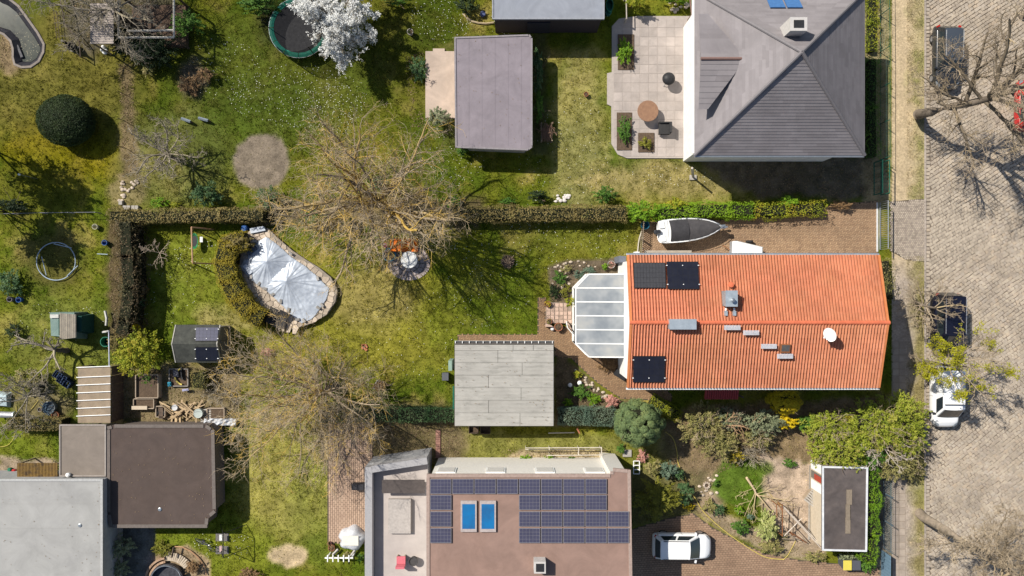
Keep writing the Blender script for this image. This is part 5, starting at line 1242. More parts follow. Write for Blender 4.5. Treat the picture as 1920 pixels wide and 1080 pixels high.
def ring(n, el, L, r, fr, rng, az0=0, lo=.85, hi=1.15): return [(az0 + 360 * i / n + rng.uniform(-16, 16), el + rng.uniform(-8, 8), L * rng.uniform(lo, hi), r * rng.uniform(.8, 1.15), fr) for i in range(n)]
rg = random.Random(3)
b0 = P(730, 396, 0)
bare_tree('walnut_tree', 'huge bare walnut tree with yellow lichen spreading over the hedge by the silver pool', b0, b0 + Vector((-.4, .3, 2.9)), .34,
          [l_ for l_ in ring(12, 28, 6.3, .12, .95, rg) if not 275 < l_[0] % 360 < 345] + ring(7, 48, 6.5, .12, 1, rg, 20) + ring(4, 68, 6.2, .11, 1, rg) + [(-2, 38, 7.2, .17, 1), (-28, 36, 7.0, .17, 1), (-58, 42, 6.6, .16, 1), (-100, 40, 6.0, .13, 1)], 21, counts=(10, 7, 5), lens=(.52, .50, .46), lich=.36, rmin=.006, branchM=LIMB)
b0 = P(630, 722, 0)
bare_tree('walnut_tree', 'bare tan twigged tree leaning over the hedge left of the pale grey garage', b0, b0 + Vector((-.3, -.2, 1.9)), .26,
          [(175, 24, 7.0, .09, .95), (200, 22, 7.2, .09, .95), (150, 30, 6.4, .08, 1)] + ring(10, 20, 5.9, .075, .95, rg) + ring(7, 44, 5.8, .075, 1, rg, 25) + ring(3, 70, 5.0, .08, 1, rg), 33, rmin=.0065, branchM=LIMB, counts=(10, 8, 5), lens=(.52, .5, .46), lich=.30)
# street trees
def px_pts(l): return [P(x, y, z) for x, y, z in l]
tr = px_pts([(1722, 214, 0), (1726, 214, 1.2), (1748, 209, 2.4), (1785, 200, 3.7), (1825, 192, 4.9), (1858, 184, 5.9)])
bare_tree('street_tree', 'big bare street tree leaning out over the cobbles below the black estate car', tr[0], tr[-1], .36,
          [(205, 12, 3.6, .10, .80), (100, 30, 5.2, .15, .72), (115, 48, 6.0, .16, 1), (75, 35, 6.6, .17, 1), (40, 30, 6.6, .16, 1), (5, 33, 7.2, .17, 1), (-40, 30, 6.6, .16, 1), (-75, 20, 5.6, .14, .92), (-95, 12, 4.4, .12, .62), (150, 30, 4.8, .12, .9), (180, 40, 4.8, .11, 1), (170, 10, 3.8, .10, .74)],
          44, counts=(9, 8, 6), lens=(.5, .5, .46), rmin=.008, branchM=LIMBS, twigM=TWIGS_, lich=.15, trunk_pts=tr, top_r=.20, group='bare street trees', wob=.14)
tr = px_pts([(1724, 962, 0), (1733, 971, 1.0), (1775, 996, 2.9), (1830, 1030, 5.0), (1880, 1062, 6.6), (1912, 1086, 7.6)])
bare_tree('street_tree', 'bare pale trunked street tree in the bottom right corner', tr[0], tr[-1], .34,
          [(170, 20, 4.2, .10, .80), (105, 25, 4.2, .10, .78), (10, 20, 5, .11, .8), (200, 35, 4.6, .09, .9), (145, 35, 4.4, .09, .9), (60, 30, 5.2, .11, 1), (120, 45, 5.0, .10, 1), (-50, 20, 4, .1, .9), (230, 25, 4.2, .08, .8), (-10, 40, 5, .1, 1), (160, 5, 4.2, .07, .62), (80, 10, 3.6, .07, .66)],
          45, counts=(10, 9, 7), lens=(.46, .48, .46), twigM=mat('tan_twig', (.34, .27, .19), (.26, .205, .145), rough=.85, scale=3, tint=((.20, .16, .11), (.30, .24, .165), (.40, .32, .225), (.42, .33, .2))), lich=.1, trunk_pts=tr, top_r=.20, group='bare street trees', rmin=.011,
          barkM=mat('pale_bark', (.31, .25, .19), (.17, .14, .105), rough=.9, scale=5, bump=.5))
# a tree just outside the right edge whose twigs and shade reach in at the top
b0 = P(1915, 30, 0)
bare_tree('street_tree', 'bare mossy street tree standing in the top right corner', b0, b0 + Vector((.1, .2, 2.4)), .24, ring(7, 40, 4.6, .09, 1, rg) + ring(3, 65, 4.5, .09, 1, rg), 46, branchM=LIMBS, counts=(9, 8, 6), lens=(.46, .48, .46), twigM=TWIGS_, lich=.2, group='bare street trees')
# small crooked tree in the verge, by the black van
tr = px_pts([(1716, 566, 0), (1722, 568, .7), (1730, 572, 1.3), (1744, 576, 1.9), (1756, 578, 2.4)])
bare_tree('crooked_tree', 'small crooked bare tree reaching over the roof of the dark van', tr[0], tr[-1], .11, [(0, 20, 1.9, .045, .95), (40, 30, 1.6, .04, .9), (-40, 25, 1.7, .04, .9), (150, 30, 1.9, .05, .4), (190, 20, 2.0, .045, .5), (230, 25, 2.0, .04, .5), (80, 30, 2.6, .045, .6), (110, 25, 2.2, .04, .5), (-80, 20, 1.8, .04, .6), (270, 25, 2.0, .035, .3)], 51, counts=(6, 5, 3), lens=(.5, .5, .45), twigM=TWIGS_, trunk_pts=tr, lich=.1, wob=.28, rmin=.009)
# old apple trees in the left gardens
b0 = P(126, 657, 0)
bare_tree('apple_tree', 'old pruned apple tree with thick crooked limbs below the tarpaulin hut', b0, b0 + Vector((-.15, .1, 1.2)), .20, [(150, 18, 2.7, .10, 1), (185, 14, 2.9, .10, 1), (60, 25, 1.2, .10, 1), (285, 20, 1.6, .10, 1), (245, 18, 3.4, .085, .9), (105, 40, 1.6, .06, 1)], 61, counts=(5, 5, 4), lens=(.42, .5, .45), twigM=TWIGD, lich=.3, wob=.2)
b0 = P(334, 300, 0)
bare_tree('apple_tree', 'grey twigged apple tree on the upper left lawn', b0, b0 + Vector((-.1, .15, 1.4)), .15, ring(7, 25, 2.6, .07, 1, rg) + ring(3, 55, 2.2, .06, 1, rg), 62, counts=(7, 6, 5), lens=(.5, .5, .45), twigM=TWIGD, lich=.2, wob=.2)
b0 = P(84, 740, 0)
bare_tree('apple_tree', 'small bare fruit tree beside the dark blue crates', b0, b0 + Vector((-.3, .1, 1.4)), .12, ring(7, 22, 2.6, .05, 1, rg), 63, counts=(6, 6, 4), lens=(.5, .5, .45), twigM=TWIGD, lich=.2, wob=.2)
b0 = P(248, 42, 0)
bare_tree('bare_tree', 'tangled bare tree over the corrugated shelter at the top left', b0, b0 + Vector((-.2, .1, 2.2)), .18, ring(8, 20, 4.6, .08, 1, rg) + ring(4, 50, 4, .07, 1, rg), 64, counts=(8, 7, 6), lens=(.5, .5, .46), twigM=TWIGD, lich=.05)
b0 = P(282, 478, 0)
bare_tree('sapling', 'young bare sapling with pale buds on the shaded lawn', P(300, 474, 0), P(300, 474, 1.0), .03, ring(6, 20, 1.0, .02, 1, rg) + [(170, 30, 1.2, .02, 1)], 65, counts=(5, 3, 2), lens=(.5, .5, .4), twigM=mat('pale_twig', (.42, .34, .26), (.34, .27, .2), rough=.8), lich=0, rmin=.009)
for (px, py, r, lab, sd) in ((1025, 248, 16, 'dry reddish bundle of twigs behind the mauve roofed garden house', 71), (425, 735, 34, 'heap of grey bare twigs by the clipped brown shrub', 72), (1395, 842, 34, 'pale bare twigged shrub in the front bed', 73)):
    q = P(px, py, 0); bare_tree('twiggy_shrub', lab, q, q + Vector((0, 0, .25)), .03, [(360 * i / 9 + 7 * (i % 3), 38 + 9 * (i % 4), r * S * 1.15, .02, 1) for i in range(9)], sd, counts=(5, 4, 2), lens=(.5, .5, .4), twigM=TWIGD if sd != 71 else mat('reddish_twig', (.27, .17, .12), (.2, .125, .09)), cat='shrub', rmin=.009, seg=.22)
# blossom tree
b0 = P(646, 62, 0)
t, tips = bare_tree('blossom_tree', 'white blossoming cherry tree beside the green trampoline', b0, b0 + Vector((0, .1, 1.5)), .16, ring(12, 24, 3.1, .07, 1, rg) + ring(7, 52, 3.0, .06, 1, rg), 81, counts=(8, 6, 3), lens=(.48, .5, .45), twigM=TWIGD, lich=0)
g = np.random.default_rng(5); k = g.integers(0, len(tips), 5200); cc = tips[k]; cc = cc[cc[:, 2] > 1.0]
mb = MB(); N = len(cc) * 11; ii = np.repeat(np.arange(len(cc)), 11)
axd = g.normal(size=(len(cc), 3)); axd /= np.linalg.norm(axd, axis=1, keepdims=True)
p = cc[ii] + axd[ii] * g.uniform(-.16, .16, (N, 1)) + g.normal(0, .04, (N, 3)); tt = np.clip(.5 + g.normal(0, .25, len(cc)), 0, 1)[ii]
mb.leaves(p, g.normal(size=(N, 3)) * .7 + np.array([0, 0, 1.0]), .075, np.clip(tt + g.normal(0, .15, N), 0, 1), aspect=.85, rng=g); mb.build('blossom', lm('white'), t)
for px, py, h_, r_, lab, sd in ((-100, 262, 7.5, 62, 'dark evergreen tree just outside the left edge shading the mossy lawn', 171), (-70, 385, 6.0, 50, 'dark evergreen tree just outside the left edge shading the ring on the lawn', 172)):
    shrub('tree', lab, 'tree', px, py, r_, r_, h_, 'yew', leaf=.16, n=9000, K=60, rc=.26, seed=sd, zc=.62, low=-.8, nstem=3)
# yellow green young-leaved maple in the verge
tr = px_pts([(1727, 676, 0), (1733, 678, .9), (1748, 680, 2.0), (1768, 684, 3.0), (1786, 686, 3.7)])
t, tips = bare_tree('maple_tree', 'young maple with fresh yellow green leaves between the dark van and the white van', tr[0], tr[-1], .13, [(150, 20, 1.8, .04, .85), (110, 30, 2.4, .05, .9), (75, 30, 2.9, .05, 1), (30, 30, 3.3, .055, 1), (-5, 25, 3.0, .05, 1), (-45, 25, 2.6, .045, 1), (-90, 20, 2.2, .04, .9), (200, 20, 1.4, .03, .7), (100, 60, 2.2, .04, 1), (50, 10, 3.4, .04, .9), (170, 8, 1.8, .03, .5)], 91, counts=(6, 5, 3), lens=(.5, .5, .45), twigM=TWIGS_, trunk_pts=tr, lich=.1)
g = np.random.default_rng(6); clump = fbm(tips[:, 0], tips[:, 1], .9, 66, 2); tips2 = tips[clump > .44]
k = g.integers(0, len(tips2), 1500); cc = tips2[k]; N = len(cc) * 6; ii = np.repeat(np.arange(len(cc)), 6)
mb = MB(); p = cc[ii] + g.normal(0, .085, (N, 3)); tt = np.clip(.5 + g.normal(0, .2, len(cc)), 0, 1)[ii]
mb.leaves(p, g.normal(size=(N, 3)) * .7 + np.array([0, 0, 1]), .085, np.clip(tt + g.normal(0, .15, N), 0, 1), aspect=.75, rng=g); mb.build('foliage', lm('maple'), t)

# ---------------------------------------------------------------- hedges
hedge('hedge', 'clipped olive brown hedge above the lawn with the barn shed', [(205, 404), (300, 404), (410, 402), (488, 402)], 27, 1.5, 'brownhedge', seed=1, rough_=.17, leaf=.115)
hedge('hedge', 'long dark olive hedge between the lawns right of the walnut tree', [(850, 400), (960, 400), (1080, 399), (1172, 399)], 30, 1.5, 'brownhedge', seed=2, rough_=.17, leaf=.115)
hedge('hedge', 'tall dark ragged hedge dividing the left gardens', [(228, 418), (232, 480), (236, 540), (228, 600), (222, 625)], 36, 2.1, 'deadhedge', seed=3, rough_=.30, leaf=.13, dens=.9, fuzz=.7)
hedge('hedge', 'hedge of fresh lime green leaves alongside the covered boat', [(1240, 397), (1300, 393), (1370, 392), (1412, 393)], 30, 1.35, 'bright', seed=4, rough_=.2, leaf=.10, bias=.1)
shrub('shrub', 'bright green bushy shrub at the left end of the lime green hedge', 'shrub', 1205, 398, 38, 24, 1.7, 'bright', leaf=.12, seed=5)
shrub('shrub', 'yellow tinged shrub in the hedge above the boat stern', 'shrub', 1268, 384, 24, 14, 1.5, 'limey', leaf=.10, seed=6)
hedge('hedge', 'ragged pale green hedge end along the driveway top', [(1420, 394), (1480, 392), (1545, 388)], 30, 1.2, 'limey', seed=7, rough_=.25, leaf=.10, dens=.7)
shrub('shrub', 'dry straw coloured shrub hanging over the driveway near the gate', 'shrub', 1578, 385, 24, 10, .9, 'brown', leaf=.12, aspect=.2, seed=8)
shrub('shrub', 'bright green shrub in the hedge shadowed by the villa', 'shrub', 1478, 378, 22, 14, 1.5, 'bright', leaf=.09, seed=9)
hedge('hedge', 'blue green clipped hedge right of the pale grey garage', [(1052, 783), (1100, 783), (1150, 784)], 33, 1.4, 'bluegreen', seed=10, rough_=.12, leaf=.08)
hedge('hedge', 'dark green hedge left of the pale grey garage', [(752, 779), (800, 779), (848, 780)], 28, 1.3, 'gloss', seed=11, rough_=.12, leaf=.09)
hedge('hedge', 'dark evergreen hedge under the tan twigged tree', [(600, 782), (680, 780), (745, 779)], 26, 1.0, 'gloss', seed=12, rough_=.2, dens=.6)
hedge('hedge', 'low clipped hedge with a browned top by the taupe carport', [(14, 797), (60, 797), (110, 797)], 24, 1.2, 'brownhedge', seed=13, rough_=.06, bias=.15)
hedge('hedge', 'narrow bright green hedge between the felt roofed shed and the iron fence', [(1638, 884), (1640, 950), (1637, 1010), (1630, 1052)], 30, 2.0, 'bright', seed=14, rough_=.2, leaf=.12, aspect=.3, bias=-.1)
hedge('hedge', 'yellow green low hedge in the shadow line below the path', [(1225, 752), (1250, 766), (1272, 782)], 26, .8, 'limey', seed=15, rough_=.08, bias=-.2)
hedge('hedge', 'crescent of clipped olive gold thuja around the pool terrace', [(452, 450), (424, 458), (416, 490), (424, 525), (442, 560), (466, 588), (484, 598)], 40, 1.7, 'thuja', seed=16, rough_=.13, leaf=.10, aspect=.35, bias=.05)
shrub('shrub', 'brown topped thuja clump at the upper end of the crescent hedge', 'shrub', 447, 455, 30, 22, 2.0, 'brownhedge', seed=17, leaf=.1)
hedge('hedge', 'short clipped golden brown shrub beside the sand pit', [(370, 700), (371, 725)], 30, 1.1, 'brownhedge', seed=18, rough_=.07, bias=.35)
hedge('hedge', 'row of weeds along the fence of the orange roofed house', [(1668, 490), (1672, 530), (1676, 560)], 22, 1.0, 'olive', seed=19, rough_=.3, dens=.4)
hedge('hedge', 'thin hedge growing along the green mesh fence beside the villa', [(1641, -40), (1640, 40), (1640, 90)], 24, .8, 'limey', seed=20, rough_=.25, dens=.6)
hedge('hedge', 'deeply shaded hedge between the villa and the green mesh fence', [(1641, 110), (1640, 200), (1641, 290)], 26, 1.0, 'green', seed=21, rough_=.25, dens=.6)

# ---------------------------------------------------------------- clipped balls and bushes
shrub('clipped_bush', 'large dark green clipped dome bush on the upper left lawn', 'bush', 124, 226, 52, 47, 2.3, 'yew', leaf=.085, n=30000, seed=101, zc=.5, clip=True, fuzz=.6)
shrub('conifer', 'rounded feathery green cypress next to the blue green hedge', 'conifer', 1198, 792, 51, 47, 4.3, 'cypress', leaf=.15, aspect=.3, n=22000, K=110, rc=.21, core=True, spray=False, zc=.55, seed=102, low=-.4, tspread=.15, shell=.8)
shrub('conifer', 'round golden green conifer ball against the shaded house wall', 'conifer', 1469, 752, 36, 29, 2.6, 'golden', leaf=.09, aspect=.35, n=11000, K=70, rc=.22, core=True, spray=False, seed=103, tspread=.12)
shrub('forsythia', 'bright yellow flowering forsythia below the golden ball conifer', 'shrub', 1472, 791, 26, 14, 1.7, 'yellow', leaf=.12, n=1500, seed=104)
shrub('shrub', 'leafy green shrub right of the yellow forsythia', 'shrub', 1512, 792, 28, 18, 1.3, 'green', leaf=.14, aspect=.25, seed=105, bias=.2)
for i, (px, py, rx, ry, h, pal, lab) in enumerate((
    (1318, 800, 48, 46, 2.4, 'olive', 'olive green loose bush nearest the cypress in the front bed'),
    (1350, 828, 43, 36, 2.1, 'olive', 'olive green bush below the gap of tan branches'),
    (1365, 785, 36, 22, 1.9, 'grey', 'grey green bush right under the house eave'),
    (1428, 790, 43, 29, 2.2, 'grey', 'grey green bush left of the yellow forsythia'),
    (1420, 818, 36, 26, 1.6, 'olive', 'low olive bush in the middle of the front bed'),
    (1380, 855, 22, 17, 1.2, 'thuja', 'small dark golden bush at the edge of the small lawn'),
    (1548, 800, 48, 41, 2.8, 'conif', 'lowest branching yellow green conifer left of the yellow garbage lid'),
    (1582, 838, 55, 50, 3.0, 'conif', 'dense yellow green conifer over the end of the felt roofed shed'),
    (1640, 800, 62, 58, 3.4, 'conif', 'broad yellow green conifer right of the wheelie bin'),
    (1686, 775, 50, 48, 3.2, 'conif', 'spiky green conifer closest to the house corner'),
    (1700, 820, 43, 41, 2.8, 'conif', 'olive conifer overhanging the pavement'),
    (1676, 868, 46, 36, 2.4, 'olive', 'tan tipped conifer beside the top of the iron fence'),
    (1545, 852, 36, 31, 2.0, 'conif', 'small bright conifer above the white panels of the felt roofed shed'),
    (1625, 855, 41, 36, 2.3, 'green', 'dark green shrub between the conifers and the iron fence'),
    (1712, 880, 26, 26, 1.0, 'olive', 'sparse low shrub growing on the pavement verge'))):
    shrub('conifer' if pal == 'conif' else 'shrub', lab, 'conifer' if pal == 'conif' else 'shrub', px, py, rx, ry, h, pal, leaf=.14 if pal == 'conif' else .13, aspect=.32, seed=110 + i, rc=.33 if pal == 'conif' else .30, fuzz=.5, tspread=.2, n=int(rx * ry * 2.0), K=int(rx * ry / 20), shell=.72, core=True)
    if i % 2 == 0: q = P(px, py, h * .5); bare_tree('twiggy_shrub', 'bare twigs in the ' + lab, (q.x, q.y, 0), (q.x, q.y, h * .5), .04, [(40 * k_ + 13 * i, 40 + 9 * (k_ % 4), h * .62, .02, 1) for k_ in range(9)], 300 + i, counts=(4, 3, 2), cat='shrub', rmin=.008, seg=.25, twigM=TWIGS_)
# tan branches in the front bed
bare_tree('twiggy_shrub', 'orange barked branching shrub between the olive and grey bushes', P(1355, 800, 0), P(1353, 797, 1.2), .07, [(60, 35, 1.5, .05, 1), (15, 25, 2.0, .05, 1), (-10, 20, 2.6, .05, 1), (250, 20, .9, .04, 1), (200, 30, .9, .04, 1)], 131, counts=(4, 3, 2), twigM=mat('orange_bark', (.40, .25, .14), (.30, .19, .11)), cat='shrub', lich=0)
bare_tree('twiggy_shrub', 'silvery bare forked branch rising through the conifers by the pavement', P(1660, 845, 0), P(1658, 842, 2.0), .05, [(100, 30, 1.5, .035, 1), (-60, 20, 1.6, .035, 1), (20, 20, 1.4, .03, 1), (200, 20, 1.8, .03, 1), (240, 15, 1.8, .03, 1), (330, 30, 1.6, .03, 1)], 132, counts=(5, 4, 3), twigM=mat('silver_bark', (.46, .40, .34), (.36, .31, .26)), cat='shrub', lich=0)
B = [
    (1232, 935, 46, 42, 2.3, 'grassy', .12, 'mounded yellow green bush half shaded beside the solar roofed house'),
    (1226, 876, 20, 17, 1.2, 'olive', .12, 'yellowish leafy bush right of the white ladder frame'),
    (1252, 880, 21, 20, 1.3, 'bluegreen', .12, 'glossy blue green rhododendron right of the yellowish bush'),
    (1271, 888, 13, 12, 1.1, 'gloss', .12, 'small dark rhododendron at the bend of the yellow hose'),
    (1284, 925, 19, 22, 1.3, 'gloss', .14, 'dark glossy laurel bush above the front drive'),
    (1290, 950, 14, 8, .6, 'golden', .10, 'low golden flowering clump below the laurel bush'),
    (1330, 950, 16, 15, .8, 'olive', .10, 'loose olive bush by the corner of the front drive'),
    (1347, 955, 13, 12, .8, 'gloss', .10, 'dark spiky bush at the corner of the front drive'),
    (1386, 957, 10, 9, .6, 'bright', .11, 'small bright lime plant in the bare bed'),
    (1389, 988, 20, 17, .9, 'green', .11, 'rounded fresh green bush by the curve of the yellow hose'),
    (1407, 968, 8, 8, .5, 'bluegreen', .10, 'tiny blue green plant left of the pale leaved shrub'),
    (1436, 985, 24, 34, 1.5, 'varieg', .12, 'pale variegated shrub left of the rusty scaffold frame'),
    (1446, 1022, 24, 18, 1.0, 'olive', .11, 'low olive bush below the pale variegated shrub'),
    (1342, 905, 8, 7, .5, 'green', .10, 'small green plant right of the stone ring'),
    (1480, 868, 14, 10, .6, 'green', .12, 'green leafy tuft above the sandy yard'),
    (1530, 1045, 22, 12, .7, 'olive', .12, 'weedy green clump below the scaffold frame'),
    (1590, 1043, 20, 10, 1.0, 'grey', .12, 'grey green bush behind the wheelie bins'),
    (1625, 1055, 20, 20, 1.2, 'green', .13, 'bright green bush at the lower end of the narrow hedge'),
    (822, 222, 22, 24, 1.7, 'grey', .10, 'grey green bush at the corner of the cream terrace'),
    (867, 283, 12, 12, 1.1, 'green', .10, 'little round bush at the lower corner of the mauve roofed garden house'),
    (1008, 368, 20, 14, 1.0, 'yew', .09, 'dark olive low bush above the long olive hedge'),
    (1133, 366, 24, 18, 1.3, 'green', .10, 'dark green rounded bush above the lime green hedge'),
    (950, 378, 20, 9, .5, 'green', .10, 'patch of green leaves along the top of the long olive hedge'),
    (388, 364, 30, 27, 1.6, 'gloss', .13, 'dark glossy laurel above the clipped hedge'),
    (300, 380, 20, 12, .7, 'bright', .10, 'bright green leafy clump left of the laurel'),
    (330, 385, 14, 8, .6, 'limey', .08, 'yellow flowering clump beside the laurel'),
    (505, 370, 30, 22, 1.4, 'gloss', .11, 'dark evergreen at the left foot of the walnut tree'),
    (590, 410, 30, 20, 1.2, 'green', .11, 'green shrub showing through the left of the walnut twigs'),
    (650, 425, 26, 18, 1.1, 'yew', .10, 'dark shrub under the middle of the walnut crown'),
    (845, 378, 26, 12, .9, 'green', .10, 'green shrub under the right edge of the walnut crown'),
    (708, 345, 16, 14, 1.2, 'gloss', .10, 'small dark bush seen through the top of the walnut twigs'),
    (232, 80, 34, 30, 2.2, 'dark', .12, 'dark conifer by the corrugated shelter'),
    (290, 95, 50, 34, 2.2, 'dark', .13, 'black green spreading conifer below the timber frame'),
    (350, 45, 34, 26, 2.0, 'green', .12, 'fresh green leafy tree right of the timber frame'),
    (278, 130, 14, 16, .8, 'olive', .10, 'tiny sunlit shrub below the dark conifers'),
    (385, 140, 20, 16, .9, 'brown', .12, 'dried brown spiky plant on the upper lawn'),
    (356, 160, 22, 24, .7, 'brown', .09, 'heap of dry brown stalks on the upper lawn'),
    (490, 10, 44, 20, 1.8, 'green', .12, 'green bush at the top edge left of the trampoline'),
    (745, 0, 34, 10, 1.2, 'green', .10, 'green bush at the top edge right of the blossom tree'),
    (875, 10, 24, 18, 1.2, 'yew', .11, 'dark bush inside the curved wooden edging'),
    (870, 95, 20, 18, .4, 'brown', .10, 'brown withered bed plant above the cream terrace'),
    (785, 130, 18, 26, .6, 'gloss', .10, 'dark leafy bed plant left of the cream terrace'),
    (1008, 130, 12, 44, 1.4, 'gloss', .12, 'upper climbing shrub on the garden house wall'),
    (1010, 200, 10, 34, 1.3, 'green', .12, 'lower climbing shrub on the garden house wall'),
    (1190, 4, 22, 18, 1.8, 'limey', .11, 'yellow green shrub at the top edge above the villa patio'),
    (1270, -4, 40, 12, 1.6, 'bright', .11, 'bright leafy shrub at the top edge beside the villa'),
    (1172, 100, 16, 30, 1.0, 'bright', .12, 'green shrub in the upper bed of the villa patio'),
    (1170, 245, 15, 30, .9, 'green', .12, 'green shrub in the lower bed of the villa patio'),
    (1210, 268, 14, 14, .7, 'grassy', .12, 'yellow green plant in the small bed of the villa patio'),
    (1636, 276, 9, 9, .6, 'bright', .10, 'bright plant in the shade by the green gate'),
    (262, 662, 46, 50, 2.6, 'limey', .12, 'yellow green conifer with loose sprays beside the barn shed'),
    (222, 640, 20, 26, 1.6, 'brownhedge', .11, 'brown green shrub left of the yellow green conifer'),
    (258, 612, 8, 7, 1.6, 'yellow', .10, 'small yellow flowering tuft above the yellow green conifer'),
    (278, 712, 18, 16, .5, 'green', .10, 'green crop in the wooden raised bed'),
    (260, 565, 14, 12, 1.0, 'gloss', .12, 'dark bush in the shade of the ragged hedge'),
    (228, 1022, 28, 24, 1.6, 'grey', .12, 'grey green bush between the pale garage and the brown shed'),
    (222, 1066, 26, 20, 1.5, 'grey', .12, 'lower grey green bush beside the pale garage'),
    (305, 1028, 22, 18, .5, 'grassy', .10, 'shadowed clump of grass by the round pool terrace'),
    (362, 1062, 18, 16, .8, 'brown', .10, 'yellow brown shrub beside the round pool'),
    (468, 1078, 24, 14, .7, 'brown', .09, 'dry brown shrub at the bottom edge'),
    (712, 722, 20, 12, .5, 'brown', .10, 'dead plant heap on the lawn left of the pale grey garage'),
    (500, 660, 14, 9, .5, 'pink', .09, 'pinkish dry flower clump right of the barn shed'),
    (1146, 752, 17, 14, .8, 'pink', .09, 'pink flowering heather left of the cypress'),
    (1090, 735, 22, 16, .6, 'green', .10, 'leafy green perennials beside the white globe'),
    (1112, 748, 16, 12, .5, 'bright', .10, 'fresh green perennials left of the pink heather'),
    (1082, 702, 9, 9, .5, 'limey', .10, 'yellow flowering plant at the garage corner bed'),
    (1066, 755, 10, 10, .5, 'bright', .12, 'single bright green plant in the garage shade'),
    (1140, 685, 22, 15, .6, 'brown', .12, 'brown leaved shrub below the conservatory'),
    (1050, 520, 16, 14, .5, 'green', .10, 'green plant in the rockery left of the blue flowers'),
    (1040, 548, 14, 16, .5, 'yew', .09, 'dark low plant at the outer edge of the rockery'),
    (1062, 505, 12, 9, .4, 'olive', .09, 'straggly plant among the stones at the top of the rockery'),
    (1085, 515, 12, 9, .35, 'bluegreen', .08, 'grey green cushion left of the blue flowers'),
    (1060, 545, 12, 14, .45, 'grassy', .10, 'grassy tuft beside the steps in the rockery'),
    (1071, 566, 12, 12, .6, 'limey', .11, 'yellow green shrub by the conservatory steps'),
    (1134, 500, 8, 7, .5, 'bright', .11, 'small bright shrub at the top of the conservatory'),
    (1104, 507, 16, 9, .25, 'bluegreen', .07, 'cushion of pale blue flowers in the rockery'),
    (20, 385, 40, 14, .8, 'dark', .13, 'low black green growth along the garden fence at the left edge'),
    (20, 530, 30, 26, 1.0, 'gloss', .13, 'dark evergreen at the left edge below the ring'),
    (25, 620, 18, 16, .8, 'yew', .12, 'small dark bush left of the tarpaulin hut'),
    (50, 715, 32, 28, 1.4, 'olive', .12, 'olive bush left of the dark blue crates'),
    (1030, 860, 12, 8, .4, 'bright', .09, 'small strawberry plant in the pole frame bed'),
    (1070, 862, 10, 6, .4, 'green', .09, 'green plant at the right of the pole frame bed'),
    (985, 860, 12, 9, .5, 'bright', .09, 'bright plant at the left of the pole frame bed'),
    (1165, 842, 9, 10, .6, 'green', .10, 'green weed tuft left of the grey slab'),
    (1205, 855, 12, 14, .5, 'pink', .08, 'dry pinkish ornamental grass above the white ladder frame'),
    (505, 1000, 1, 1, .2, 'green', .08, None),
]
for i, (px, py, rx, ry, h, pal, leaf, lab) in enumerate(B):
    if not lab: continue
    nm = 'conifer' if 'conifer' in lab else 'shrub' if ('bush' in lab or 'shrub' in lab or 'laurel' in lab or 'rhodo' in lab or 'evergreen' in lab) else 'tree' if ' tree ' in lab and 'leafy tree' in lab else 'plant'
    shrub(nm, lab, nm, px, py, rx, ry, h, pal, leaf=leaf, seed=200 + i, aspect=.42, fuzz=.45, K=max(8, int(rx * ry / 16)), nstem=5, shell=.72)
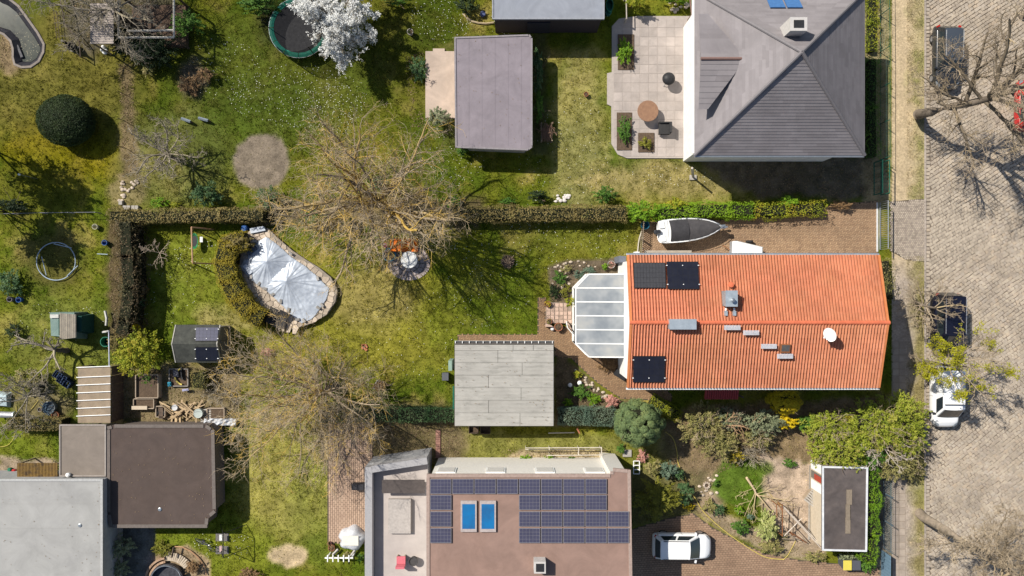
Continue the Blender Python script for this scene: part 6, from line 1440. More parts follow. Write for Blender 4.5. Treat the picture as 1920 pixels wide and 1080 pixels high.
# ================================================================ VEHICLES
GLASSC = mat('car_glass', (.015, .022, .028), (.02, .028, .034), rough=.06, spec=.7)
TYRE = mat('tyre', (.025, .025, .026), (.035, .034, .033), rough=.9)
RIM = mat('alloy', (.45, .45, .46), (.35, .35, .36), rough=.35, metal=.7)
REDL = mat('red_lamp', (.45, .02, .015), (.35, .015, .01), rough=.2)
HEADL = mat('clear_lamp', (.20, .22, .24), (.15, .17, .19), rough=.12, spec=.7)
def car(name, label, cat, loc, rz, L, W, Ht, paint, xr0, xr1, xf1, xf0, zb=.92, zhood=.80, rails=None, roof_M=None, group=None, trim=None, roof_bar=False, panel_van=False, top_w=.68):
    t = thing(name, label, cat, loc, group, rz); w = W / 2
    st = [(-.5, .78, .45), (-.487, .90, .62), (-.455, .97, zb * .93), (-.40, 1, zb), (xr0, 1, zb), (-.1, 1, zb), (.1, 1, zb), (xf0, .985, zb - .01), (xf0 + (.5 - xf0) * .45, .95, (zb + zhood) / 2 + .03), (.415, .89, zhood + .01), (.455, .77, zhood - .06), (.482, .61, zhood - .2), (.499, .40, .46)]
    mb = MB(); V = []; F = []
    for x, f, zt in st:
        q = w * f; zs = min(zt - .06, zt * .9)
        half = [(-q * .90, .20), (-q * .985, .36), (-q, .58 if zt > .7 else zt * .8), (-q * .965, zs), (-q * .86, zt - .012), (-q * .45, zt + .018)]
        ring = half + [(0, zt + .025)] + [(-a, z) for a, z in half[::-1]]
        V += [(x * L, a, z) for a, z in ring]
    k = 13
    for i in range(len(st) - 1):
        for j in range(k): F.append([i * k + j, i * k + (j + 1) % k, (i + 1) * k + (j + 1) % k, (i + 1) * k + j])
    F += [list(range(k))[::-1], [(len(st) - 1) * k + j for j in range(k)]]
    mb.add(V, F); body = mb.build('body', paint, t, local=True, smooth=True)
    md = body.modifiers.new('round', 'SUBSURF'); md.levels = md.render_levels = 1
    wb, wt = w * .90, w * top_w; z0, z1 = zb - .03, Ht - .03
    base = [Vector((xr0 * L, -wb, z0)), Vector((xf0 * L, -wb, z0)), Vector((xf0 * L, wb, z0)), Vector((xr0 * L, wb, z0))]
    top = [Vector((xr1 * L, -wt, z1)), Vector((xf1 * L, -wt, z1)), Vector((xf1 * L, wt, z1)), Vector((xr1 * L, wt, z1))]
    # windscreen and rear bulge
    cab = MB().hexa([tuple(v) for v in base], [tuple(v) for v in top]).build('cabin', paint, t, local=True)
    bv = cab.modifiers.new('round', 'BEVEL'); bv.width = .05; bv.segments = 2
    mb = MB(); n_ = 6; V = []
    for i in range(n_ + 1):
        for j in range(n_ + 1):
            u, v = i / n_, j / n_; p = (top[0].lerp(top[1], u)).lerp(top[3].lerp(top[2], u), v)
            cr = (1 - (2 * u - 1) ** 4) * (1 - (2 * v - 1) ** 4)
            bow = .055 * L * .5 * (1 - (2 * v - 1) ** 2) * ((u > .99) * .5 - (u < .01) * .3)
            V.append((p.x + bow, p.y, z1 + .006 + .05 * cr))
    mb.add(V, [[i * (n_ + 1) + j, (i + 1) * (n_ + 1) + j, (i + 1) * (n_ + 1) + j + 1, i * (n_ + 1) + j + 1] for i in range(n_) for j in range(n_)])
    mb.build('roof', roof_M or paint, t, local=True, smooth=True)
    def glass(nm, b0, b1, t1, t0, m0=.06, m1=.06, off=.014, bulge=0.0):
        nrm = (b1 - b0).cross(t0 - b0).normalized(); c = (b0 + b1 + t0 + t1) / 4
        if nrm.dot(c - Vector((0, 0, .6))) < 0: nrm = -nrm
        L_ = lambda u, v: (b0.lerp(b1, u)).lerp(t0.lerp(t1, u), v) + nrm * off
        mb = MB(); n2 = 6; V = []
        for i in range(n2 + 1):
            u = m0 + (1 - 2 * m0) * i / n2
            for v in (m1, .5, 1 - m1): V.append(tuple(L_(u, v) + nrm * bulge * (1 - (2 * u - 1) ** 2)))
        F = []
        for i in range(n2):
            for q in (0, 1): F.append([i * 3 + q, (i + 1) * 3 + q, (i + 1) * 3 + q + 1, i * 3 + q + 1])
        mb.add(V, F); return mb.build(nm, GLASSC, t, local=True, smooth=True)
    glass('windscreen', base[1], base[2], top[2], top[1], .06, .03, bulge=.06); glass('rear_window', base[3], base[0], top[0], top[3], .08, .10, bulge=.03)
    for s_ in (0, 1):
        b0, b1, t1, t0 = (base[0], base[1], top[1], top[0]) if s_ == 0 else (base[3], base[2], top[2], top[3])
        segs_ = ((.10, .50), (.53, .93)) if not panel_van else ((.64, .95),)
        for u0, u1 in segs_: glass('side_window', b0.lerp(b1, u0), b0.lerp(b1, u1), t0.lerp(t1, min(.97, u1 + .0)), t0.lerp(t1, max(.03, u0)), .03, .10)
    for x in (-.31, .31):
        for s_ in (-1, 1):
            mb = MB(); V = []; n3 = 18; yy = s_ * (w - .11)
            prof = [(.20, -.09), (.29, -.10), (.325, -.06), (.325, .06), (.29, .10), (.20, .09)]
            for r_, o in prof: V += [(x * L + r_ * math.cos(a), yy + o, .33 + r_ * math.sin(a)) for a in [2 * math.pi * j / n3 for j in range(n3)]]
            mb.add(V, [[i * n3 + j, i * n3 + (j + 1) % n3, ((i + 1) % 6) * n3 + (j + 1) % n3, ((i + 1) % 6) * n3 + j] for i in range(6) for j in range(n3)]); wh = mb.build('wheel', TYRE, t, local=True, smooth=True)
            mb = MB(); o = .085 * s_; V = [(x * L + .21 * math.cos(a), yy + o, .33 + .21 * math.sin(a)) for a in [2 * math.pi * j / 12 for j in range(12)]] + [(x * L, yy + o * .7, .33)]
            mb.add(V, [[j, (j + 1) % 12, 12] for j in range(12)]); mb.build('rim', RIM, wh, local=True)
    for s_ in (-1, 1):
        MB().box((xf0 * L - .28, s_ * (w + .06), zb + .02), (.12, .20, .14), rz=s_ * .2).build('mirror', trim or paint, t, local=True)
        MB().hexa([(.455 * L, s_ * w * .62, .56), (.485 * L, s_ * w * .60, .56), (.44 * L, s_ * w * .80, .56), (.40 * L, s_ * w * .88, .56)], [(.43 * L, s_ * w * .60, zhood + .015), (.470 * L, s_ * w * .60, zhood - .05), (.435 * L, s_ * w * .80, zhood - .03), (.38 * L, s_ * w * .90, zhood + .01)]).build('headlight', HEADL, t, local=True)
        MB().box((-.462 * L, s_ * w * .82, zb - .10), (.10, .16, .20), rz=-s_ * .4).build('taillight', REDL, t, local=True)
        if rails:
            MB().tube([(xr1 * L + .15, s_ * (wt - .02), Ht + .05), (xf1 * L - .1, s_ * (wt - .02), Ht + .05)], .025, 6).build('roof_rail', rails, t, local=True)
    # bonnet and door seams
    SEAM = mat('panel_gap', (.03, .03, .03))
    for s_ in (-1, 1):
        MB().box((-.02 * L, s_ * (w * 1.0), .62), (.012, .01, .5)).build('door_gap', SEAM, t, local=True)
    if roof_bar:
        MB().box((xf1 * L - .35, 0, Ht + .10), (.05, 2 * wt, .04)).build('roof_bar', BLACKP, t, local=True)
    MB().box((.488 * L, 0, .40), (.10, W * .60, .16)).build('bumper_grille', BLACKP, t, local=True)
    return t
def paint(nm, c, rough=.25, coat=.6): return mat(nm, c, tuple(x * .95 for x in c), rough=rough, coat=coat, scale=1, spec=.4)
WHITEP = paint('white_car_paint', (.80, .80, .80)); BLKP = paint('black_car_paint', (.022, .024, .028), .16); NAVYP = paint('navy_car_paint', (.007, .008, .018), .16); REDP = paint('red_car_paint', (.40, .02, .02), .25)
BLKGLASS = paint('dark_roof_glass', (.05, .06, .075), .12)
CH = mat('chrome_rail', (.75, .75, .77), (.65, .65, .67), rough=.2, metal=.8)
q = P(1279.5, 1024, .7); car('parked_car', 'white hatchback parked on the brown brick drive, half in shadow', 'car', (q.x, q.y, .035), math.radians(-.5), 4.22, 1.82, 1.50, WHITEP, -.475, -.40, .077, .272, rails=BLACKP, top_w=.72, trim=WHITEP, group='parked cars')
q = P(1776, 107, .7); car('parked_car', 'black estate car with chrome roof rails under the street tree', 'car', (q.x, q.y, .005), math.radians(-91), 4.62, 1.84, 1.52, BLKP, -.455, -.38, .09, .25, rails=CH, roof_M=BLKGLASS, group='parked cars')
q = P(1775, 606, .85); car('parked_van', 'dark navy van with roof rails, its nose under the yellow green maple', 'van', (q.x, q.y, .005), math.radians(-90.5), 4.4, 1.86, 1.86, NAVYP, -.475, -.43, .18, .33, zb=1.05, zhood=.95, rails=CH, group='parked vans', top_w=.78)
q = P(1774, 745, .85); car('parked_van', 'white delivery van with a black roof bar below the yellow green maple', 'van', (q.x, q.y, .005), math.radians(-90.5), 4.4, 1.86, 1.82, WHITEP, -.48, -.45, .16, .31, zb=1.03, zhood=.93, roof_bar=True, panel_van=True, trim=BLACKP, group='parked vans', top_w=.80)
q = P(1929, 196, .7); car('parked_car', 'red car cut off by the right edge under the bare branches', 'car', (q.x, q.y, .005), math.radians(89), 3.7, 1.70, 1.48, REDP, -.46, -.38, .10, .27, group='parked cars')

# ---------------------------------------------------------------- boat on its trailer
zbt = 1.15
s0, s1 = P(1236, 435, zbt), P(1353, 425, zbt)
bl = (s1 - s0).length; brz = math.atan2((s1 - s0).y, (s1 - s0).x)
# the sides run a little wider near the stern
boat = thing('motorboat', 'white motorboat with a dark grey cover parked on the brick driveway', 'boat', (s0.x, s0.y, 0), rz=brz)
hw = 22.5 * S * (H - zbt) / H
sts = [(0, .90, .30), (.06, .97, .30), (.25, 1.0, .30), (.45, .99, .32), (.62, .90, .36), (.76, .74, .43), (.87, .52, .52), (.95, .29, .63), (1.0, .05, .76)]
mb = MB(); V = []
for x, f, zk in sts:
    V += [(x * bl, -hw * f, zbt), (x * bl, -hw * f * .93, zbt - .28), (x * bl, -hw * f * .62, zk + .15), (x * bl, 0, zk), (x * bl, hw * f * .62, zk + .15), (x * bl, hw * f * .93, zbt - .28), (x * bl, hw * f, zbt)]
F = [[i * 7 + j, i * 7 + j + 1, (i + 1) * 7 + j + 1, (i + 1) * 7 + j] for i in range(len(sts) - 1) for j in range(6)] + [[0, 1, 2, 3, 4, 5, 6]]
mb.add(V, F); mb.build('hull', WHITEP, boat, local=True, smooth=True)
def deck_strip(x0, x1, inset0, M_, nm, z, arch=0.0, n=10, ridge=None):
    mb = MB(); V = []; m_ = 9
    for i in range(n + 1):
        x = x0 + (x1 - x0) * i / n; f = np.interp(x, [s[0] for s in sts], [s[1] for s in sts]); ww = max(.02, hw * f - inset0)
        for j in range(m_):
            v = -1 + 2 * j / (m_ - 1); V.append((x * bl, ww * v, z + arch * (1 - v * v) * (1 if ridge is None else ridge(i / n)) + .012 * math.sin(i * 2.1 + j * 1.7) * (arch > 0)))
    mb.add(V, [[i * m_ + j, (i + 1) * m_ + j, (i + 1) * m_ + j + 1, i * m_ + j + 1] for i in range(n) for j in range(m_ - 1)]); return mb.build(nm, M_, boat, local=True, smooth=True)
deck_strip(0, 1, 0.0, WHITEP, 'deck', zbt + .005)
deck_strip(.165, .46, .09, mat('boat_cover', (.050, .048, .052), (.035, .034, .037), rough=.8, scale=3, bump=.3), 'canvas_cover', zbt + .04, .42, ridge=lambda u: 1 - .15 * u)
deck_strip(.43, .985, .09, mat('bow_cover', (.075, .070, .072), (.05, .047, .05), rough=.75, scale=3, bump=.4), 'bow_cover', zbt + .035, .30, n=16, ridge=lambda u: 1 - .75 * u)
for s_ in (-1, 1):
    pts = [(x * bl, s_ * (hw * f - .03), zbt + .10 + .1 * x) for x, f, _ in sts if x > .4]; MB().tube(pts, .018, 6).build('bow_rail', CH, boat, local=True)
    MB().box((.05 * bl, s_ * hw * .55, zbt + .06), (.35, .45, .12)).build('stern_seat', WHITE, boat, local=True)
MB().box((.115 * bl, 0, zbt + .02), (.22, 2 * hw * .9, .06)).build('stern_platform', WHITE, boat, local=True)
mo = MB().box((-.17, .0, zbt + .12), (.48, .30, .34)).build('outboard_motor', mat('motor_black', (.025, .026, .03), (.035, .036, .04), rough=.3, coat=.4), boat, local=True)
bv = mo.modifiers.new('round', 'BEVEL'); bv.width = .07; bv.segments = 2
MB().box((-.14, 0, .72), (.14, .10, .95)).build('motor_leg', BLACKP, mo, local=True)
trl = thing('boat_trailer', 'galvanised boat trailer under the white motorboat', 'trailer', (s0.x, s0.y, 0), rz=brz)
for s_ in (-1, 1):
    MB().tube([(.1, s_ * .45, .42), (.62 * bl, s_ * .40, .42), (.98 * bl, 0, .45)], .04, 6).build('frame_rail', GREYMETAL, trl, local=True)
    mb = MB(); V = []
    for r_, o in ((.12, -.07), (.28, -.07), (.28, .07), (.12, .07)): V += [(.36 * bl + r_ * math.cos(a), s_ * .78 + o, .28 + r_ * math.sin(a)) for a in [2 * math.pi * j / 14 for j in range(14)]]
    mb.add(V, [[i * 14 + j, i * 14 + (j + 1) % 14, (i + 1) * 14 + (j + 1) % 14, (i + 1) * 14 + j] for i in range(3) for j in range(14)]); mb.build('wheel', TYRE, trl, local=True)
MB().tube([(.6 * bl, 0, .42), (1.0 * bl + .45, 0, .45)], .05, 6).build('drawbar', GREYMETAL, trl, local=True)
mb = MB(); mb.box((1.0 * bl + .08, 0, .85), (.12, .12, .8)); mb.box((1.0 * bl + .12, 0, 1.12), (.3, .26, .14)); mb.build('winch_post', GREYMETAL, trl, local=True)
mb = MB(); mb.tube([(bl + .38, -.14, .7), (bl + .38, -.14, .04)], .03, 6); mb.box((bl + .5, 0, .48), (.25, .12, .12)); mb.build('jockey_stand', GREYMETAL, trl, local=True)
# covered luggage trailer by the eave
q = P(1402, 468, .9); t = thing('luggage_trailer', 'small trailer under a smooth white hard cover by the top eave', 'trailer', (q.x, q.y, 0))
top_ = [P(x, y, 1.0) for x, y in ((1372, 486), (1374, 452), (1382, 451), (1431, 463), (1431, 488), (1372, 488))]
MB().prism([(p.x, p.y) for p in top_], .35, .95).build('box', mat('grey_trailer', (.3, .3, .31)), t)
mid = [P(1383, 487, 1.15), P(1385, 453, 1.15), P(1429, 464, 1.05), P(1429, 487, 1.05)]
MB().hexa([(top_[0].x, top_[0].y, .952), (top_[4].x, top_[4].y, .952), (top_[3].x, top_[3].y, .952), (top_[1].x, top_[1].y, .952)], [tuple(mid[0]), tuple(mid[3]), tuple(mid[2]), tuple(mid[1])]).build('cover', mat('white_cover', (.72, .72, .70), (.66, .66, .64), rough=.5), t)
for yy in (456, 486):
    mb = MB(); p_ = P(1405, yy, .3); mb.lathe((0, 0, 0), [(.26, -.08), (.26, .08)], n=14); Vv = mb.V[0]; mb.V[0] = np.stack([Vv[:, 0] + p_.x, Vv[:, 2] + p_.y + (.12 if yy < 470 else -.1), Vv[:, 1] + .3], 1); mb.build('wheel', TYRE, t)
MB().tube([tuple(P(1372, 470, .45)), tuple(P(1355, 460, .4))], .03, 6).build('drawbar', RUST, t)

# ================================================================ POOL AND ITS TERRACE
deck_px = [(470, 428), (502, 428), (520, 446), (548, 470), (572, 486), (598, 502), (620, 520), (632, 545), (628, 566), (612, 590), (585, 606), (552, 617), (520, 616), (498, 604), (489, 580), (472, 555), (455, 528), (448, 500), (452, 468), (460, 440)]
pool = thing('swimming_pool', 'oval swimming pool under a shiny silver tarpaulin with a rough stone rim', 'pool', P(540, 525, 0))
ZP = .42
dk = [P(x, y, ZP) for x, y in deck_px]
MB().prism([(p.x, p.y) for p in dk], -.1, ZP - .05).build('pool_wall', mat('pool_wall', (.30, .26, .21), (.2, .17, .14), rough=.9, scale=3, bump=.5), pool)
tarp_px = [(484, 452), (500, 444), (520, 458), (548, 482), (572, 498), (597, 520), (618, 540), (612, 560), (600, 580), (585, 598), (565, 607), (552, 596), (536, 580), (515, 560), (497, 543), (480, 533), (458, 512), (450, 500), (460, 484), (470, 468)]
tp = [P(x, y, ZP + .02)[:2] for x, y in tarp_px]
r_ = random.Random(9); stones = []
dp = [(p.x, p.y) for p in dk]
xs_ = [p[0] for p in dp]; ys2 = [p[1] for p in dp]
pts = []
for _ in range(9000):
    x, y = r_.uniform(min(xs_), max(xs_)), r_.uniform(min(ys2), max(ys2))
    if all((x - a) ** 2 + (y - b) ** 2 > .34 ** 2 for a, b in pts): pts.append((x, y))
PA = np.array(pts)
def voronoi_cell(c, pts, R=.8):
    poly = [(c[0] - R, c[1] - R), (c[0] + R, c[1] - R), (c[0] + R, c[1] + R), (c[0] - R, c[1] + R)]
    for p in pts:
        d = (p[0] - c[0], p[1] - c[1]); L = math.hypot(*d)
        if L < 1e-6 or L > 1.4: continue
        mx, my = c[0] + d[0] / 2, c[1] + d[1] / 2; nx_, ny_ = d[0] / L, d[1] / L; off = .014
        out = []
        for i in range(len(poly)):
            a, b = poly[i], poly[(i + 1) % len(poly)]
            da = (a[0] - mx) * nx_ + (a[1] - my) * ny_ + off; db = (b[0] - mx) * nx_ + (b[1] - my) * ny_ + off
            if da <= 0: out.append(a)
            if da * db < 0: u = da / (da - db); out.append((a[0] + (b[0] - a[0]) * u, a[1] + (b[1] - a[1]) * u))
        poly = out
        if len(poly) < 3: return None
    return poly
din = dist_poly(PA[:, 0], PA[:, 1], dp); dtp = dist_poly(PA[:, 0], PA[:, 1], tp)
for c, d1, d2 in zip(pts, din, dtp):
    if d1 < .04 or d2 > .20: continue
    cell = voronoi_cell(c, pts)
    if not cell: continue
    cell = [p for p in cell]
    ok = dist_poly(np.array([p[0] for p in cell]), np.array([p[1] for p in cell]), dp)
    cell = [(c[0] + (p[0] - c[0]) * (1 if o > -.02 else .6), c[1] + (p[1] - c[1]) * (1 if o > -.02 else .6)) for p, o in zip(cell, ok)]
    MB().prism(cell, ZP - .06, ZP - .015 + r_.uniform(-.01, .01), top_in=.05).build('paving_stone', STONE, pool)
# silver tarp: two pushed up humps with radial folds
x0, x1, y0, y1 = min(p[0] for p in tp) - .1, max(p[0] for p in tp) + .1, min(p[1] for p in tp) - .1, max(p[1] for p in tp) + .1
st = .045; nx = int((x1 - x0) / st); ny = int((y1 - y0) / st); X, Y = np.meshgrid(np.linspace(x0, x1, nx), np.linspace(y0, y1, ny)); x = X.ravel(); y = Y.ravel()
dt = dist_poly(x, y, tp); h = np.zeros(len(x)); A1, A2 = P(500, 490, 1.0), P(537, 527, .9)
wr = np.zeros(len(x))
for k_, (A_, hh) in enumerate(((A1, .62), (A2, .52))):
    d = np.hypot(x - A_.x, y - A_.y); th = np.arctan2(y - A_.y, x - A_.x); hc = hh * np.exp(-d / 1.05)
    fold = (np.sin(th * 13 + 1.3 * np.sin(th * 3 + k_) + k_) * .6 + np.sin(th * 29 + 2 * np.sin(th * 5)) * .4 + np.sin(th * 47 + d * .8) * .25)
    wr = np.where(hc > h, fold * .022 * np.clip(d / .6, 0, 1) * np.clip(1.6 - d * .25, .35, 1), wr); h = np.maximum(h, hc)
h = h + wr + (fbm(x, y, .7, 3) - .5) * .10 
h *= np.clip(dt / .6, 0, 1) ** .5
z = ZP + .03 + np.maximum(h, 0)
inside = dt.reshape(ny, nx) > -.015 + .10 * (fbm(x, y, .5, 8).reshape(ny, nx) - .5)
i = np.arange(nx * ny).reshape(ny, nx); F = np.stack([i[:-1, :-1], i[:-1, 1:], i[1:, 1:], i[1:, :-1]], -1)
ok = inside[:-1, :-1] & inside[:-1, 1:] & inside[1:, 1:] & inside[1:, :-1]
mb = MB(); mb.add(np.stack([x, y, z], 1), F[ok].reshape(-1, 4))
mb.build('tarpaulin', mat('silver_tarp', (.44, .48, .535), (.36, .40, .46), rough=.42, metal=.2, scale=3, bump=.12, bscale=5, spec=.5), pool, smooth=True)
# weights along the tarp edge
for px, py in ((471, 519), (486, 532), (497, 541), (512, 552), (527, 565), (541, 581), (558, 599), (570, 601), (597, 577), (604, 572), (596, 522), (545, 475), (478, 452), (463, 482)):
    q = P(px, py, .5); mb = MB(); mb.box((q.x, q.y, ZP + .10), (.30, .17, .12), rz=r_.uniform(0, 3)); single(mb, 'edge_weight', GREYSTONE, 'small grey block weighing down the edge of the silver tarpaulin', 'block', (q.x, q.y, ZP + .04), 'weights on the pool tarpaulin')
# two loungers on the terrace
for k_, (px, py, lab) in enumerate(((511, 594, 'left dark lounger at the foot of the silver pool'), (529, 600, 'right dark lounger at the foot of the silver pool'))):
    q = P(px, py, .6); t = thing('sun_lounger', lab, 'lounger', (q.x, q.y, ZP), rz=math.radians(-25), group='loungers by the pool')
    MB().box((0, -.15, .26), (.62, .75, .10)).build('seat', DARKF, t, local=True)
    MB().box((0, .42, .42), (.62, .60, .09), R=Matrix.Rotation(math.radians(35), 3, 'X')).build('backrest', DARKF, t, local=True)
    for sx in (-.27, .27):
        for sy in (-.45, .2):
            MB().box((sx, sy, .10), (.05, .05, .22)).build('leg', GREYMETAL, t, local=True)
q = P(484, 431, .5); mb = MB(); mb.hexa([tuple(P(x, y, 0)) for x, y in ((470, 438), (498, 436), (499, 427), (468, 428))], [tuple(P(x, y, .55)) for x, y in ((470, 438), (498, 432), (494, 424), (468, 428))]); single(mb, 'storage_box', mat('pale_blue_lid', (.50, .54, .60), (.42, .46, .52), rough=.5), 'pale blue grey box lid at the top end of the pool', 'box', q)
q = P(459, 428, .4); mb = MB(); mb.lathe((q.x, q.y, 0), [(.22, 0), (.24, .5), (.20, .55)], n=16); single(mb, 'canister', BLUEP, 'blue canister in the shade above the pool', 'canister', (q.x, q.y, 0))
for k_, (px, py, rz_, lab) in enumerate(((466, 505, -.9, 'silver folded sheet at the left tip of the pool'), (474, 470, .7, 'dark grey filter box at the upper left pool rim'))):
    q = P(px, py, .5); mb = MB(); mb.box((q.x, q.y, ZP + .13), (.75, .30, .2), rz=rz_); single(mb, 'pool_box', (mat('silver_tarp', (.5, .53, .57)) if k_ == 0 else mat('slate_box', (.10, .12, .16))), lab, 'box', (q.x, q.y, ZP + .03))

# ================================================================ ROUND TERRACE UNDER THE WALNUT
rt_ = MB(); c = P(767, 494, 0); rt_.prism([p[:2] for p in PP(ell(768, 490, 38, 31))], -.05, .03); rto = struct(rt_, 'round_terrace', mat('terrace_gravel', (.24, .20, .17), (.16, .13, .11), rough=1, scale=6, bump=.6))
k_ = 0
for rad, n_ in ((1.28, 22), (.92, 15), (.55, 9), (.2, 4)):
    for i_ in range(n_):
        a0, a1 = 2 * math.pi * i_ / n_ + .03 / rad, 2 * math.pi * (i_ + 1) / n_ - .03 / rad
        cell = [(c.x + (rad + dr) * 1.08 * math.cos(a), c.y + (rad + dr) * .86 * math.sin(a)) for dr, a in ((-.15, a0), (.15, a0), (.15, a1), (-.15, a1))]
        MB().prism(cell, 0, .055 + random.uniform(-.008, .008), top_in=.04).build('paving_stone', mat('rosy_stone', (.40, .33, .30), (.30, .25, .235), rough=.9, objrand=.2), rto)
table_round('garden_table', 'round white garden table on the stone circle under the walnut tree', 767, 487, .60, .72, mat('white_table', (.68, .68, .66), (.56, .56, .55), rough=.5))
q = P(756, 459, .4); t = thing('groundsheet', 'orange sheet spread over a low frame under the walnut tree', 'sheet', (q.x, q.y, 0))
mb = MB(); V = []; n_ = 14; p0, p1 = P(731, 472, .4), P(784, 447, .4)
for i_ in range(n_ + 1):
    for j in range(n_ + 1):
        u, v = i_ / n_, j / n_; V.append((p0.x + (p1.x - p0.x) * u, p0.y + (p1.y - p0.y) * v, .34 + .05 * math.sin(u * 17 + v * 3) * math.sin(v * 11 + 1) + .03 * math.sin(u * 31)))
mb.add(V, [[i_ * (n_ + 1) + j, (i_ + 1) * (n_ + 1) + j, (i_ + 1) * (n_ + 1) + j + 1, i_ * (n_ + 1) + j + 1] for i_ in range(n_) for j in range(n_)]); mb.build('sheet', mat('orange_canvas', (.72, .17, .012), (.58, .12, .01), rough=.8, scale=4), t, smooth=True)
for u in (.03, .97):
    for v in (.05, .95):
        MB().box((p0.x + (p1.x - p0.x) * u, p0.y + (p1.y - p0.y) * v, .15), (.06, .06, .30)).build('leg', WOOD, t)
q = P(730, 478, .2); t = thing('toy_tub', 'round blue toy tub with sand beside the orange sheet', 'toy', (q.x, q.y, 0))
TEAL = mat('teal_plastic', (.02, .16, .24), (.015, .11, .18), rough=.4)
MB().lathe((q.x, q.y, 0), [(.42, 0), (.48, .25), (.42, .25), (.38, .10)], n=22, cap=False).build('rim', TEAL, t, smooth=False)
MB().lathe((q.x, q.y, 0), [(.40, 0), (.40, .13)], n=20).build('sand', mat('toy_sand', (.34, .24, .12), (.26, .18, .09), rough=1, bump=.5), t)
PINK = mat('pink_plastic', (.62, .22, .33), (.55, .16, .28), rough=.4)
for k_, (px, py, r0, lab) in enumerate(((719, 447, .17, 'lilac pink bucket at the top of the toy row under the walnut'), (722, 460, .16, 'pink bucket in the middle of the toy row under the walnut'), (725, 471, .12, 'hot pink bucket closest to the blue toy tub'))):
    q = P(px, py, .2); t = thing('toy_bucket', lab, 'toy', (q.x, q.y, 0), 'pink toys under the walnut'); MB().lathe((q.x, q.y, 0), [(r0 * .75, 0), (r0, .24), (r0 * .86, .24), (r0 * .7, .06)], n=16).build('pail', (mat('lilac_plastic', (.52, .28, .44)) if k_ == 0 else PINK if k_ == 1 else mat('hot_pink_plastic', (.65, .08, .30))), t)
    MB().tube([(q.x + r0 * math.cos(a), q.y + r0 * .5 * math.sin(a), .25 + .05 * math.sin(a)) for a in [math.pi * j / 8 for j in range(9)]], .012, 5).build('handle', WHITE, t)
q = P(952, 490, .25); t = thing('fire_bowl', 'round stump like brushwood heap in a low ring on the lawn', 'brushwood', (q.x, q.y, 0))
MB().lathe((q.x, q.y, 0), [(.42, 0), (.46, .22), (.40, .24), (.36, .12)], n=20).build('ring', WOODD, t)
g = np.random.default_rng(77); n_ = 90; a = g.uniform(0, 6.28, n_); rr_ = g.uniform(0, .4, n_); mb = MB()
p0 = np.stack([q.x + rr_ * np.cos(a), q.y + rr_ * np.sin(a), g.uniform(.15, .3, n_)], 1); b = a + g.normal(0, .5, n_); mb.segs(p0, p0 + np.stack([np.cos(b) * .22, np.sin(b) * .22, g.uniform(0, .16, n_)], 1), np.full(n_, .016), np.full(n_, .01), g.random(n_), 4); mb.build('brushwood', mat('brush_sticks', (.34, .25, .17), (.24, .17, .12)), t)
q = P(683, 652, .1); mb = MB()
for i_ in range(7): mb.box((q.x + random.uniform(-.2, .2), q.y + random.uniform(-.2, .2), .06), (.18, .12, .10), rz=random.uniform(0, 3))
single(mb, 'stone_heap', TERRA, 'little heap of reddish stones on the sunny lawn', 'stones', (q.x, q.y, 0))
# ================================================================ FENCES, GATES
def post_fence(name, label, pts_px, h, post_M, rail_zs, wire_M=None, bar_pitch=None, post_every=2.5, r=.03, rail_r=.018, cat='fence', bar_r=.012, bar_top=.12):
    C = [P(x, y, 0) for x, y in pts_px]; t = thing(name, label, cat, tuple(C[0]))
    for a, b in zip(C, C[1:]):
        L = (b - a).length; n = max(1, round(L / post_every))
        for i in range(n + (b is C[-1])):
            p = a.lerp(b, i / n); MB().tube([(p.x, p.y, -.05), (p.x, p.y, h)], r, 6).build('post', post_M, t)
        for z in rail_zs:
            MB().tube([(a.x, a.y, z), (b.x, b.y, z)], rail_r, 5).build('rail', post_M, t)
        if bar_pitch:
            k = int(L / bar_pitch)
            for i in range(1, k):
                p = a.lerp(b, i / k); MB().tube([(p.x, p.y, .08), (p.x, p.y, h + bar_top)], bar_r, 4).build('bar', wire_M or post_M, t)
        elif wire_M:
            mb = MB(); k = int(L / .2); z0, z1 = min(rail_zs), max(rail_zs)
            p0 = np.array([tuple(a.lerp(b, i / k)) for i in range(k)]); p1 = p0.copy(); p0[:, 2] = z0; p1[:, 2] = z1
            mb.segs(p0, p1, np.full(k, .004), np.full(k, .004), np.full(k, .5), 3)
            kk = 6; zz = np.linspace(z0, z1, kk); q0 = np.array([(a.x, a.y, z) for z in zz]); q1 = np.array([(b.x, b.y, z) for z in zz]); mb.segs(q0, q1, np.full(kk, .004), np.full(kk, .004), np.full(kk, .5), 3)
            o = mb.build('mesh_wires', wire_M, t); o['kind'] = 'stuff'
    return t
post_fence('mesh_fence', 'green mesh fence along the pavement beside the villa', [(1649, -40), (1650, 98), (1650, 300)], 1.35, GREENM, (.1, 1.33), GREENM)
gt = thing('gate', 'green framed double gate at the lower end of the mesh fence', 'gate', P(1648, 335, 0))
for x in (1637, 1650):
    p0, p1 = P(x, 306, 0), P(x, 366, 0)
    for a, b in (((p0.x, p0.y, .1), (p0.x, p0.y, 1.3)), ((p1.x, p1.y, .1), (p1.x, p1.y, 1.3)), ((p0.x, p0.y, 1.28), (p1.x, p1.y, 1.28)), ((p0.x, p0.y, .15), (p1.x, p1.y, .15))):
        MB().tube([a, b], .04, 6).build('gate_frame', GREENM, gt)
    for i in range(1, 8):
        p = p0.lerp(p1, i / 8); MB().tube([(p.x, p.y, .15), (p.x, p.y, 1.28)], .012, 5).build('gate_bar', GREENM, gt)
sg = thing('sliding_gate', 'grey sliding gate across the brick driveway', 'gate', P(1640, 425, 0)); GATEM = mat('gate_grey', (.30, .32, .34), (.24, .26, .28), rough=.4, metal=.3)
p0, p1 = P(1648, 380, 0), P(1648, 468, 0)
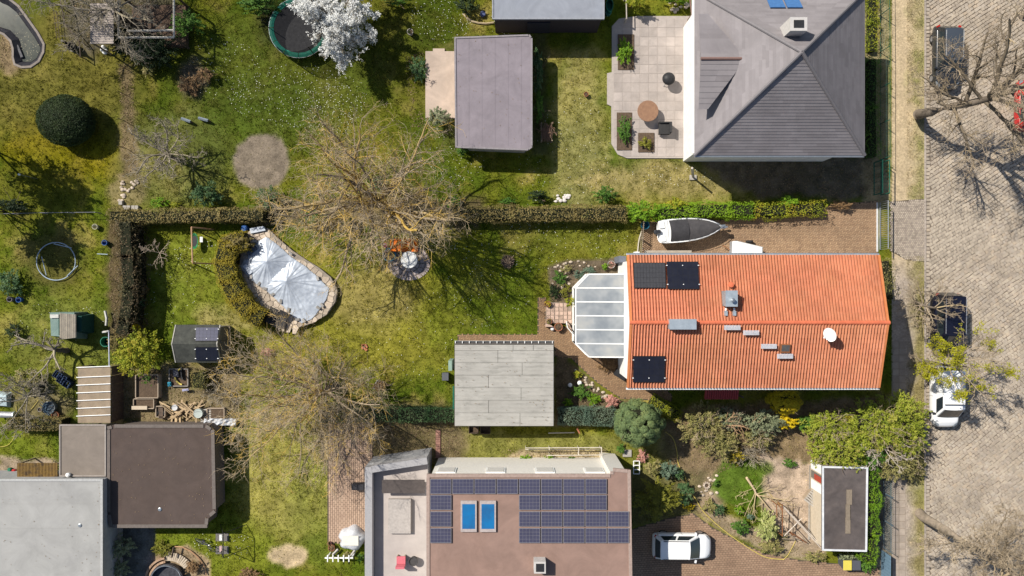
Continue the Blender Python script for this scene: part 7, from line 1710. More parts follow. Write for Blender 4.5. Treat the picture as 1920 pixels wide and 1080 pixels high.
for z in (.15, 1.25):
    MB().tube([(p0.x, p0.y, z), (p1.x, p1.y, z)], .04, 6).build('gate_rail', GATEM, sg)
for i in range(24):
    p = p0.lerp(p1, i / 23); MB().tube([(p.x, p.y, .15), (p.x, p.y, 1.25)], .014, 5).build('gate_bar', GATEM, sg)
p0, p1 = P(1644, 380, 0), P(1644, 472, 0); MB().box(((p0.x + p1.x) / 2, (p0.y + p1.y) / 2, .06), (.12, p0.y - p1.y, .05)).build('ground_track', mat('pale_track', (.6, .6, .6), rough=.4), sg)
post_fence('iron_fence', 'blue grey iron bar fence beside the narrow green hedge', [(1655, 872), (1655, 1025)], 1.35, mat('blue_iron', (.10, .14, .17), (.08, .11, .135), rough=.5), (.15, 1.1), bar_pitch=.135, post_every=1.75, r=.035, rail_r=.02, bar_r=.016)
bx = thing('fence_gate', 'blue sheet metal gate below the iron bar fence', 'gate', P(1657, 1052, 0)); p0, p1 = P(1652, 1030, 0), P(1652, 1080, 0)
for k in range(8):
    L = (p0.y - p1.y) / 8; MB().box((p0.x, p1.y + (k + .5) * L, .65), (.05, L - .02, 1.2)).build('board', mat('blue_sheet', (.14, .22, .29), (.11, .18, .24), rough=.5), bx)
post_fence('garden_fence', 'low grey wire fence between the upper and lower left gardens', [(-20, 404), (90, 401), (190, 400)], .8, mat('grey_post', (.26, .26, .29)), (.76,), GREYMETAL)
post_fence('picket_posts', 'row of thin stakes along the soil strip of the upper lawn', [(238, 130), (240, 180), (240, 230), (240, 280), (242, 345)], 1.3, WOODD, (), None, post_every=1.9, r=.022)
post_fence('rail_fence', 'low timber rail fence left of the corrugated shelter', [(122, -8), (133, 52), (160, 84), (162, 112)], .75, WOODD, (.7,), None, post_every=1.4, r=.04, rail_r=.04)
post_fence('slat_fence', 'brown slatted fence at the lawn end of the driveway', [(1203, 418), (1199, 478)], .95, WOOD, (.2, .85), WOOD, bar_pitch=.13, post_every=1.2, r=.05, bar_r=.03, bar_top=.05)
mb = MB(); a_, b_ = P(1208, 473, .55), P(1297, 477, .55); mb.box(((a_.x + b_.x) / 2, (a_.y + b_.y) / 2, .52), (b_.x - a_.x, .42, .05)); bn_ = thing('bench', 'long grey plank bench along the wall below the boat', 'bench', ((a_.x + b_.x) / 2, (a_.y + b_.y) / 2, 0)); mb.build('seat', mat('grey_plank', (.36, .31, .25), (.28, .24, .19)), bn_)
for u in (.08, .5, .92):
    p = a_.lerp(b_, u); MB().box((p.x, p.y, .25), (.10, .36, .5)).build('leg', WOODD, bn_)
mb = MB(); mb.tube([tuple(P(x, y, .08)) for x, y in ((1203, 434), (1199, 446), (1197, 458), (1196, 470), (1191, 478))], .045, 6); single(mb, 'drain_pipe', mat('white_hose', (.55, .5, .42)), 'pale hose curling past the slatted fence', 'hose', P(1197, 460, 0))
q = P(1210, 422, .6); mb = MB(); mb.lathe((q.x, q.y, 0), [(.24, 0), (.30, .6), (.26, .6), (.24, .2)], n=20); single(mb, 'rain_barrel', TEAL, 'teal barrel between the bright shrub and the boat', 'barrel', (q.x, q.y, 0))
for i, (x, y, lab) in enumerate(((1167, 486, 'grey box on the corner of the house wall by the lawn'),)):
    q = P(x, y, 2.2); mb = MB(); mb.box((q.x, q.y, 1.1), (.5, .45, 2.2)); single(mb, 'cabinet', mat('slate_box2', (.16, .17, .20), (.12, .13, .15)), lab, 'cabinet', (q.x, q.y, 0))
q = P(1194, 476, .5); mb = MB(); mb.box((q.x, q.y, .3), (.36, .3, .6)); single(mb, 'wall_box', WHITE, 'small white box at the foot of the slatted fence', 'box', (q.x, q.y, 0))

# ================================================================ BY THE CONSERVATORY
ft = MB(); ft.prism([p[:2] for p in PP([(1023, 566), (1066, 568), (1080, 580), (1080, 614), (1064, 606), (1023, 606)])], -.05, .28); fto = struct(ft, 'garden_steps', mat('step_core', (.30, .24, .19), (.22, .17, .13), rough=.9))
for i in range(7):
    for j in range(5):
        x, y = 1024 + i * 8, 568 + j * 7.6
        if x + 7 > 1080 or (x > 1062 and y < 576): continue
        w_ = random.uniform(6.6, 7.6); MB().prism([p[:2] for p in PP([(x + random.uniform(0, .8), y + .3), (x + w_, y + random.uniform(0, .8)), (x + w_, y + 7.2), (x + .4, y + 7.2)])], .26, .31 + random.uniform(-.01, .015), top_in=.05).build('paving_stone', mat('rosy_flag', (.52, .37, .29), (.42, .30, .23), rough=.9, objrand=.22, scale=3), fto)
for i, (a, b) in enumerate((((1023, 606), (1033, 609)), ((1062, 600), (1080, 630)))):
    o = MB().prism([p[:2] for p in PP([(a[0], a[1]), (b[0], b[1]), (b[0] + 3, b[1] + 3), (a[0] - 1, a[1] + 6)])], 0, .5).build('step_wall', mat('rosy_flag', (.5, .36, .29)), origin=P(*a)); o['kind'] = 'structure'
hr = thing('handrail', 'white angled handrail of the garden steps', 'handrail', P(1068, 612, 0))
for a, b in (((1062, 603), (1064, 614)), ((1064, 614), (1077, 630))):
    p, q_ = P(*a, .95), P(*b, .95); MB().tube([tuple(p), tuple(q_)], .035, 6).build('rail', WHITE, hr)
    for u in (0, .5, 1):
        v = p.lerp(q_, u); MB().tube([(v.x, v.y, 0), tuple(v)], .02, 5).build('post', WHITE, hr)
def pot(px, py, r, h, M_, label, plant=None, cat='flower pot', seed=1, leaf=.07):
    q = P(px, py, h * .8); t = thing('flower_pot', label, cat, (q.x, q.y, 0)); MB().lathe((q.x, q.y, 0), [(r * .7, 0), (r, h), (r * 1.06, h), (r * .86, h), (r * .84, h - .06)], n=20, cap=False).build('pot', M_, t)
    MB().lathe((q.x, q.y, h - .08), [(r * .86, 0), (r * .5, .03), (.01, .04)], n=16).build('earth', SOIL, t)
    if plant:
        g = np.random.default_rng(seed); mb = MB(); dome_leaves(mb, Vector((q.x, q.y, h)), r * 1.0, r * 1.0, r * .9, 130, leaf, g, K=14, rc=.4, fuzz=.5); mb.build('foliage', lm(plant), t)
    return t
pot(1047, 613, .30, .42, TERRA, 'large terracotta tub with bare stems beside the garden steps', 'brown', seed=3, leaf=.05)
pot(1027, 570, .22, .5, TERRA, 'terracotta pot of yellow flowers on the upper corner of the steps', 'yellow', seed=4)
pot(1030, 603, .2, .45, TERRA, 'small terracotta planter at the lower corner of the steps', 'olive', seed=5)
pot(1099, 177, .17, .28, TERRA, 'single terracotta pot on the lawn left of the villa patio', None)
pot(622, 1027, .24, .3, TERRA, 'terracotta bowl of plants at the left edge of the brick patio', 'brown', seed=6)
pot(618, 1019, .15, .25, mat('plum_pot', (.22, .09, .10)), 'small plum coloured pot above the terracotta bowl', 'brown', seed=7)
pot(1146, 496, .28, .35, CONC, 'pale round planter holding a pink ornament at the conservatory corner', 'pink', seed=8)
pot(769, 60, .22, .45, mat('pale_square_pot', (.50, .46, .42)), 'pale square pot on the lawn between the blossom tree and the garden house', 'dark', seed=9)
for px, py, r, lab in ((1036, 616, .16, 'white ball lamp beside the large terracotta tub'), (1087, 718, .17, 'brightest white globe in the flower bed by the garage'), (1069, 722, .16, 'grey white globe left of the bright globe'), (1079, 694, .07, 'tiny white ball at the top of the garage flower bed')):
    q = P(px, py, r); mb = MB(); mb.lathe((q.x, q.y, 0), [(r * math.sin(math.pi * i / 10) + .001, r - r * math.cos(math.pi * i / 10)) for i in range(11)], n=18, cap=False); single(mb, 'garden_globe', WHITE, lab, 'garden ball', (q.x, q.y, 0), 'white garden balls', smooth=True)
q = P(1163, 702, .6); t = thing('grill', 'black covered box grill in the angle below the conservatory', 'grill', (q.x, q.y, 0)); MB().box((q.x, q.y, .62), (.85, .5, .36), rz=-.55).build('lid', BLACKP, t)
for sx in (-.3, .3):
    for sy in (-.16, .16):
        v = Matrix.Rotation(-.55, 3, 'Z') @ Vector((sx, sy, 0)); MB().box((q.x + v.x, q.y + v.y, .22), (.05, .05, .44)).build('leg', GREYMETAL, t)
def rocks(n, poly_px, smin, smax, label, M_, seed, cat='rocks', name='rock'):
    r = random.Random(seed); poly = PP(poly_px); xs = [p[0] for p in poly]; ys = [p[1] for p in poly]; k = 0; out = []
    while k < n:
        x, y = r.uniform(min(xs), max(xs)), r.uniform(min(ys), max(ys))
        if not in_poly(np.array([x]), np.array([y]), poly)[0]: continue
        s_ = r.uniform(smin, smax); V = []; prof = [(.55, 0), (1, .3), (.85, .65), (.35, .85)]
        for q_, z in prof: V += [(x + q_ * s_ * r.uniform(.8, 1.2) * math.cos(a), y + q_ * s_ * .8 * r.uniform(.8, 1.2) * math.sin(a), z * s_ * .9) for a in [2 * math.pi * j / 7 for j in range(7)]]
        mb = MB(); mb.add(V, [[i * 7 + j, i * 7 + (j + 1) % 7, (i + 1) * 7 + (j + 1) % 7, (i + 1) * 7 + j] for i in range(3) for j in range(7)] + [[21 + j for j in range(7)]])
        single(mb, name, M_, label, 'rock', (x, y, 0), cat); k += 1
rocks(34, [(1032, 505), (1060, 489), (1120, 487), (1118, 510), (1085, 525), (1075, 560), (1040, 560)], .06, .14, 'pale rock scattered in the rockery left of the conservatory', STONE, 4, 'rocks of the rockery')
rocks(26, [(1082, 705), (1100, 708), (1140, 742), (1132, 750), (1100, 722)], .07, .14, 'small stone edging the flower bed along the brick path', STONE, 5, 'edging stones of the flower bed')
rocks(16, [(1040, 366), (1070, 366), (1070, 378), (1040, 378)], .10, .17, 'white pebble in the heap above the long olive hedge', mat('white_pebble', (.66, .62, .58), (.5, .46, .43), objrand=.1), 6, 'white pebbles above the hedge')
rocks(12, [(1305, 895), (1345, 890), (1345, 935), (1305, 930)], .08, .16, 'pale stone lying in the bed around the stone ring', STONE, 7, 'stones round the stone ring')
rocks(10, [(1246, 5), (1290, 5), (1290, 24), (1246, 24)], .1, .2, 'tan stone in the shade at the top edge beside the villa', STONE, 8, 'stones beside the villa')
rocks(26, [(228, 340), (262, 340), (262, 352), (245, 354), (236, 380), (224, 380)], .10, .17, 'pale block of the ruined herb spiral on the upper lawn', STONE, 9, 'stones of the herb spiral')
for px, py, lab in ((226, 380, 'single pale slab left of the slab row'), (234, 389, 'first slab of the pale row above the clipped hedge'), (241, 389, 'second slab of the pale row above the clipped hedge'), (250, 389, 'third slab of the pale row above the clipped hedge'), (256, 389, 'last slab of the pale row above the clipped hedge')):
    q = P(px, py, .2); mb = MB(); mb.box((q.x, q.y, .12), (.25, .28, .24)); single(mb, 'stone_slab', CONC, lab, 'slab', (q.x, q.y, 0), 'pale slabs above the hedge')
sr = P(1325, 910, .1); t = thing('stone_ring', 'ring of pale stones with a dark middle in the front bed', 'stone ring', (sr.x, sr.y, 0))
for i in range(10):
    a = 2 * math.pi * i / 10; MB().box((sr.x + .2 * math.cos(a), sr.y + .2 * math.sin(a), .07), (.12, .10, .14), rz=a).build('stone', STONE, t)
MB().lathe((sr.x, sr.y, 0), [(.14, 0), (.14, .05)], n=12).build('hollow', SOIL, t)

# ================================================================ LOWER GARDENS
lf = thing('ladder', 'small white ladder lying by the wall of the solar roofed house', 'ladder', P(1193, 877, 0)); a_, b_ = P(1188, 889, .3), P(1199, 864, .3)
for x in (a_.x, b_.x):
    MB().box((x, (a_.y + b_.y) / 2, .28), (.06, b_.y - a_.y, .06)).build('side_rail', WHITE, lf)
for i in range(4):
    MB().box(((a_.x + b_.x) / 2, a_.y + (b_.y - a_.y) * (i + .05) / 3.1, .28), (b_.x - a_.x - .06, .06, .05)).build('rung', WHITE, lf)
q = P(1176, 850, .1); mb = MB(); mb.box((q.x, q.y, .06), (.62, .50, .12)); single(mb, 'paving_slab', CONC, 'single grey slab under the lower left of the cypress', 'slab', (q.x, q.y, 0))
pf = thing('plant_support', 'pale low pole frame over the vegetable bed below the hedge', 'plant frame', P(1050, 850, 0)); PPOLE = mat('pale_pole', (.62, .56, .48), (.5, .45, .38), rough=.6)
for a, b, z in (((985, 840), (1128, 839), .9), ((985, 843), (1030, 843), .5), ((1028, 843), (1128, 842), .5), ((1025, 854), (1130, 853), .9), ((1085, 839), (1085, 854), .9), ((1030, 838), (1030, 844), .9), ((1128, 838), (1128, 854), .9)):
    MB().tube([tuple(P(*a, z)), tuple(P(*b, z))], .03, 5).build('pole', PPOLE, pf)
for x, y in ((986, 841), (1030, 841), (1085, 841), (1127, 841), (1030, 853), (1085, 853), (1127, 853)):
    p = P(x, y, .88); MB().tube([(p.x, p.y, 0), tuple(p)], .022, 5).build('upright', PPOLE, pf)
for i, (a, b, z, lab) in enumerate((((1028, 812), (1077, 811), .4, 'long pale pole lying under the blue green hedge'), ((1082, 803), (1087, 812), .5, 'short brown board stub under the blue green hedge'))):
    mb = MB(); mb.tube([tuple(P(*a, z)), tuple(P(*b, z * (.8 if i else 1)))], .035 if i == 0 else .07, 6); single(mb, 'loose_pole', PPOLE if i == 0 else TERRA, lab, 'pole', P(*a, 0))
for px, py, lab in ((888, 805, 'left brown crate under the lower edge of the pale grey garage'), (910, 806, 'right dark crate under the lower edge of the pale grey garage')):
    q = P(px, py, .4); t = thing('crate', lab, 'crate', (q.x, q.y, 0)); 
    for sx, sy, wx, wy in ((0, .28, .7, .03), (0, -.28, .7, .03), (.34, 0, .03, .53), (-.34, 0, .03, .53)):
        MB().box((q.x + sx, q.y + sy, .22), (wx, wy, .40)).build('side', WOODD, t)
    MB().box((q.x, q.y, .05), (.66, .53, .06)).build('bottom', SOIL, t)
bw = MB(); bw.prism([p[:2] for p in PP([(817, 806), (826, 806), (826, 858), (817, 858)])], -.05, .06); o = struct(bw, 'brick_edging', mat('edging_bed', (.16, .10, .08)))
for i in range(12):
    MB().prism([p[:2] for p in PP([(817.3, 807 + i * 4.3), (825.7, 807 + i * 4.3), (825.7, 810.6 + i * 4.3), (817.3, 810.6 + i * 4.3)])], .05, .10).build('brick', mat('red_brick', (.32, .17, .13), (.24, .13, .10), objrand=.2), o)
q = P(835, 706, .5); t = thing('waste_bin', 'small black bin standing on the lawn by the pale grey garage', 'bin', (q.x, q.y, 0)); MB().box((q.x, q.y, .28), (.42, .5, .56)).build('body', mat('slate_bin', (.07, .075, .09)), t); MB().box((q.x, q.y, .585), (.46, .54, .05)).build('lid', mat('slate_lid', (.11, .115, .13)), t)
q = P(848, 684, 1.0); mb = MB(); mb.box((q.x - .1, q.y, .8), (.25, .7, 1.6)); single(mb, 'rain_tank', mat('pale_green_plastic', (.26, .36, .30), (.2, .29, .24)), 'pale green tank against the left wall of the pale grey garage', 'tank', (q.x, q.y, 0))
q = P(713, 718, .2); rocks(8, [(703, 714), (726, 714), (726, 730), (703, 730)], .10, .2, 'grey stone of the small heap on the lawn left of the garage', GREYSTONE, 21, 'grey stones on the lawn')
# patio set at the bottom
t = thing('covered_table', 'patio table set under a crumpled clear plastic cover', 'covered furniture', P(657, 1014, 0)); c = P(657, 1014, .8)
mb = MB(); n_ = 28; V = []
for r_, z in ((.95, .02), (.92, .35), (.80, .62), (.62, .76), (.30, .80), (.01, .80)):
    V += [(c.x + r_ * (1 + .10 * math.sin(a * 5 + r_) * (r_ > .5) + .06 * math.sin(a * 9)) * math.cos(a), c.y + r_ * .90 * (1 + .10 * math.sin(a * 5 + 1) * (r_ > .5)) * math.sin(a), z + .03 * math.sin(a * 7) * (r_ > .3)) for a in [2 * math.pi * j / n_ for j in range(n_)]]
mb.add(V, [[i * n_ + j, i * n_ + (j + 1) % n_, (i + 1) * n_ + (j + 1) % n_, (i + 1) * n_ + j] for i in range(5) for j in range(n_)]); mb.build('plastic_cover', mat('clear_cover', (.55, .56, .58), (.42, .43, .46), rough=.22, scale=4, spec=.6, bump=.5), t, smooth=True)
MB().box((c.x, c.y + .02, .84), (1.15, .68, .05)).build('table_top', mat('cream_top', (.70, .67, .58), (.62, .59, .52), rough=.5), t)
q = P(671, 913, .5); mb = MB(); mb.box((q.x, q.y, .3), (.85, .42, .6)); single(mb, 'cushion_box', mat('black_box', (.03, .03, .035), (.04, .04, .045)), 'flat black box at the top of the brick patio by the terrace wing', 'box', (q.x, q.y, 0))
pw = thing('trellis', 'white picket trellis at the bottom of the brick patio', 'trellis', P(640, 1046, 0)); a_, b_ = P(609, 1046, 1.0), P(662, 1046, 1.0)
MB().box(((a_.x + b_.x) / 2, a_.y, 1.0), (b_.x - a_.x, .09, .06)).build('rail', WHITE, pw)
for i in range(5):
    x = P(614.5 + i * 10, 0, 1.0).x; MB().box((x, a_.y - .02, 1.05), (.07, .48, .05)).build('picket', WHITE, pw)
for x in (a_.x + .15, b_.x - .1):
    MB().box((x, a_.y, .5), (.08, .08, 1.0)).build('post', WHITE, pw)
for a, b, lab in (((624, 1040), (634, 1030), 'left leaning grey board of the little herb bed'), ((658, 1042), (670, 1026), 'right leaning grey board of the little herb bed')):
    p, q_ = P(*a, .3), P(*b, .3); mb = MB(); mb.tube([tuple(p), tuple(q_)], .09, 4); single(mb, 'bed_board', mat('pale_barge', (.42, .40, .36)), lab, 'board', (p.x, p.y, .2))
for px, py, pal, lab in ((650, 1040, 'olive', 'sparse herbs between the two leaning boards'), (676, 1045, 'green', 'green leafy plant by the terrace wing wall'), (650, 1024, 'bright', 'bright leafy plant below the covered table')):
    shrub('plant', lab, 'plant', px, py, 9 if px != 676 else 7, 8, .5, pal, leaf=.09, seed=px)
q = P(398, 545, 0)
# swing sets
def swing(name, label, a, b, leg, h, M_, r):
    """a, b: beam ends (px at height h); leg: foot offset in px"""
    p, q_ = P(*a, h), P(*b, h); t = thing(name, label, 'swing set', (p.x, p.y, 0))
    MB().tube([tuple(p), tuple(q_)], r, 7).build('beam', M_, t)
    for e in (p, q_):
        for sx in (-1, 1):
            MB().tube([(e.x, e.y, h), (e.x + sx * leg, e.y, 0)], r * .9, 6).build('leg', M_, t)
    return t, p, q_
ORW = mat('orange_wood', (.50, .30, .17), (.40, .24, .14), rough=.7, scale=4)
t, p, q_ = swing('swing_set', 'orange brown wooden swing frame with a green nest swing', (359, 426), (361, 493), .75, 1.9, ORW, .055)
n0 = P(365, 452, .5); sw = MB().lathe((n0.x, n0.y, .45), [(.30, 0), (.50, .10), (.46, .10), (.28, .03)], n=22, sx=.55, sy=1.15).build('nest_swing', mat('nest_green', (.03, .30, .10), (.02, .05, .03)), t)
MB().lathe((n0.x, n0.y, .49), [(.40, 0), (.38, .015)], n=22, sx=.55, sy=1.15).build('nest_net', BLACKP, t)
for sy in (-.45, .45):
    MB().tube([(n0.x, n0.y + sy, .55), (p.x, p.y - .3 - (.6 - sy * .5), 1.88)], .01, 5).build('rope', BLACKP, t)
n1 = P(377, 449, .6); MB().box((n1.x, n1.y, .55), (.20, .38, .05)).build('swing_seat', WHITE, t)
t, p, q_ = swing('swing_set', 'black steel swing frame with two grey seats on the bottom lawn', (418.5, 1046), (418.5, 1000), .95, 1.8, BLACKP, .03)
for yy, c_ in ((1009, WHITE), (1030, mat('pink_seat', (.55, .38, .36)))):
    s_ = P(413, yy, .6); MB().box((s_.x, s_.y, .5), (.18, .42, .05)).build('swing_seat', c_, t)
    for sy in (-.18, .18):
        MB().tube([(s_.x, s_.y + sy, .52), (p.x, s_.y + sy, 1.8)], .008, 4).build('rope', BLACKP, t)
for yy, lab in ((1007, 'upper grey rubber mat under the black swing'), (1031, 'lower grey rubber mat under the black swing')):
    s_ = P(417, yy, 0); mb = MB(); mb.box((s_.x, s_.y, .035), (.92, .56, .05)); single(mb, 'rubber_mat', mat('rubber_mat', (.17, .155, .15), (.13, .12, .115), rough=.95), lab, 'mat', (s_.x, s_.y, 0), 'mats under the swing')
# bicycle lying against the swing
q = P(384, 1023, .3); t = thing('bicycle', 'dark bicycle lying on the bottom lawn left of the black swing', 'bicycle', (q.x, q.y, 0), rz=math.radians(-32))
def wheel_ring(cx, cy): return [(cx + .33 * math.cos(a), cy + .33 * math.sin(a) * .62, .22 + .18 * math.sin(a)) for a in [2 * math.pi * j / 20 for j in range(20)]]
for cx in (-.52, .52):
    wo_ = MB().tube(wheel_ring(cx, 0), .025, 6, closed=True).build('wheel', TYRE, t, local=True); mb = MB(); k = 10; p0 = np.tile(np.array([[cx, 0, .22]]), (k, 1)); p1 = np.array(wheel_ring(cx, 0))[::2]; mb.segs(p0, p1, np.full(k, .003), np.full(k, .003), np.full(k, .5), 3); mb.build('spokes', GREYMETAL, wo_, local=True)
FRM = mat('bike_frame', (.10, .10, .12), (.3, .3, .32), rough=.3, metal=.4)
for a, b in (((-.52, 0, .22), (-.12, -.02, .20)), ((-.12, -.02, .20), (-.22, .28, .42)), ((-.12, -.02, .2), (.34, .22, .38)), ((-.22, .22, .40), (.34, .26, .42)), ((.34, .26, .42), (.52, 0, .22)), ((-.52, 0, .22), (-.22, .22, .40))):
    MB().tube([a, b], .022, 6).build('frame_tube', FRM, t, local=True)
MB().tube([(.28, .36, .62), (.34, .32, .46), (.42, .36, .30)], .015, 6).build('handlebar', mat('silver', (.5, .5, .52), rough=.3, metal=.7), t, local=True)
MB().box((-.24, .34, .46), (.24, .10, .06)).build('saddle', BLACKP, t, local=True)
# second pool at the bottom edge with timber deck
rp = thing('round_pool', 'round pool with a loose black liner at the bottom edge', 'pool', P(312, 1085, 0)); c = P(312, 1090, .5)
MB().lathe((c.x, c.y, 0), [(1.15, 0), (1.22, .52), (1.10, .55), (1.05, .25), (.01, .2)], n=36, cap=False).build('pool_wall', mat('black_liner', (.035, .035, .04), (.07, .07, .08), rough=.3, scale=4, bump=.5), rp)
MB().tube([(c.x + 1.12 * math.cos(a), c.y + 1.12 * math.sin(a), .56 + .03 * math.sin(a * 6)) for a in [2 * math.pi * j / 36 for j in range(36)]], .035, 6, closed=True).build('rim', GREYMETAL, rp)
dk2 = thing('timber_deck', 'curved deck of short pale slats above the round pool', 'deck', P(330, 1055, 0))
for i in range(13):
    a = math.radians(100 - i * 5.2); r0, r1 = 1.34, 1.95; d = (math.cos(a), math.sin(a)); n_ = (-d[1] * .06, d[0] * .06)
    MB().prism([(c.x + d[0] * r + s_ * n_[0], c.y + d[1] * r + s_ * n_[1]) for r, s_ in ((r0, -1), (r1, -1), (r1, 1), (r0, 1))], .12, .17).build('slat', mat('pale_slat', (.50, .42, .32), (.40, .33, .25), objrand=.12), dk2)
wl = thing('curved_wall', 'curved low wall of tan stones left of the timber deck', 'wall', P(290, 1060, 0))
for i in range(12):
    a = math.radians(165 - i * 5.6)
    for r0 in (1.32, 1.58):
        MB().box((c.x + r0 * math.cos(a), c.y + r0 * math.sin(a), .16), (.14, .24, .32 + random.uniform(-.04, .04)), rz=a).build('stone', mat('tan_stone', (.40, .27, .18), (.32, .21, .14), objrand=.2), wl)
ed = thing('bed_edging', 'thin curved wooden edging on the right of the timber deck', 'edging', P(370, 1040, 0)); MB().tube([tuple(P(x, y, .12)) for x, y in ((326, 1025), (342, 1026), (358, 1034), (372, 1046), (382, 1060), (387, 1078))], .05, 4).build('board', ORW, ed)
MB().tube([tuple(P(322, 1045, .5)), tuple(P(326, 1026, .5))], .07, 4).build('post_beam', WOODD, ed)
# frame of the cut branch and the scaffold
cb = P(1402, 900, 0)
bare_tree('cut_branch', 'felled bare branch lying on the small lawn by the sandy yard', P(1401, 897, .1), P(1422, 930, .22), .085, [(-50, 8, 2.2, .06, .97), (-20, 6, 2.0, .04, .9), (-85, 8, 1.8, .04, .8), (20, 10, 1.6, .03, .85), (-130, 8, 1.9, .03, .75), (-5, 8, 2.6, .05, 1), (-165, 8, 1.3, .02, .6), (55, 15, 1.4, .02, .7)], 141, counts=(4, 3, 2), twigM=mat('pale_cut_wood', (.48, .38, .22), (.38, .29, .165)), barkM=mat('pale_cut_bark', (.52, .41, .27), (.42, .32, .2)), cat='branch', lich=0, rmin=.009, flat=.6, up=-.01, top_r=.06)
sc_ = thing('scaffold', 'rusty metal frame leaning between the sandy yard and the felt roofed shed', 'scaffold', P(1490, 980, 0))
PW_ = mat('white_pole', (.58, .52, .45), (.45, .38, .32), rough=.6)
for a, za, b, zb, M_ in (((1467, 948), 1.1, (1541, 1024), 1.1, PW_), ((1470, 952), 1.0, (1540, 1028), .9, PW_), ((1456, 945), .9, (1457, 972), .7, RUST), ((1467, 946), 1.2, (1467, 1006), .9, RUST), ((1458, 943), .9, (1468, 960), 1.1, RUST),
                     ((1467, 968), .9, (1512, 1015), .7, WOOD), ((1466, 985), .7, (1490, 1013), .5, WOOD), ((1469, 1006), .7, (1503, 972), .9, PW_), ((1468, 1000), .6, (1500, 1012), .5, WOOD), ((1487, 945), 1.0, (1487, 1005), .3, WOODD), ((1466, 1010), .5, (1489, 1011), .4, WOOD), ((1480, 996), .5, (1512, 1018), .4, RUST)):
    MB().tube([tuple(P(*a, za)), tuple(P(*b, zb))], .035, 5).build('frame_pole', M_, sc_)
for x, y in ((1456, 946), (1467, 948), (1467, 1005), (1540, 1025), (1487, 1004)):
    p = P(x, y, 1.0); MB().tube([(p.x, p.y, 0), tuple(p)], .035, 5).build('upright', RUST, sc_)
for px, M_, ML, lab in ((1589, mat('yellow_bin', (.62, .52, .09), (.55, .46, .08), rough=.5), None, 'wheelie bin with a yellow lid below the felt roofed shed'), (1606, mat('grey_bin', (.085, .09, .105), (.07, .075, .09), rough=.5), None, 'dark grey wheelie bin right of the yellow lidded one')):
    q = P(px, 1060, 1.0); t = thing('wheelie_bin', lab, 'bin', (q.x, q.y, 0), 'wheelie bins')
    MB().hexa([(q.x - .22, q.y - .25, .05), (q.x + .22, q.y - .25, .05), (q.x + .22, q.y + .25, .05), (q.x - .22, q.y + .25, .05)], [(q.x - .28, q.y - .33, .98), (q.x + .28, q.y - .33, .98), (q.x + .28, q.y + .33, .98), (q.x - .28, q.y + .33, .98)]).build('body', mat('grey_bin', (.085, .09, .105)), t)
    lid = MB().box((q.x, q.y, 1.01), (.60, .70, .06)).build('lid', M_, t); bv = lid.modifiers.new('round', 'BEVEL'); bv.width = .03; bv.segments = 2
    MB().tube([(q.x - .22, q.y + .38, .95), (q.x + .22, q.y + .38, .95)], .025, 6).build('handle', BLACKP, t)
    for sx in (-.24, .24):
        MB().box((q.x + sx, q.y + .28, .12), (.06, .22, .22)).build('wheel', TYRE, t)
q = P(1595, 783, 1.2); t = thing('wheelie_bin', 'bin with an olive yellow lid between the conifers by the house', 'bin', (q.x, q.y, 0)); MB().box((q.x, q.y, .5), (.5, .6, 1.0)).build('body', mat('grey_bin', (.085, .09, .105)), t); MB().box((q.x, q.y, 1.03), (.56, .66, .06)).build('lid', mat('olive_lid', (.34, .30, .02), (.28, .25, .02)), t)
t = thing('green_cart', 'dark green garden cart behind the felt roofed shed', 'cart', P(1580, 868, 0)); q = P(1580, 868, .6); MB().hexa([(q.x - .4, q.y - .25, .3), (q.x + .4, q.y - .25, .3), (q.x + .4, q.y + .25, .3), (q.x - .4, q.y + .25, .3)], [(q.x - .55, q.y - .32, .7), (q.x + .55, q.y - .32, .7), (q.x + .55, q.y + .32, .7), (q.x - .55, q.y + .32, .7)]).build('tub', GREENP, t)
MB().tube([(q.x + .5, q.y, .5), (q.x + 1.0, q.y - .1, .8)], .025, 6).build('handle', GREYMETAL, t)
# hoses
for pts, lab, r_ in (([(1248, 810), (1262, 822), (1269, 845), (1272, 870), (1284, 892), (1291, 915), (1306, 938), (1318, 958), (1345, 984), (1378, 1010), (1416, 1035), (1440, 1046), (1470, 1049)], 'long yellow hose winding from the cypress to the front drive', .03),
                     ([(1440, 922), (1462, 946), (1466, 946)], 'short yellow cord by the cut branch', .015), ([(1470, 1048), (1478, 1040), (1492, 1014)], 'yellow hose end running up to the scaffold', .02),
                     ([(30, 760), (32, 775), (40, 783), (52, 775), (72, 750)], 'yellow hose looped by the small bare fruit tree', .02), ([(0, 838), (14, 835), (24, 824), (28, 812)], 'yellow hose at the left edge below the low clipped hedge', .018)):
    C = [P(x, y, .06) for x, y in pts]; out = []
    for i in range(len(C) - 1):
        a, b, c_, d = C[max(i - 1, 0)], C[i], C[i + 1], C[min(i + 2, len(C) - 1)]
        for k in range(5):
            u = k / 5; out.append(tuple(.5 * ((2 * b) + (c_ - a) * u + (2 * a - 5 * b + 4 * c_ - d) * u * u + (3 * b - a - 3 * c_ + d) * u ** 3)))
    out.append(tuple(C[-1])); mb = MB(); mb.tube(out, r_, 6); single(mb, 'garden_hose', HOSE, lab, 'hose', C[0], smooth=True)
ce = thing('bed_edging', 'curved wooden edging board at the top beside the summer house', 'edging', P(895, 38, 0)); MB().tube([tuple(P(x, y, .12)) for x, y in ((869, 26), (876, 34), (886, 40), (898, 43), (912, 44), (926, 42))], .06, 4).build('board', PALEWOOD, ce)
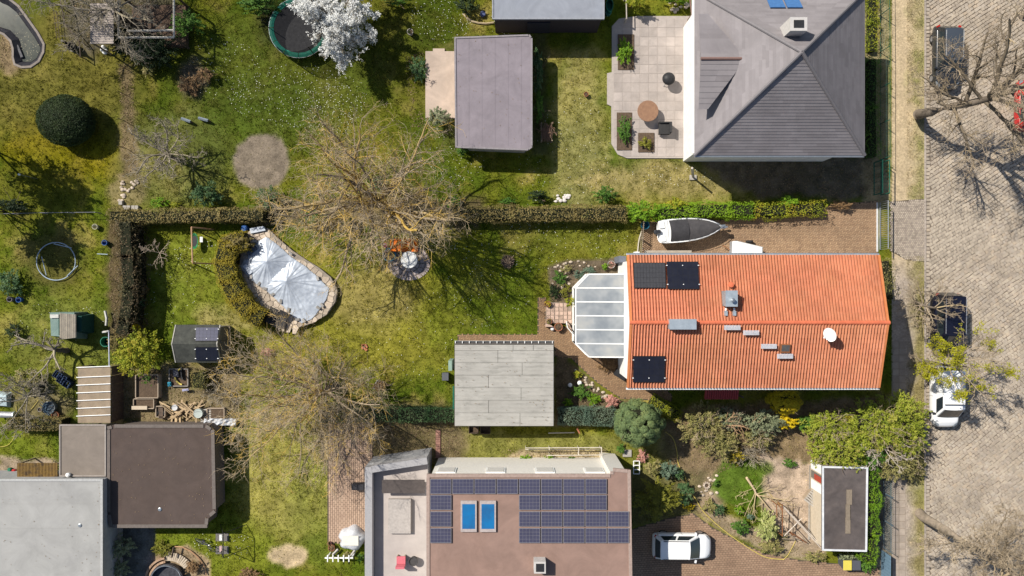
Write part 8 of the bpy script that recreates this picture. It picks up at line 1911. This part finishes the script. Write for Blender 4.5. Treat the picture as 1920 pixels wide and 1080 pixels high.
# trampoline
tc_ = P(560, 52, .8); t = thing('trampoline', 'round trampoline with green edge padding half under the blossom', 'trampoline', (tc_.x, tc_.y, 0)); R0 = 56 * S * .985
MB().lathe((tc_.x, tc_.y, .78), [(R0 - .32, 0), (.01, -.03)], n=36, cap=False).build('jumping_mat', mat('black_mat', (.018, .018, .02), (.03, .03, .032), rough=.9), t)
for i in range(12):
    a0, a1 = 2 * math.pi * i / 12, 2 * math.pi * (i + 1) / 12 - .02; V = []
    for a in (a0, (a0 + a1) / 2, a1): V += [(tc_.x + r * math.cos(a), tc_.y + r * math.sin(a), z) for r, z in ((R0 - .34, .80), (R0 - .17, .84), (R0, .80))]
    MB().add(V, [[k * 3 + j, k * 3 + j + 1, (k + 1) * 3 + j + 1, (k + 1) * 3 + j] for k in (0, 1) for j in (0, 1)]).build('padding', mat('green_padding', (.01, .17, .115), (.008, .11, .08), rough=.6), t)
MB().lathe((tc_.x, tc_.y, .8), [(R0 + .02, 0), (R0 + .05, 1.4)], n=36, cap=False).build('safety_net', mat('black_net', (.012, .012, .014), rough=.9, alpha=.55), t)
for i in range(6):
    a = 2 * math.pi * i / 6; MB().tube([(tc_.x + R0 * math.cos(a), tc_.y + R0 * math.sin(a), 0), (tc_.x + R0 * math.cos(a), tc_.y + R0 * math.sin(a), 2.2)], .03, 6).build('net_pole', mat('black_pole', (.02, .02, .02)), t)
MB().tube([(tc_.x + R0 * math.cos(a), tc_.y + R0 * math.sin(a), .76) for a in [2 * math.pi * j / 36 for j in range(36)]], .03, 6, closed=True).build('frame_ring', GREYMETAL, t)
# pond
pd = thing('garden_pond', 'kidney shaped pond with grey water and a pale stone rim', 'pond', P(40, 65, 0))
pm = PP(POND, .05); cxm = sum(p[0] for p in pm) / len(pm); cym = sum(p[1] for p in pm) / len(pm)
def shrink(poly, f): 
    n = len(poly); out = []
    for i in range(n):
        a, b, c_ = Vector(poly[i - 1][:2]), Vector(poly[i][:2]), Vector(poly[(i + 1) % n][:2]); d = (c_ - a).normalized(); out.append((b.x + d.y * f, b.y - d.x * f))
    return out
ar = sum(pm[i][0] * pm[(i + 1) % len(pm)][1] - pm[(i + 1) % len(pm)][0] * pm[i][1] for i in range(len(pm))); sg_ = -1 if ar > 0 else 1
rings = [(shrink(pm, 0), .07), (shrink(pm, sg_ * .16), .08), (shrink(pm, sg_ * .22), .045)]
def ring_band(mb, ra, rb):
    n = len(ra[0]); V = [(x, y, ra[1]) for x, y in ra[0]] + [(x, y, rb[1]) for x, y in rb[0]]
    mb.add(V, [[i, (i + 1) % n, n + (i + 1) % n, n + i] for i in range(n)])
mb = MB(); ring_band(mb, (shrink(pm, -sg_ * .02), 0), rings[0]); ring_band(mb, rings[0], rings[1]); ring_band(mb, rings[1], (shrink(pm, sg_ * .18), -.1)); mb.build('rim', mat('pond_rim', (.27, .23, .20), (.18, .155, .135), rough=.9, scale=4, bump=.3), pd)
mb = MB(); ring_band(mb, (shrink(pm, sg_ * .165), .07), (shrink(pm, sg_ * .70), -.42)); mb.build('liner', mat('pond_liner', (.014, .014, .02), (.035, .033, .038), rough=.7, scale=3), pd)
wq = shrink(pm, sg_ * .56); mb = MB(); k = len(wq); mb.add([(x, y, -.26) for x, y in wq], [list(range(k))]); mb.build('water', mat('pond_water', (.03, .040, .036), (.018, .023, .022), rough=.15, scale=.9, spec=.12, c3=(.055, .06, .048), stain=.3), pd)
q = P(30, 84, .1); MB().tube([tuple(P(x, y, -.2)) for x, y in ((2, 58), (20, 72), (34, 88), (42, 108))], .12, 5).build('liner_fold', mat('liner_fold', (.16, .155, .16), (.09, .088, .095), rough=.6), pd)
g = np.random.default_rng(21); k = 70; pw_ = np.stack([g.normal(P(46, 80).x, .5, k), g.normal(P(46, 80).y, .6, k), np.full(k, -.25)], 1); mb = MB(); mb.leaves(pw_, np.array([[0, 0, 1.]]) + g.normal(0, .05, (k, 3)), .09, g.random(k), rng=g); mb.build('floating_leaves', mat('floating_leaf', (.34, .32, .24), (.22, .2, .14)), pd)['kind'] = 'stuff'
# left garden things
rgp = thing('ring_pool', 'thin pale blue ring of a dismantled round pool on the left lawn', 'pool ring', P(105, 490, 0)); c = P(105, 490, .15)
MB().tube([(c.x + 1.40 * math.cos(a), c.y + 1.36 * math.sin(a), .15) for a in [2 * math.pi * j / 48 for j in range(48)]], .035, 6, closed=True).build('ring', mat('pale_blue_tube', (.38, .46, .54), (.30, .37, .44), rough=.4), rgp)
for a, b, lab in (((78, 481), (87, 516), 'left pale pole lying inside the pool ring'), ((126, 517), (146, 498), 'pale pole lying across the lower edge of the pool ring'), ((101, 457), (134, 465), 'pale pole along the top of the pool ring'), ((182, 476), (202, 477), 'pale pole lying at the ragged hedge')):
    mb = MB(); mb.tube([tuple(P(*a, .2)), tuple(P(*b, .2))], .03, 6); single(mb, 'pool_pole', mat('pale_blue_tube', (.38, .46, .54)), lab, 'pole', P(*a, .15), 'loose pool poles')
q = P(197, 641, .8); t = thing('rain_barrel', 'round green rain barrel by the white pipe on the left', 'barrel', (q.x, q.y, 0)); MB().lathe((q.x, q.y, 0), [(.30, 0), (.36, .8), (.32, .8), (.30, .3)], n=22).build('barrel', mat('barrel_green', (.04, .20, .12), (.03, .15, .09)), t); MB().lathe((q.x, q.y, .35), [(.29, 0), (.28, .01)], n=20).build('water', mat('dark_water', (.01, .015, .02), rough=.1), t)
mb = MB(); mb.tube([tuple(P(204, 620, 1.6)), tuple(P(205, 686, 1.8))], .045, 6); single(mb, 'white_pipe', mat('pale_pipe', (.50, .52, .60), (.42, .44, .52), rough=.5), 'straight pale pipe running down to the pergola', 'pipe', P(204, 620, 1.5))
for i, (a, b, lab) in enumerate((((197, 583), (199, 610), 'crumpled pale tube beside the ragged hedge'), ((192, 623), (203, 621), 'short white board across the top of the pale pipe'))):
    mb = MB(); mb.tube([tuple(P(*a, .35)), tuple(P((a[0] + b[0]) / 2 + 2, (a[1] + b[1]) / 2, .4)), tuple(P(*b, .35))], .10 if i == 0 else .08, 6); single(mb, 'loose_tube', mat('pale_board', (.5, .5, .48)), lab, 'tube' if i == 0 else 'board', P(*a, .25))
for k, (px, py, rz, lab) in enumerate(((113, 706, -.6, 'upper dark blue crate on the left lawn'), (120, 716, -.6, 'lower dark blue crate on the left lawn'))):
    q = P(px, py, .4); t = thing('crate', lab, 'crate', (q.x, q.y, 0), 'blue crates'); NV = mat('navy_plastic', (.018, .035, .085), (.014, .026, .065), rough=.5); Rz = Matrix.Rotation(rz, 3, 'Z')
    for sx, sy, wx, wy in ((0, .24, 1.0, .03), (0, -.24, 1.0, .03), (.49, 0, .03, .45), (-.49, 0, .03, .45)):
        v = Rz @ Vector((sx, sy, 0)); MB().box((q.x + v.x, q.y + v.y, .25), (wx, wy, .45), rz=rz).build('side', NV, t)
    for i in range(5):
        v = Rz @ Vector((-.4 + .2 * i, 0, 0)); MB().box((q.x + v.x, q.y + v.y, .38), (.05, .44, .03), rz=rz).build('rib', mat('navy_light', (.05, .08, .15)), t)
q = P(90, 765, .4); t = thing('water_toy', 'clear tub with tangled blue netting near the low clipped hedge', 'tub', (q.x, q.y, 0)); MB().lathe((q.x, q.y, 0), [(.42, 0), (.46, .35), (.43, .36), (.38, .1)], n=20).build('tub', mat('cloudy_tub', (.24, .26, .27), (.17, .19, .2), rough=.3), t)
g = np.random.default_rng(3); mb = MB(); k = 60; p0 = np.stack([q.x - .15 + g.normal(0, .16, k), q.y + g.normal(0, .22, k), g.uniform(.3, .5, k)], 1); mb.segs(p0, p0 + g.normal(0, .16, (k, 3)) * np.array([1, 1, .3]), np.full(k, .014), np.full(k, .014), g.random(k), 4); mb.build('netting', mat('blue_net', (.16, .24, .32), (.1, .16, .22)), t)
pot(104, 778, .26, .3, TERRA, 'wide terracotta bowl at the low clipped hedge', None)
pot(75, 768, .16, .25, CONC, 'small grey pot left of the clear tub', None)
q = P(66, 722, .8); t = thing('rain_barrel', 'black barrel in the shade left of the dark blue crates', 'barrel', (q.x, q.y, 0)); MB().lathe((q.x, q.y, 0), [(.30, 0), (.34, .75), (.30, .75), (.28, .3)], n=20).build('barrel', BLACKP, t)
q = P(12, 776, .6); t = thing('stovepipe', 'grey metal duct lying at the left edge above the clipped hedge', 'duct', (q.x, q.y, 0)); MB().tube([tuple(P(-10, 777, .5)), tuple(P(27, 778, .5))], .22, 12).build('duct', mat('mottled_zinc', (.36, .36, .38), (.24, .24, .26), rough=.5, metal=.4), t); MB().tube([tuple(P(26, 778, .5)), tuple(P(28, 778, .5))], .25, 12).build('collar', ZINC, t)
q = P(4, 750, .4); mb = MB(); mb.hexa([(q.x - .5, q.y - .5, 0), (q.x + .35, q.y - .6, 0), (q.x + .4, q.y + .5, 0), (q.x - .5, q.y + .6, 0)], [(q.x - .4, q.y - .4, .35), (q.x + .25, q.y - .45, .3), (q.x + .3, q.y + .35, .42), (q.x - .4, q.y + .5, .3)]); single(mb, 'tarpaulin_bundle', mat('pale_sheet', (.42, .50, .52), (.32, .40, .42), rough=.4, bump=.6), 'pale bluish tarpaulin bundle at the left edge', 'tarpaulin', (q.x, q.y, 0))
for px, py, M_, lab in ((18, 561, mat('grey_pail', (.22, .19, .19)), 'grey pail at the left edge next to a blue one'), (35, 562, BLUEP, 'blue bucket at the left edge under the bare twigs'), (196, 455, BLUEP, 'dark blue pail at the foot of the ragged hedge'), (178, 425, mat('pale_disc', (.55, .52, .36)), 'pale round lid hung on a stake by the garden fence')):
    q = P(px, py, .3); t = thing('bucket', lab, 'bucket', (q.x, q.y, 0)); MB().lathe((q.x, q.y, 0), [(.16, 0), (.2, .34), (.17, .34), (.15, .08)], n=18).build('pail', M_, t); MB().tube([(q.x + .2 * math.cos(a), q.y + .08 * math.sin(a), .34) for a in [math.pi * j / 8 for j in range(9)]], .01, 5).build('handle', GREYMETAL, t)
q = P(196, 96, .1); t = thing('garden_statue', 'small white ornament on the lawn below the corrugated shelter', 'ornament', (q.x, q.y, 0)); MB().lathe((q.x, q.y, 0), [(.22, 0), (.2, .1), (.08, .2), (.14, .4), (.05, .55)], n=14).build('base', WHITE, t); MB().lathe((q.x - .05, q.y + .3, 0), [(.12, 0), (.1, .25), (.03, .3)], n=12).build('figure', WHITE, t)
t = thing('metal_ladder', 'thin dark ladder standing on the upper left lawn', 'ladder', P(105, 45, 0))
for dx in (-2.5, 2.5):
    MB().tube([tuple(P(103 + dx, 20, .3)), tuple(P(109 + dx, 72, .3))], .02, 5).build('side_rail', WOODD, t)
for i in range(6):
    MB().tube([tuple(P(99.5 + i * 1.1, 25 + i * 9, .3)), tuple(P(107 + i * 1.1, 24 + i * 9, .3))], .016, 5).build('rung', WOODD, t)
q = P(126, 82, .9); t = thing('chiminea', 'black tapered garden stove with a pale foot on the upper left lawn', 'stove', (q.x, q.y, 0)); MB().lathe((q.x, q.y, 0), [(.26, .15), (.32, .45), (.2, .8), (.09, 1.0), (.08, 1.5)], n=16).build('body', BLACKP, t)
for a in (0, 2.1, 4.2):
    MB().box((q.x + .28 * math.cos(a), q.y + .28 * math.sin(a), .1), (.16, .10, .2)).build('foot', CONC, t)
for (a, b, lab) in (((340, 222), (357, 228), 'left pale blue board under the grey apple tree'), ((372, 221), (390, 226), 'right pale blue board under the grey apple tree')):
    p, q_ = P(*a, .35), P(*b, .35); t = thing('bench', lab, 'bench', (p.x, p.y, 0)); MB().tube([tuple(p), tuple(q_)], .10, 4).build('seat', mat('pale_blue_board', (.24, .28, .32), (.16, .19, .22)), t)
    for v in (p, q_):
        MB().box((v.x, v.y, .15), (.08, .12, .30)).build('leg', WOODD, t)
t = thing('clothes_pole', 'white topped washing line pole at the far left lawn', 'pole', P(70, 335, 0)); q = P(70, 335, 0); MB().tube([(q.x, q.y, 0), (q.x, q.y, 1.8)], .03, 6).build('pole', GREYMETAL, t); MB().lathe((q.x, q.y, 1.8), [(.08, 0), (.07, .1), (.02, .12)], n=10).build('cap', WHITE, t)
# raised beds and clutter beside the barn shed
def raised_bed(label, x0, y0, x1, y1, h=.4, M_=None):
    a_, b_ = P(x0, y1, h), P(x1, y0, h); t = thing('raised_bed', label, 'raised bed', ((a_.x + b_.x) / 2, (a_.y + b_.y) / 2, 0)); M_ = M_ or mat('bed_plank', (.40, .32, .24), (.30, .24, .18), rough=.85, stretch=(3, 3, 1), objrand=.12)
    for cx, cy, wx, wy in (((a_.x + b_.x) / 2, b_.y, b_.x - a_.x, .06), ((a_.x + b_.x) / 2, a_.y, b_.x - a_.x, .06), (a_.x, (a_.y + b_.y) / 2, .06, b_.y - a_.y - .07), (b_.x, (a_.y + b_.y) / 2, .06, b_.y - a_.y - .07)):
        MB().box((cx, cy, h / 2), (wx, wy, h)).build('plank', M_, t)
    MB().box(((a_.x + b_.x) / 2, (a_.y + b_.y) / 2, h * .35), (b_.x - a_.x - .08, b_.y - a_.y - .08, h * .7)).build('earth', SOIL, t); return t
raised_bed('square wooden raised bed right of the pergola', 254, 703, 296, 746, .55); raised_bed('narrow raised bed with a plank seat below the square one', 250, 748, 288, 766, .45); raised_bed('small raised bed closest to the brown shed roof', 292, 762, 309, 782, .35); raised_bed('pale framed bed under the tan twigged tree', 388, 766, 420, 786, .3)
sp = raised_bed('sand pit with a yellow arc inside below the barn shed', 317, 692, 352, 724, .25, mat('grey_plank2', (.30, .27, .24), (.22, .2, .18)))
q = P(336, 706, .3); mb = MB(); mb.tube([(q.x + .45 + .75 * math.cos(a), q.y + .62 * math.sin(a), .3) for a in [math.radians(110 + 14 * j) for j in range(11)]], .06, 7); single(mb, 'yellow_tube', HOSE, 'curved yellow tube lying in the sand pit', 'tube', (q.x, q.y, .2), smooth=True)
for k, (px, py, sx, sy, M_, lab) in enumerate(((341, 700, .12, .9, BLACKP, 'black bar in the sand pit next to the yellow tube'), (330, 700, .35, .5, mat('slate_toy', (.1, .1, .12)), 'dark toy block in the sand pit'), (318, 720, .22, .3, mat('cyan_plastic', (.05, .30, .42)), 'small cyan tub at the left corner of the sand pit'), (348, 731, .45, .16, mat('lilac_toy', (.36, .36, .5)), 'pale lilac toy below the sand pit'))):
    q = P(px, py, .3); mb = MB(); mb.box((q.x, q.y, .30), (sx, sy, .12), rz=.1); mb.box((q.x, q.y, .37), (sx * .6, sy * .6, .06), rz=.1); single(mb, 'toy', M_, lab, 'toy', (q.x, q.y, .24))
t = thing('plank_seat', 'pale plank seat over the narrow raised bed', 'bench', P(261, 762, 0)); a_, b_ = P(247, 768, .5), P(276, 761, .5); MB().box(((a_.x + b_.x) / 2, (a_.y + b_.y) / 2, .5), (b_.x - a_.x, .26, .05)).build('seat', mat('pale_plank', (.54, .45, .34), (.46, .38, .28)), t)
for x in (a_.x + .1, b_.x - .1):
    MB().box((x, (a_.y + b_.y) / 2, .235), (.06, .22, .47)).build('leg', WOOD, t)
r_ = random.Random(31); pile = thing('lumber_pile', 'jumbled pile of tan planks and cuttings above the brown shed', 'wood pile', P(335, 770, 0))
for i in range(34):
    q = P(r_.uniform(310, 372), r_.uniform(758, 786), .3); mb = MB(); L = r_.uniform(.5, 1.5); mb.box((q.x, q.y, r_.uniform(.08, .5)), (L, r_.uniform(.05, .16), .04), R=Matrix.Rotation(r_.choice([-.6, -.5, .8, .2, 1.5]) + r_.uniform(-.2, .2), 3, 'Z') @ Matrix.Rotation(r_.uniform(-.15, .15), 3, 'Y')); mb.build('plank', mat('tan_plank', (.46, .34, .20), (.32, .23, .14), rough=.85, objrand=.3), pile)
for px, py, r0, M_, lab in ((372, 775, .34, mat('pale_grey_plastic', (.42, .47, .44), (.36, .4, .38)), 'round pale grey tub at the right of the lumber pile'), (328, 764, .22, mat('white_pail', (.60, .60, .60)), 'white pail standing in the lumber pile')):
    q = P(px, py, .5); t = thing('bucket', lab, 'bucket', (q.x, q.y, 0)); MB().lathe((q.x, q.y, 0), [(r0 * .85, 0), (r0, .55), (r0 * .95, .58), (r0 * .8, .56), (.02, .55)], n=22).build('pail', M_, t); MB().tube([(q.x + r0 * math.cos(a), q.y + r0 * .4 * math.sin(a), .56) for a in [math.pi * j / 8 for j in range(9)]], .012, 5).build('handle', GREYMETAL, t)
pallet = thing('pallet', 'grey timber pallet right of the round pale tub', 'pallet', P(385, 778, 0))
for i in range(6):
    q = P(386, 768 + i * 4.2, .2); MB().box((q.x, q.y, .2), (.75, .11, .03), rz=.15).build('slat', mat('grey_slat', (.4, .37, .33)), pallet)
for dx in (-6, 6):
    q = P(386 + dx, 778, .1); MB().box((q.x, q.y, .09), (.09, .8, .17), rz=.15).build('bearer', WOOD, pallet)
mb = MB(); a_, b_ = P(382, 798, .5), P(442, 785, .5); n_ = 10; V = []
for i in range(n_ + 1):
    for j in range(4): V.append((a_.x + (b_.x - a_.x) * i / n_, a_.y + (b_.y - a_.y) * j / 3, .45 + .07 * math.sin(i * 2.3 + j * 1.9) + .05 * math.sin(i * 5.1 + j)))
mb.add(V, [[i * 4 + j, (i + 1) * 4 + j, (i + 1) * 4 + j + 1, i * 4 + j + 1] for i in range(n_) for j in range(3)]); single(mb, 'plastic_sheet', mat('silver_sheet', (.50, .52, .55), (.40, .42, .45), rough=.35, bump=.5), 'crumpled silvery sheet strip above the corner of the brown shed', 'sheet', ((a_.x + b_.x) / 2, (a_.y + b_.y) / 2, .4))
t = thing('handcart', 'dark little handcart by the lumber pile', 'cart', P(301, 778, 0)); q = P(301, 775, .4); MB().box((q.x, q.y, .3), (.3, .8, .1)).build('bed', WOODD, t)
for sx in (-.2, .2):
    mb = MB(); V = [(q.x + sx + o, q.y + .18 * math.cos(a), .2 + .18 * math.sin(a)) for o in (-.04, .04) for a in [2 * math.pi * j / 12 for j in range(12)]]; mb.add(V, [[j, (j + 1) % 12, 12 + (j + 1) % 12, 12 + j] for j in range(12)] + [list(range(12))[::-1], list(range(12, 24))]); mb.build('wheel', TYRE, t)
# wooden pole at the villa, white fence ends, small bits
t = thing('support_post', 'pale square post leaning at the lower edge of the villa patio', 'post', P(1299, 330, 0)); p, q_ = P(1299, 333, 0), P(1298, 300, 2.4); MB().box((p.x, p.y, .06), (.5, .35, .12)).build('foot', CONC, t); MB().tube([(p.x, p.y, .1), (P(1299, 331, 2.4).x - .05, P(1299, 315, 2.4).y, 2.4)], .09, 4).build('shaft', mat('pale_post', (.48, .43, .37), (.38, .34, .29)), t)
t = thing('log_rack', 'wooden rack of dry twigs beside the climbing shrubs', 'rack', P(1025, 248, 0)); q = P(1025, 248, .5)
for dx in (-.38, .38):
    for dy in (-.62, .62):
        MB().box((q.x + dx, q.y + dy, .35), (.07, .07, .7)).build('post', WOOD, t)
    MB().box((q.x + dx, q.y, .3), (.05, 1.2, .09)).build('rail', WOOD, t)
g = np.random.default_rng(9); k = 110; p0 = np.stack([q.x + g.uniform(-.34, .34, k), q.y + g.uniform(-.75, -.1, k), g.uniform(.15, .75, k)], 1); mb = MB(); mb.segs(p0, p0 + np.stack([g.normal(0, .10, k), g.uniform(.4, .9, k), g.normal(0, .08, k)], 1), np.full(k, .014), np.full(k, .008), g.random(k), 4); o = mb.build('dry_twigs', mat('reddish_twig', (.27, .17, .12)), t)
q = P(1143, 10, .6); t = thing('water_tank', 'green garden tub in the shade right of the summer house', 'tub', (q.x, q.y, 0)); MB().lathe((q.x, q.y, 0), [(.22, 0), (.26, .7), (.22, .7), (.2, .2)], n=18, sy=2.0).build('tub', GREENP, t)
q = P(1141, 22, .4); mb = MB(); mb.lathe((q.x, q.y, 0), [(.2, 0), (.24, .4), (.2, .42)], n=16); single(mb, 'watering_can', mat('teal_pail', (.03, .14, .12)), 'dark teal pail below the green tub', 'pail', (q.x, q.y, 0))
q = P(905, 26, .2); mb = MB(); mb.lathe((q.x, q.y, 0), [(.18, 0), (.21, .2), (.17, .22)], n=16); single(mb, 'bowl', mat('blue_bowl', (.08, .10, .2)), 'small dark blue bowl inside the curved edging', 'bowl', (q.x, q.y, 0))
t = thing('fence_post', 'pale fence post at the top edge above the villa patio', 'post', P(1174, 15, 0)); a_, b_ = P(1174, -10, 1.0), P(1175, 34, 1.0); MB().tube([tuple(a_), tuple(b_)], .04, 5).build('rail', mat('pale_post', (.48, .43, .37)), t)
for v in (a_, b_):
    MB().box((v.x, v.y, .5), (.09, .09, 1.0)).build('post', mat('pale_post', (.48, .43, .37)), t)
t = thing('drain_pipe', 'rusty brown pole at the top edge beside the villa roof', 'pole', P(1296, 14, 0)); MB().tube([tuple(P(1293, -10, 1.2)), tuple(P(1297, 27, 1.2))], .05, 6).build('pole', mat('brown_pole', (.22, .13, .10)), t); q = P(1297, 27, 1.2); MB().tube([(q.x, q.y, 0), tuple(q)], .05, 6).build('upright', mat('brown_pole', (.22, .13, .10)), t)
t = thing('small_canopy', 'small pile of toys and white plastic left of the ribbed lean-to', 'clutter', P(22, 884, 0)); q = P(22, 884, .3)
for dx, dy, M_ in ((-.25, .1, GREENP), (.05, .0, REDP), (.2, -.15, WHITE), (-.1, -.2, WHITE)):
    MB().lathe((q.x + dx, q.y + dy, 0), [(.12, 0), (.15, .2), (.1, .25)], n=12).build('tub', M_, t)
t = thing('air_vent', 'dark blue grey cover panels in the gap right of the pale garage', 'cover', P(199, 970, 0)); q = P(199, 970, .8)
for i, yy in enumerate((948, 970)):
    q = P(199, yy, .8); MB().box((q.x, q.y, .4), (.35, .75, .8)).build('panel', mat('slate_blue', (.06, .08, .11), (.045, .06, .085)), t)
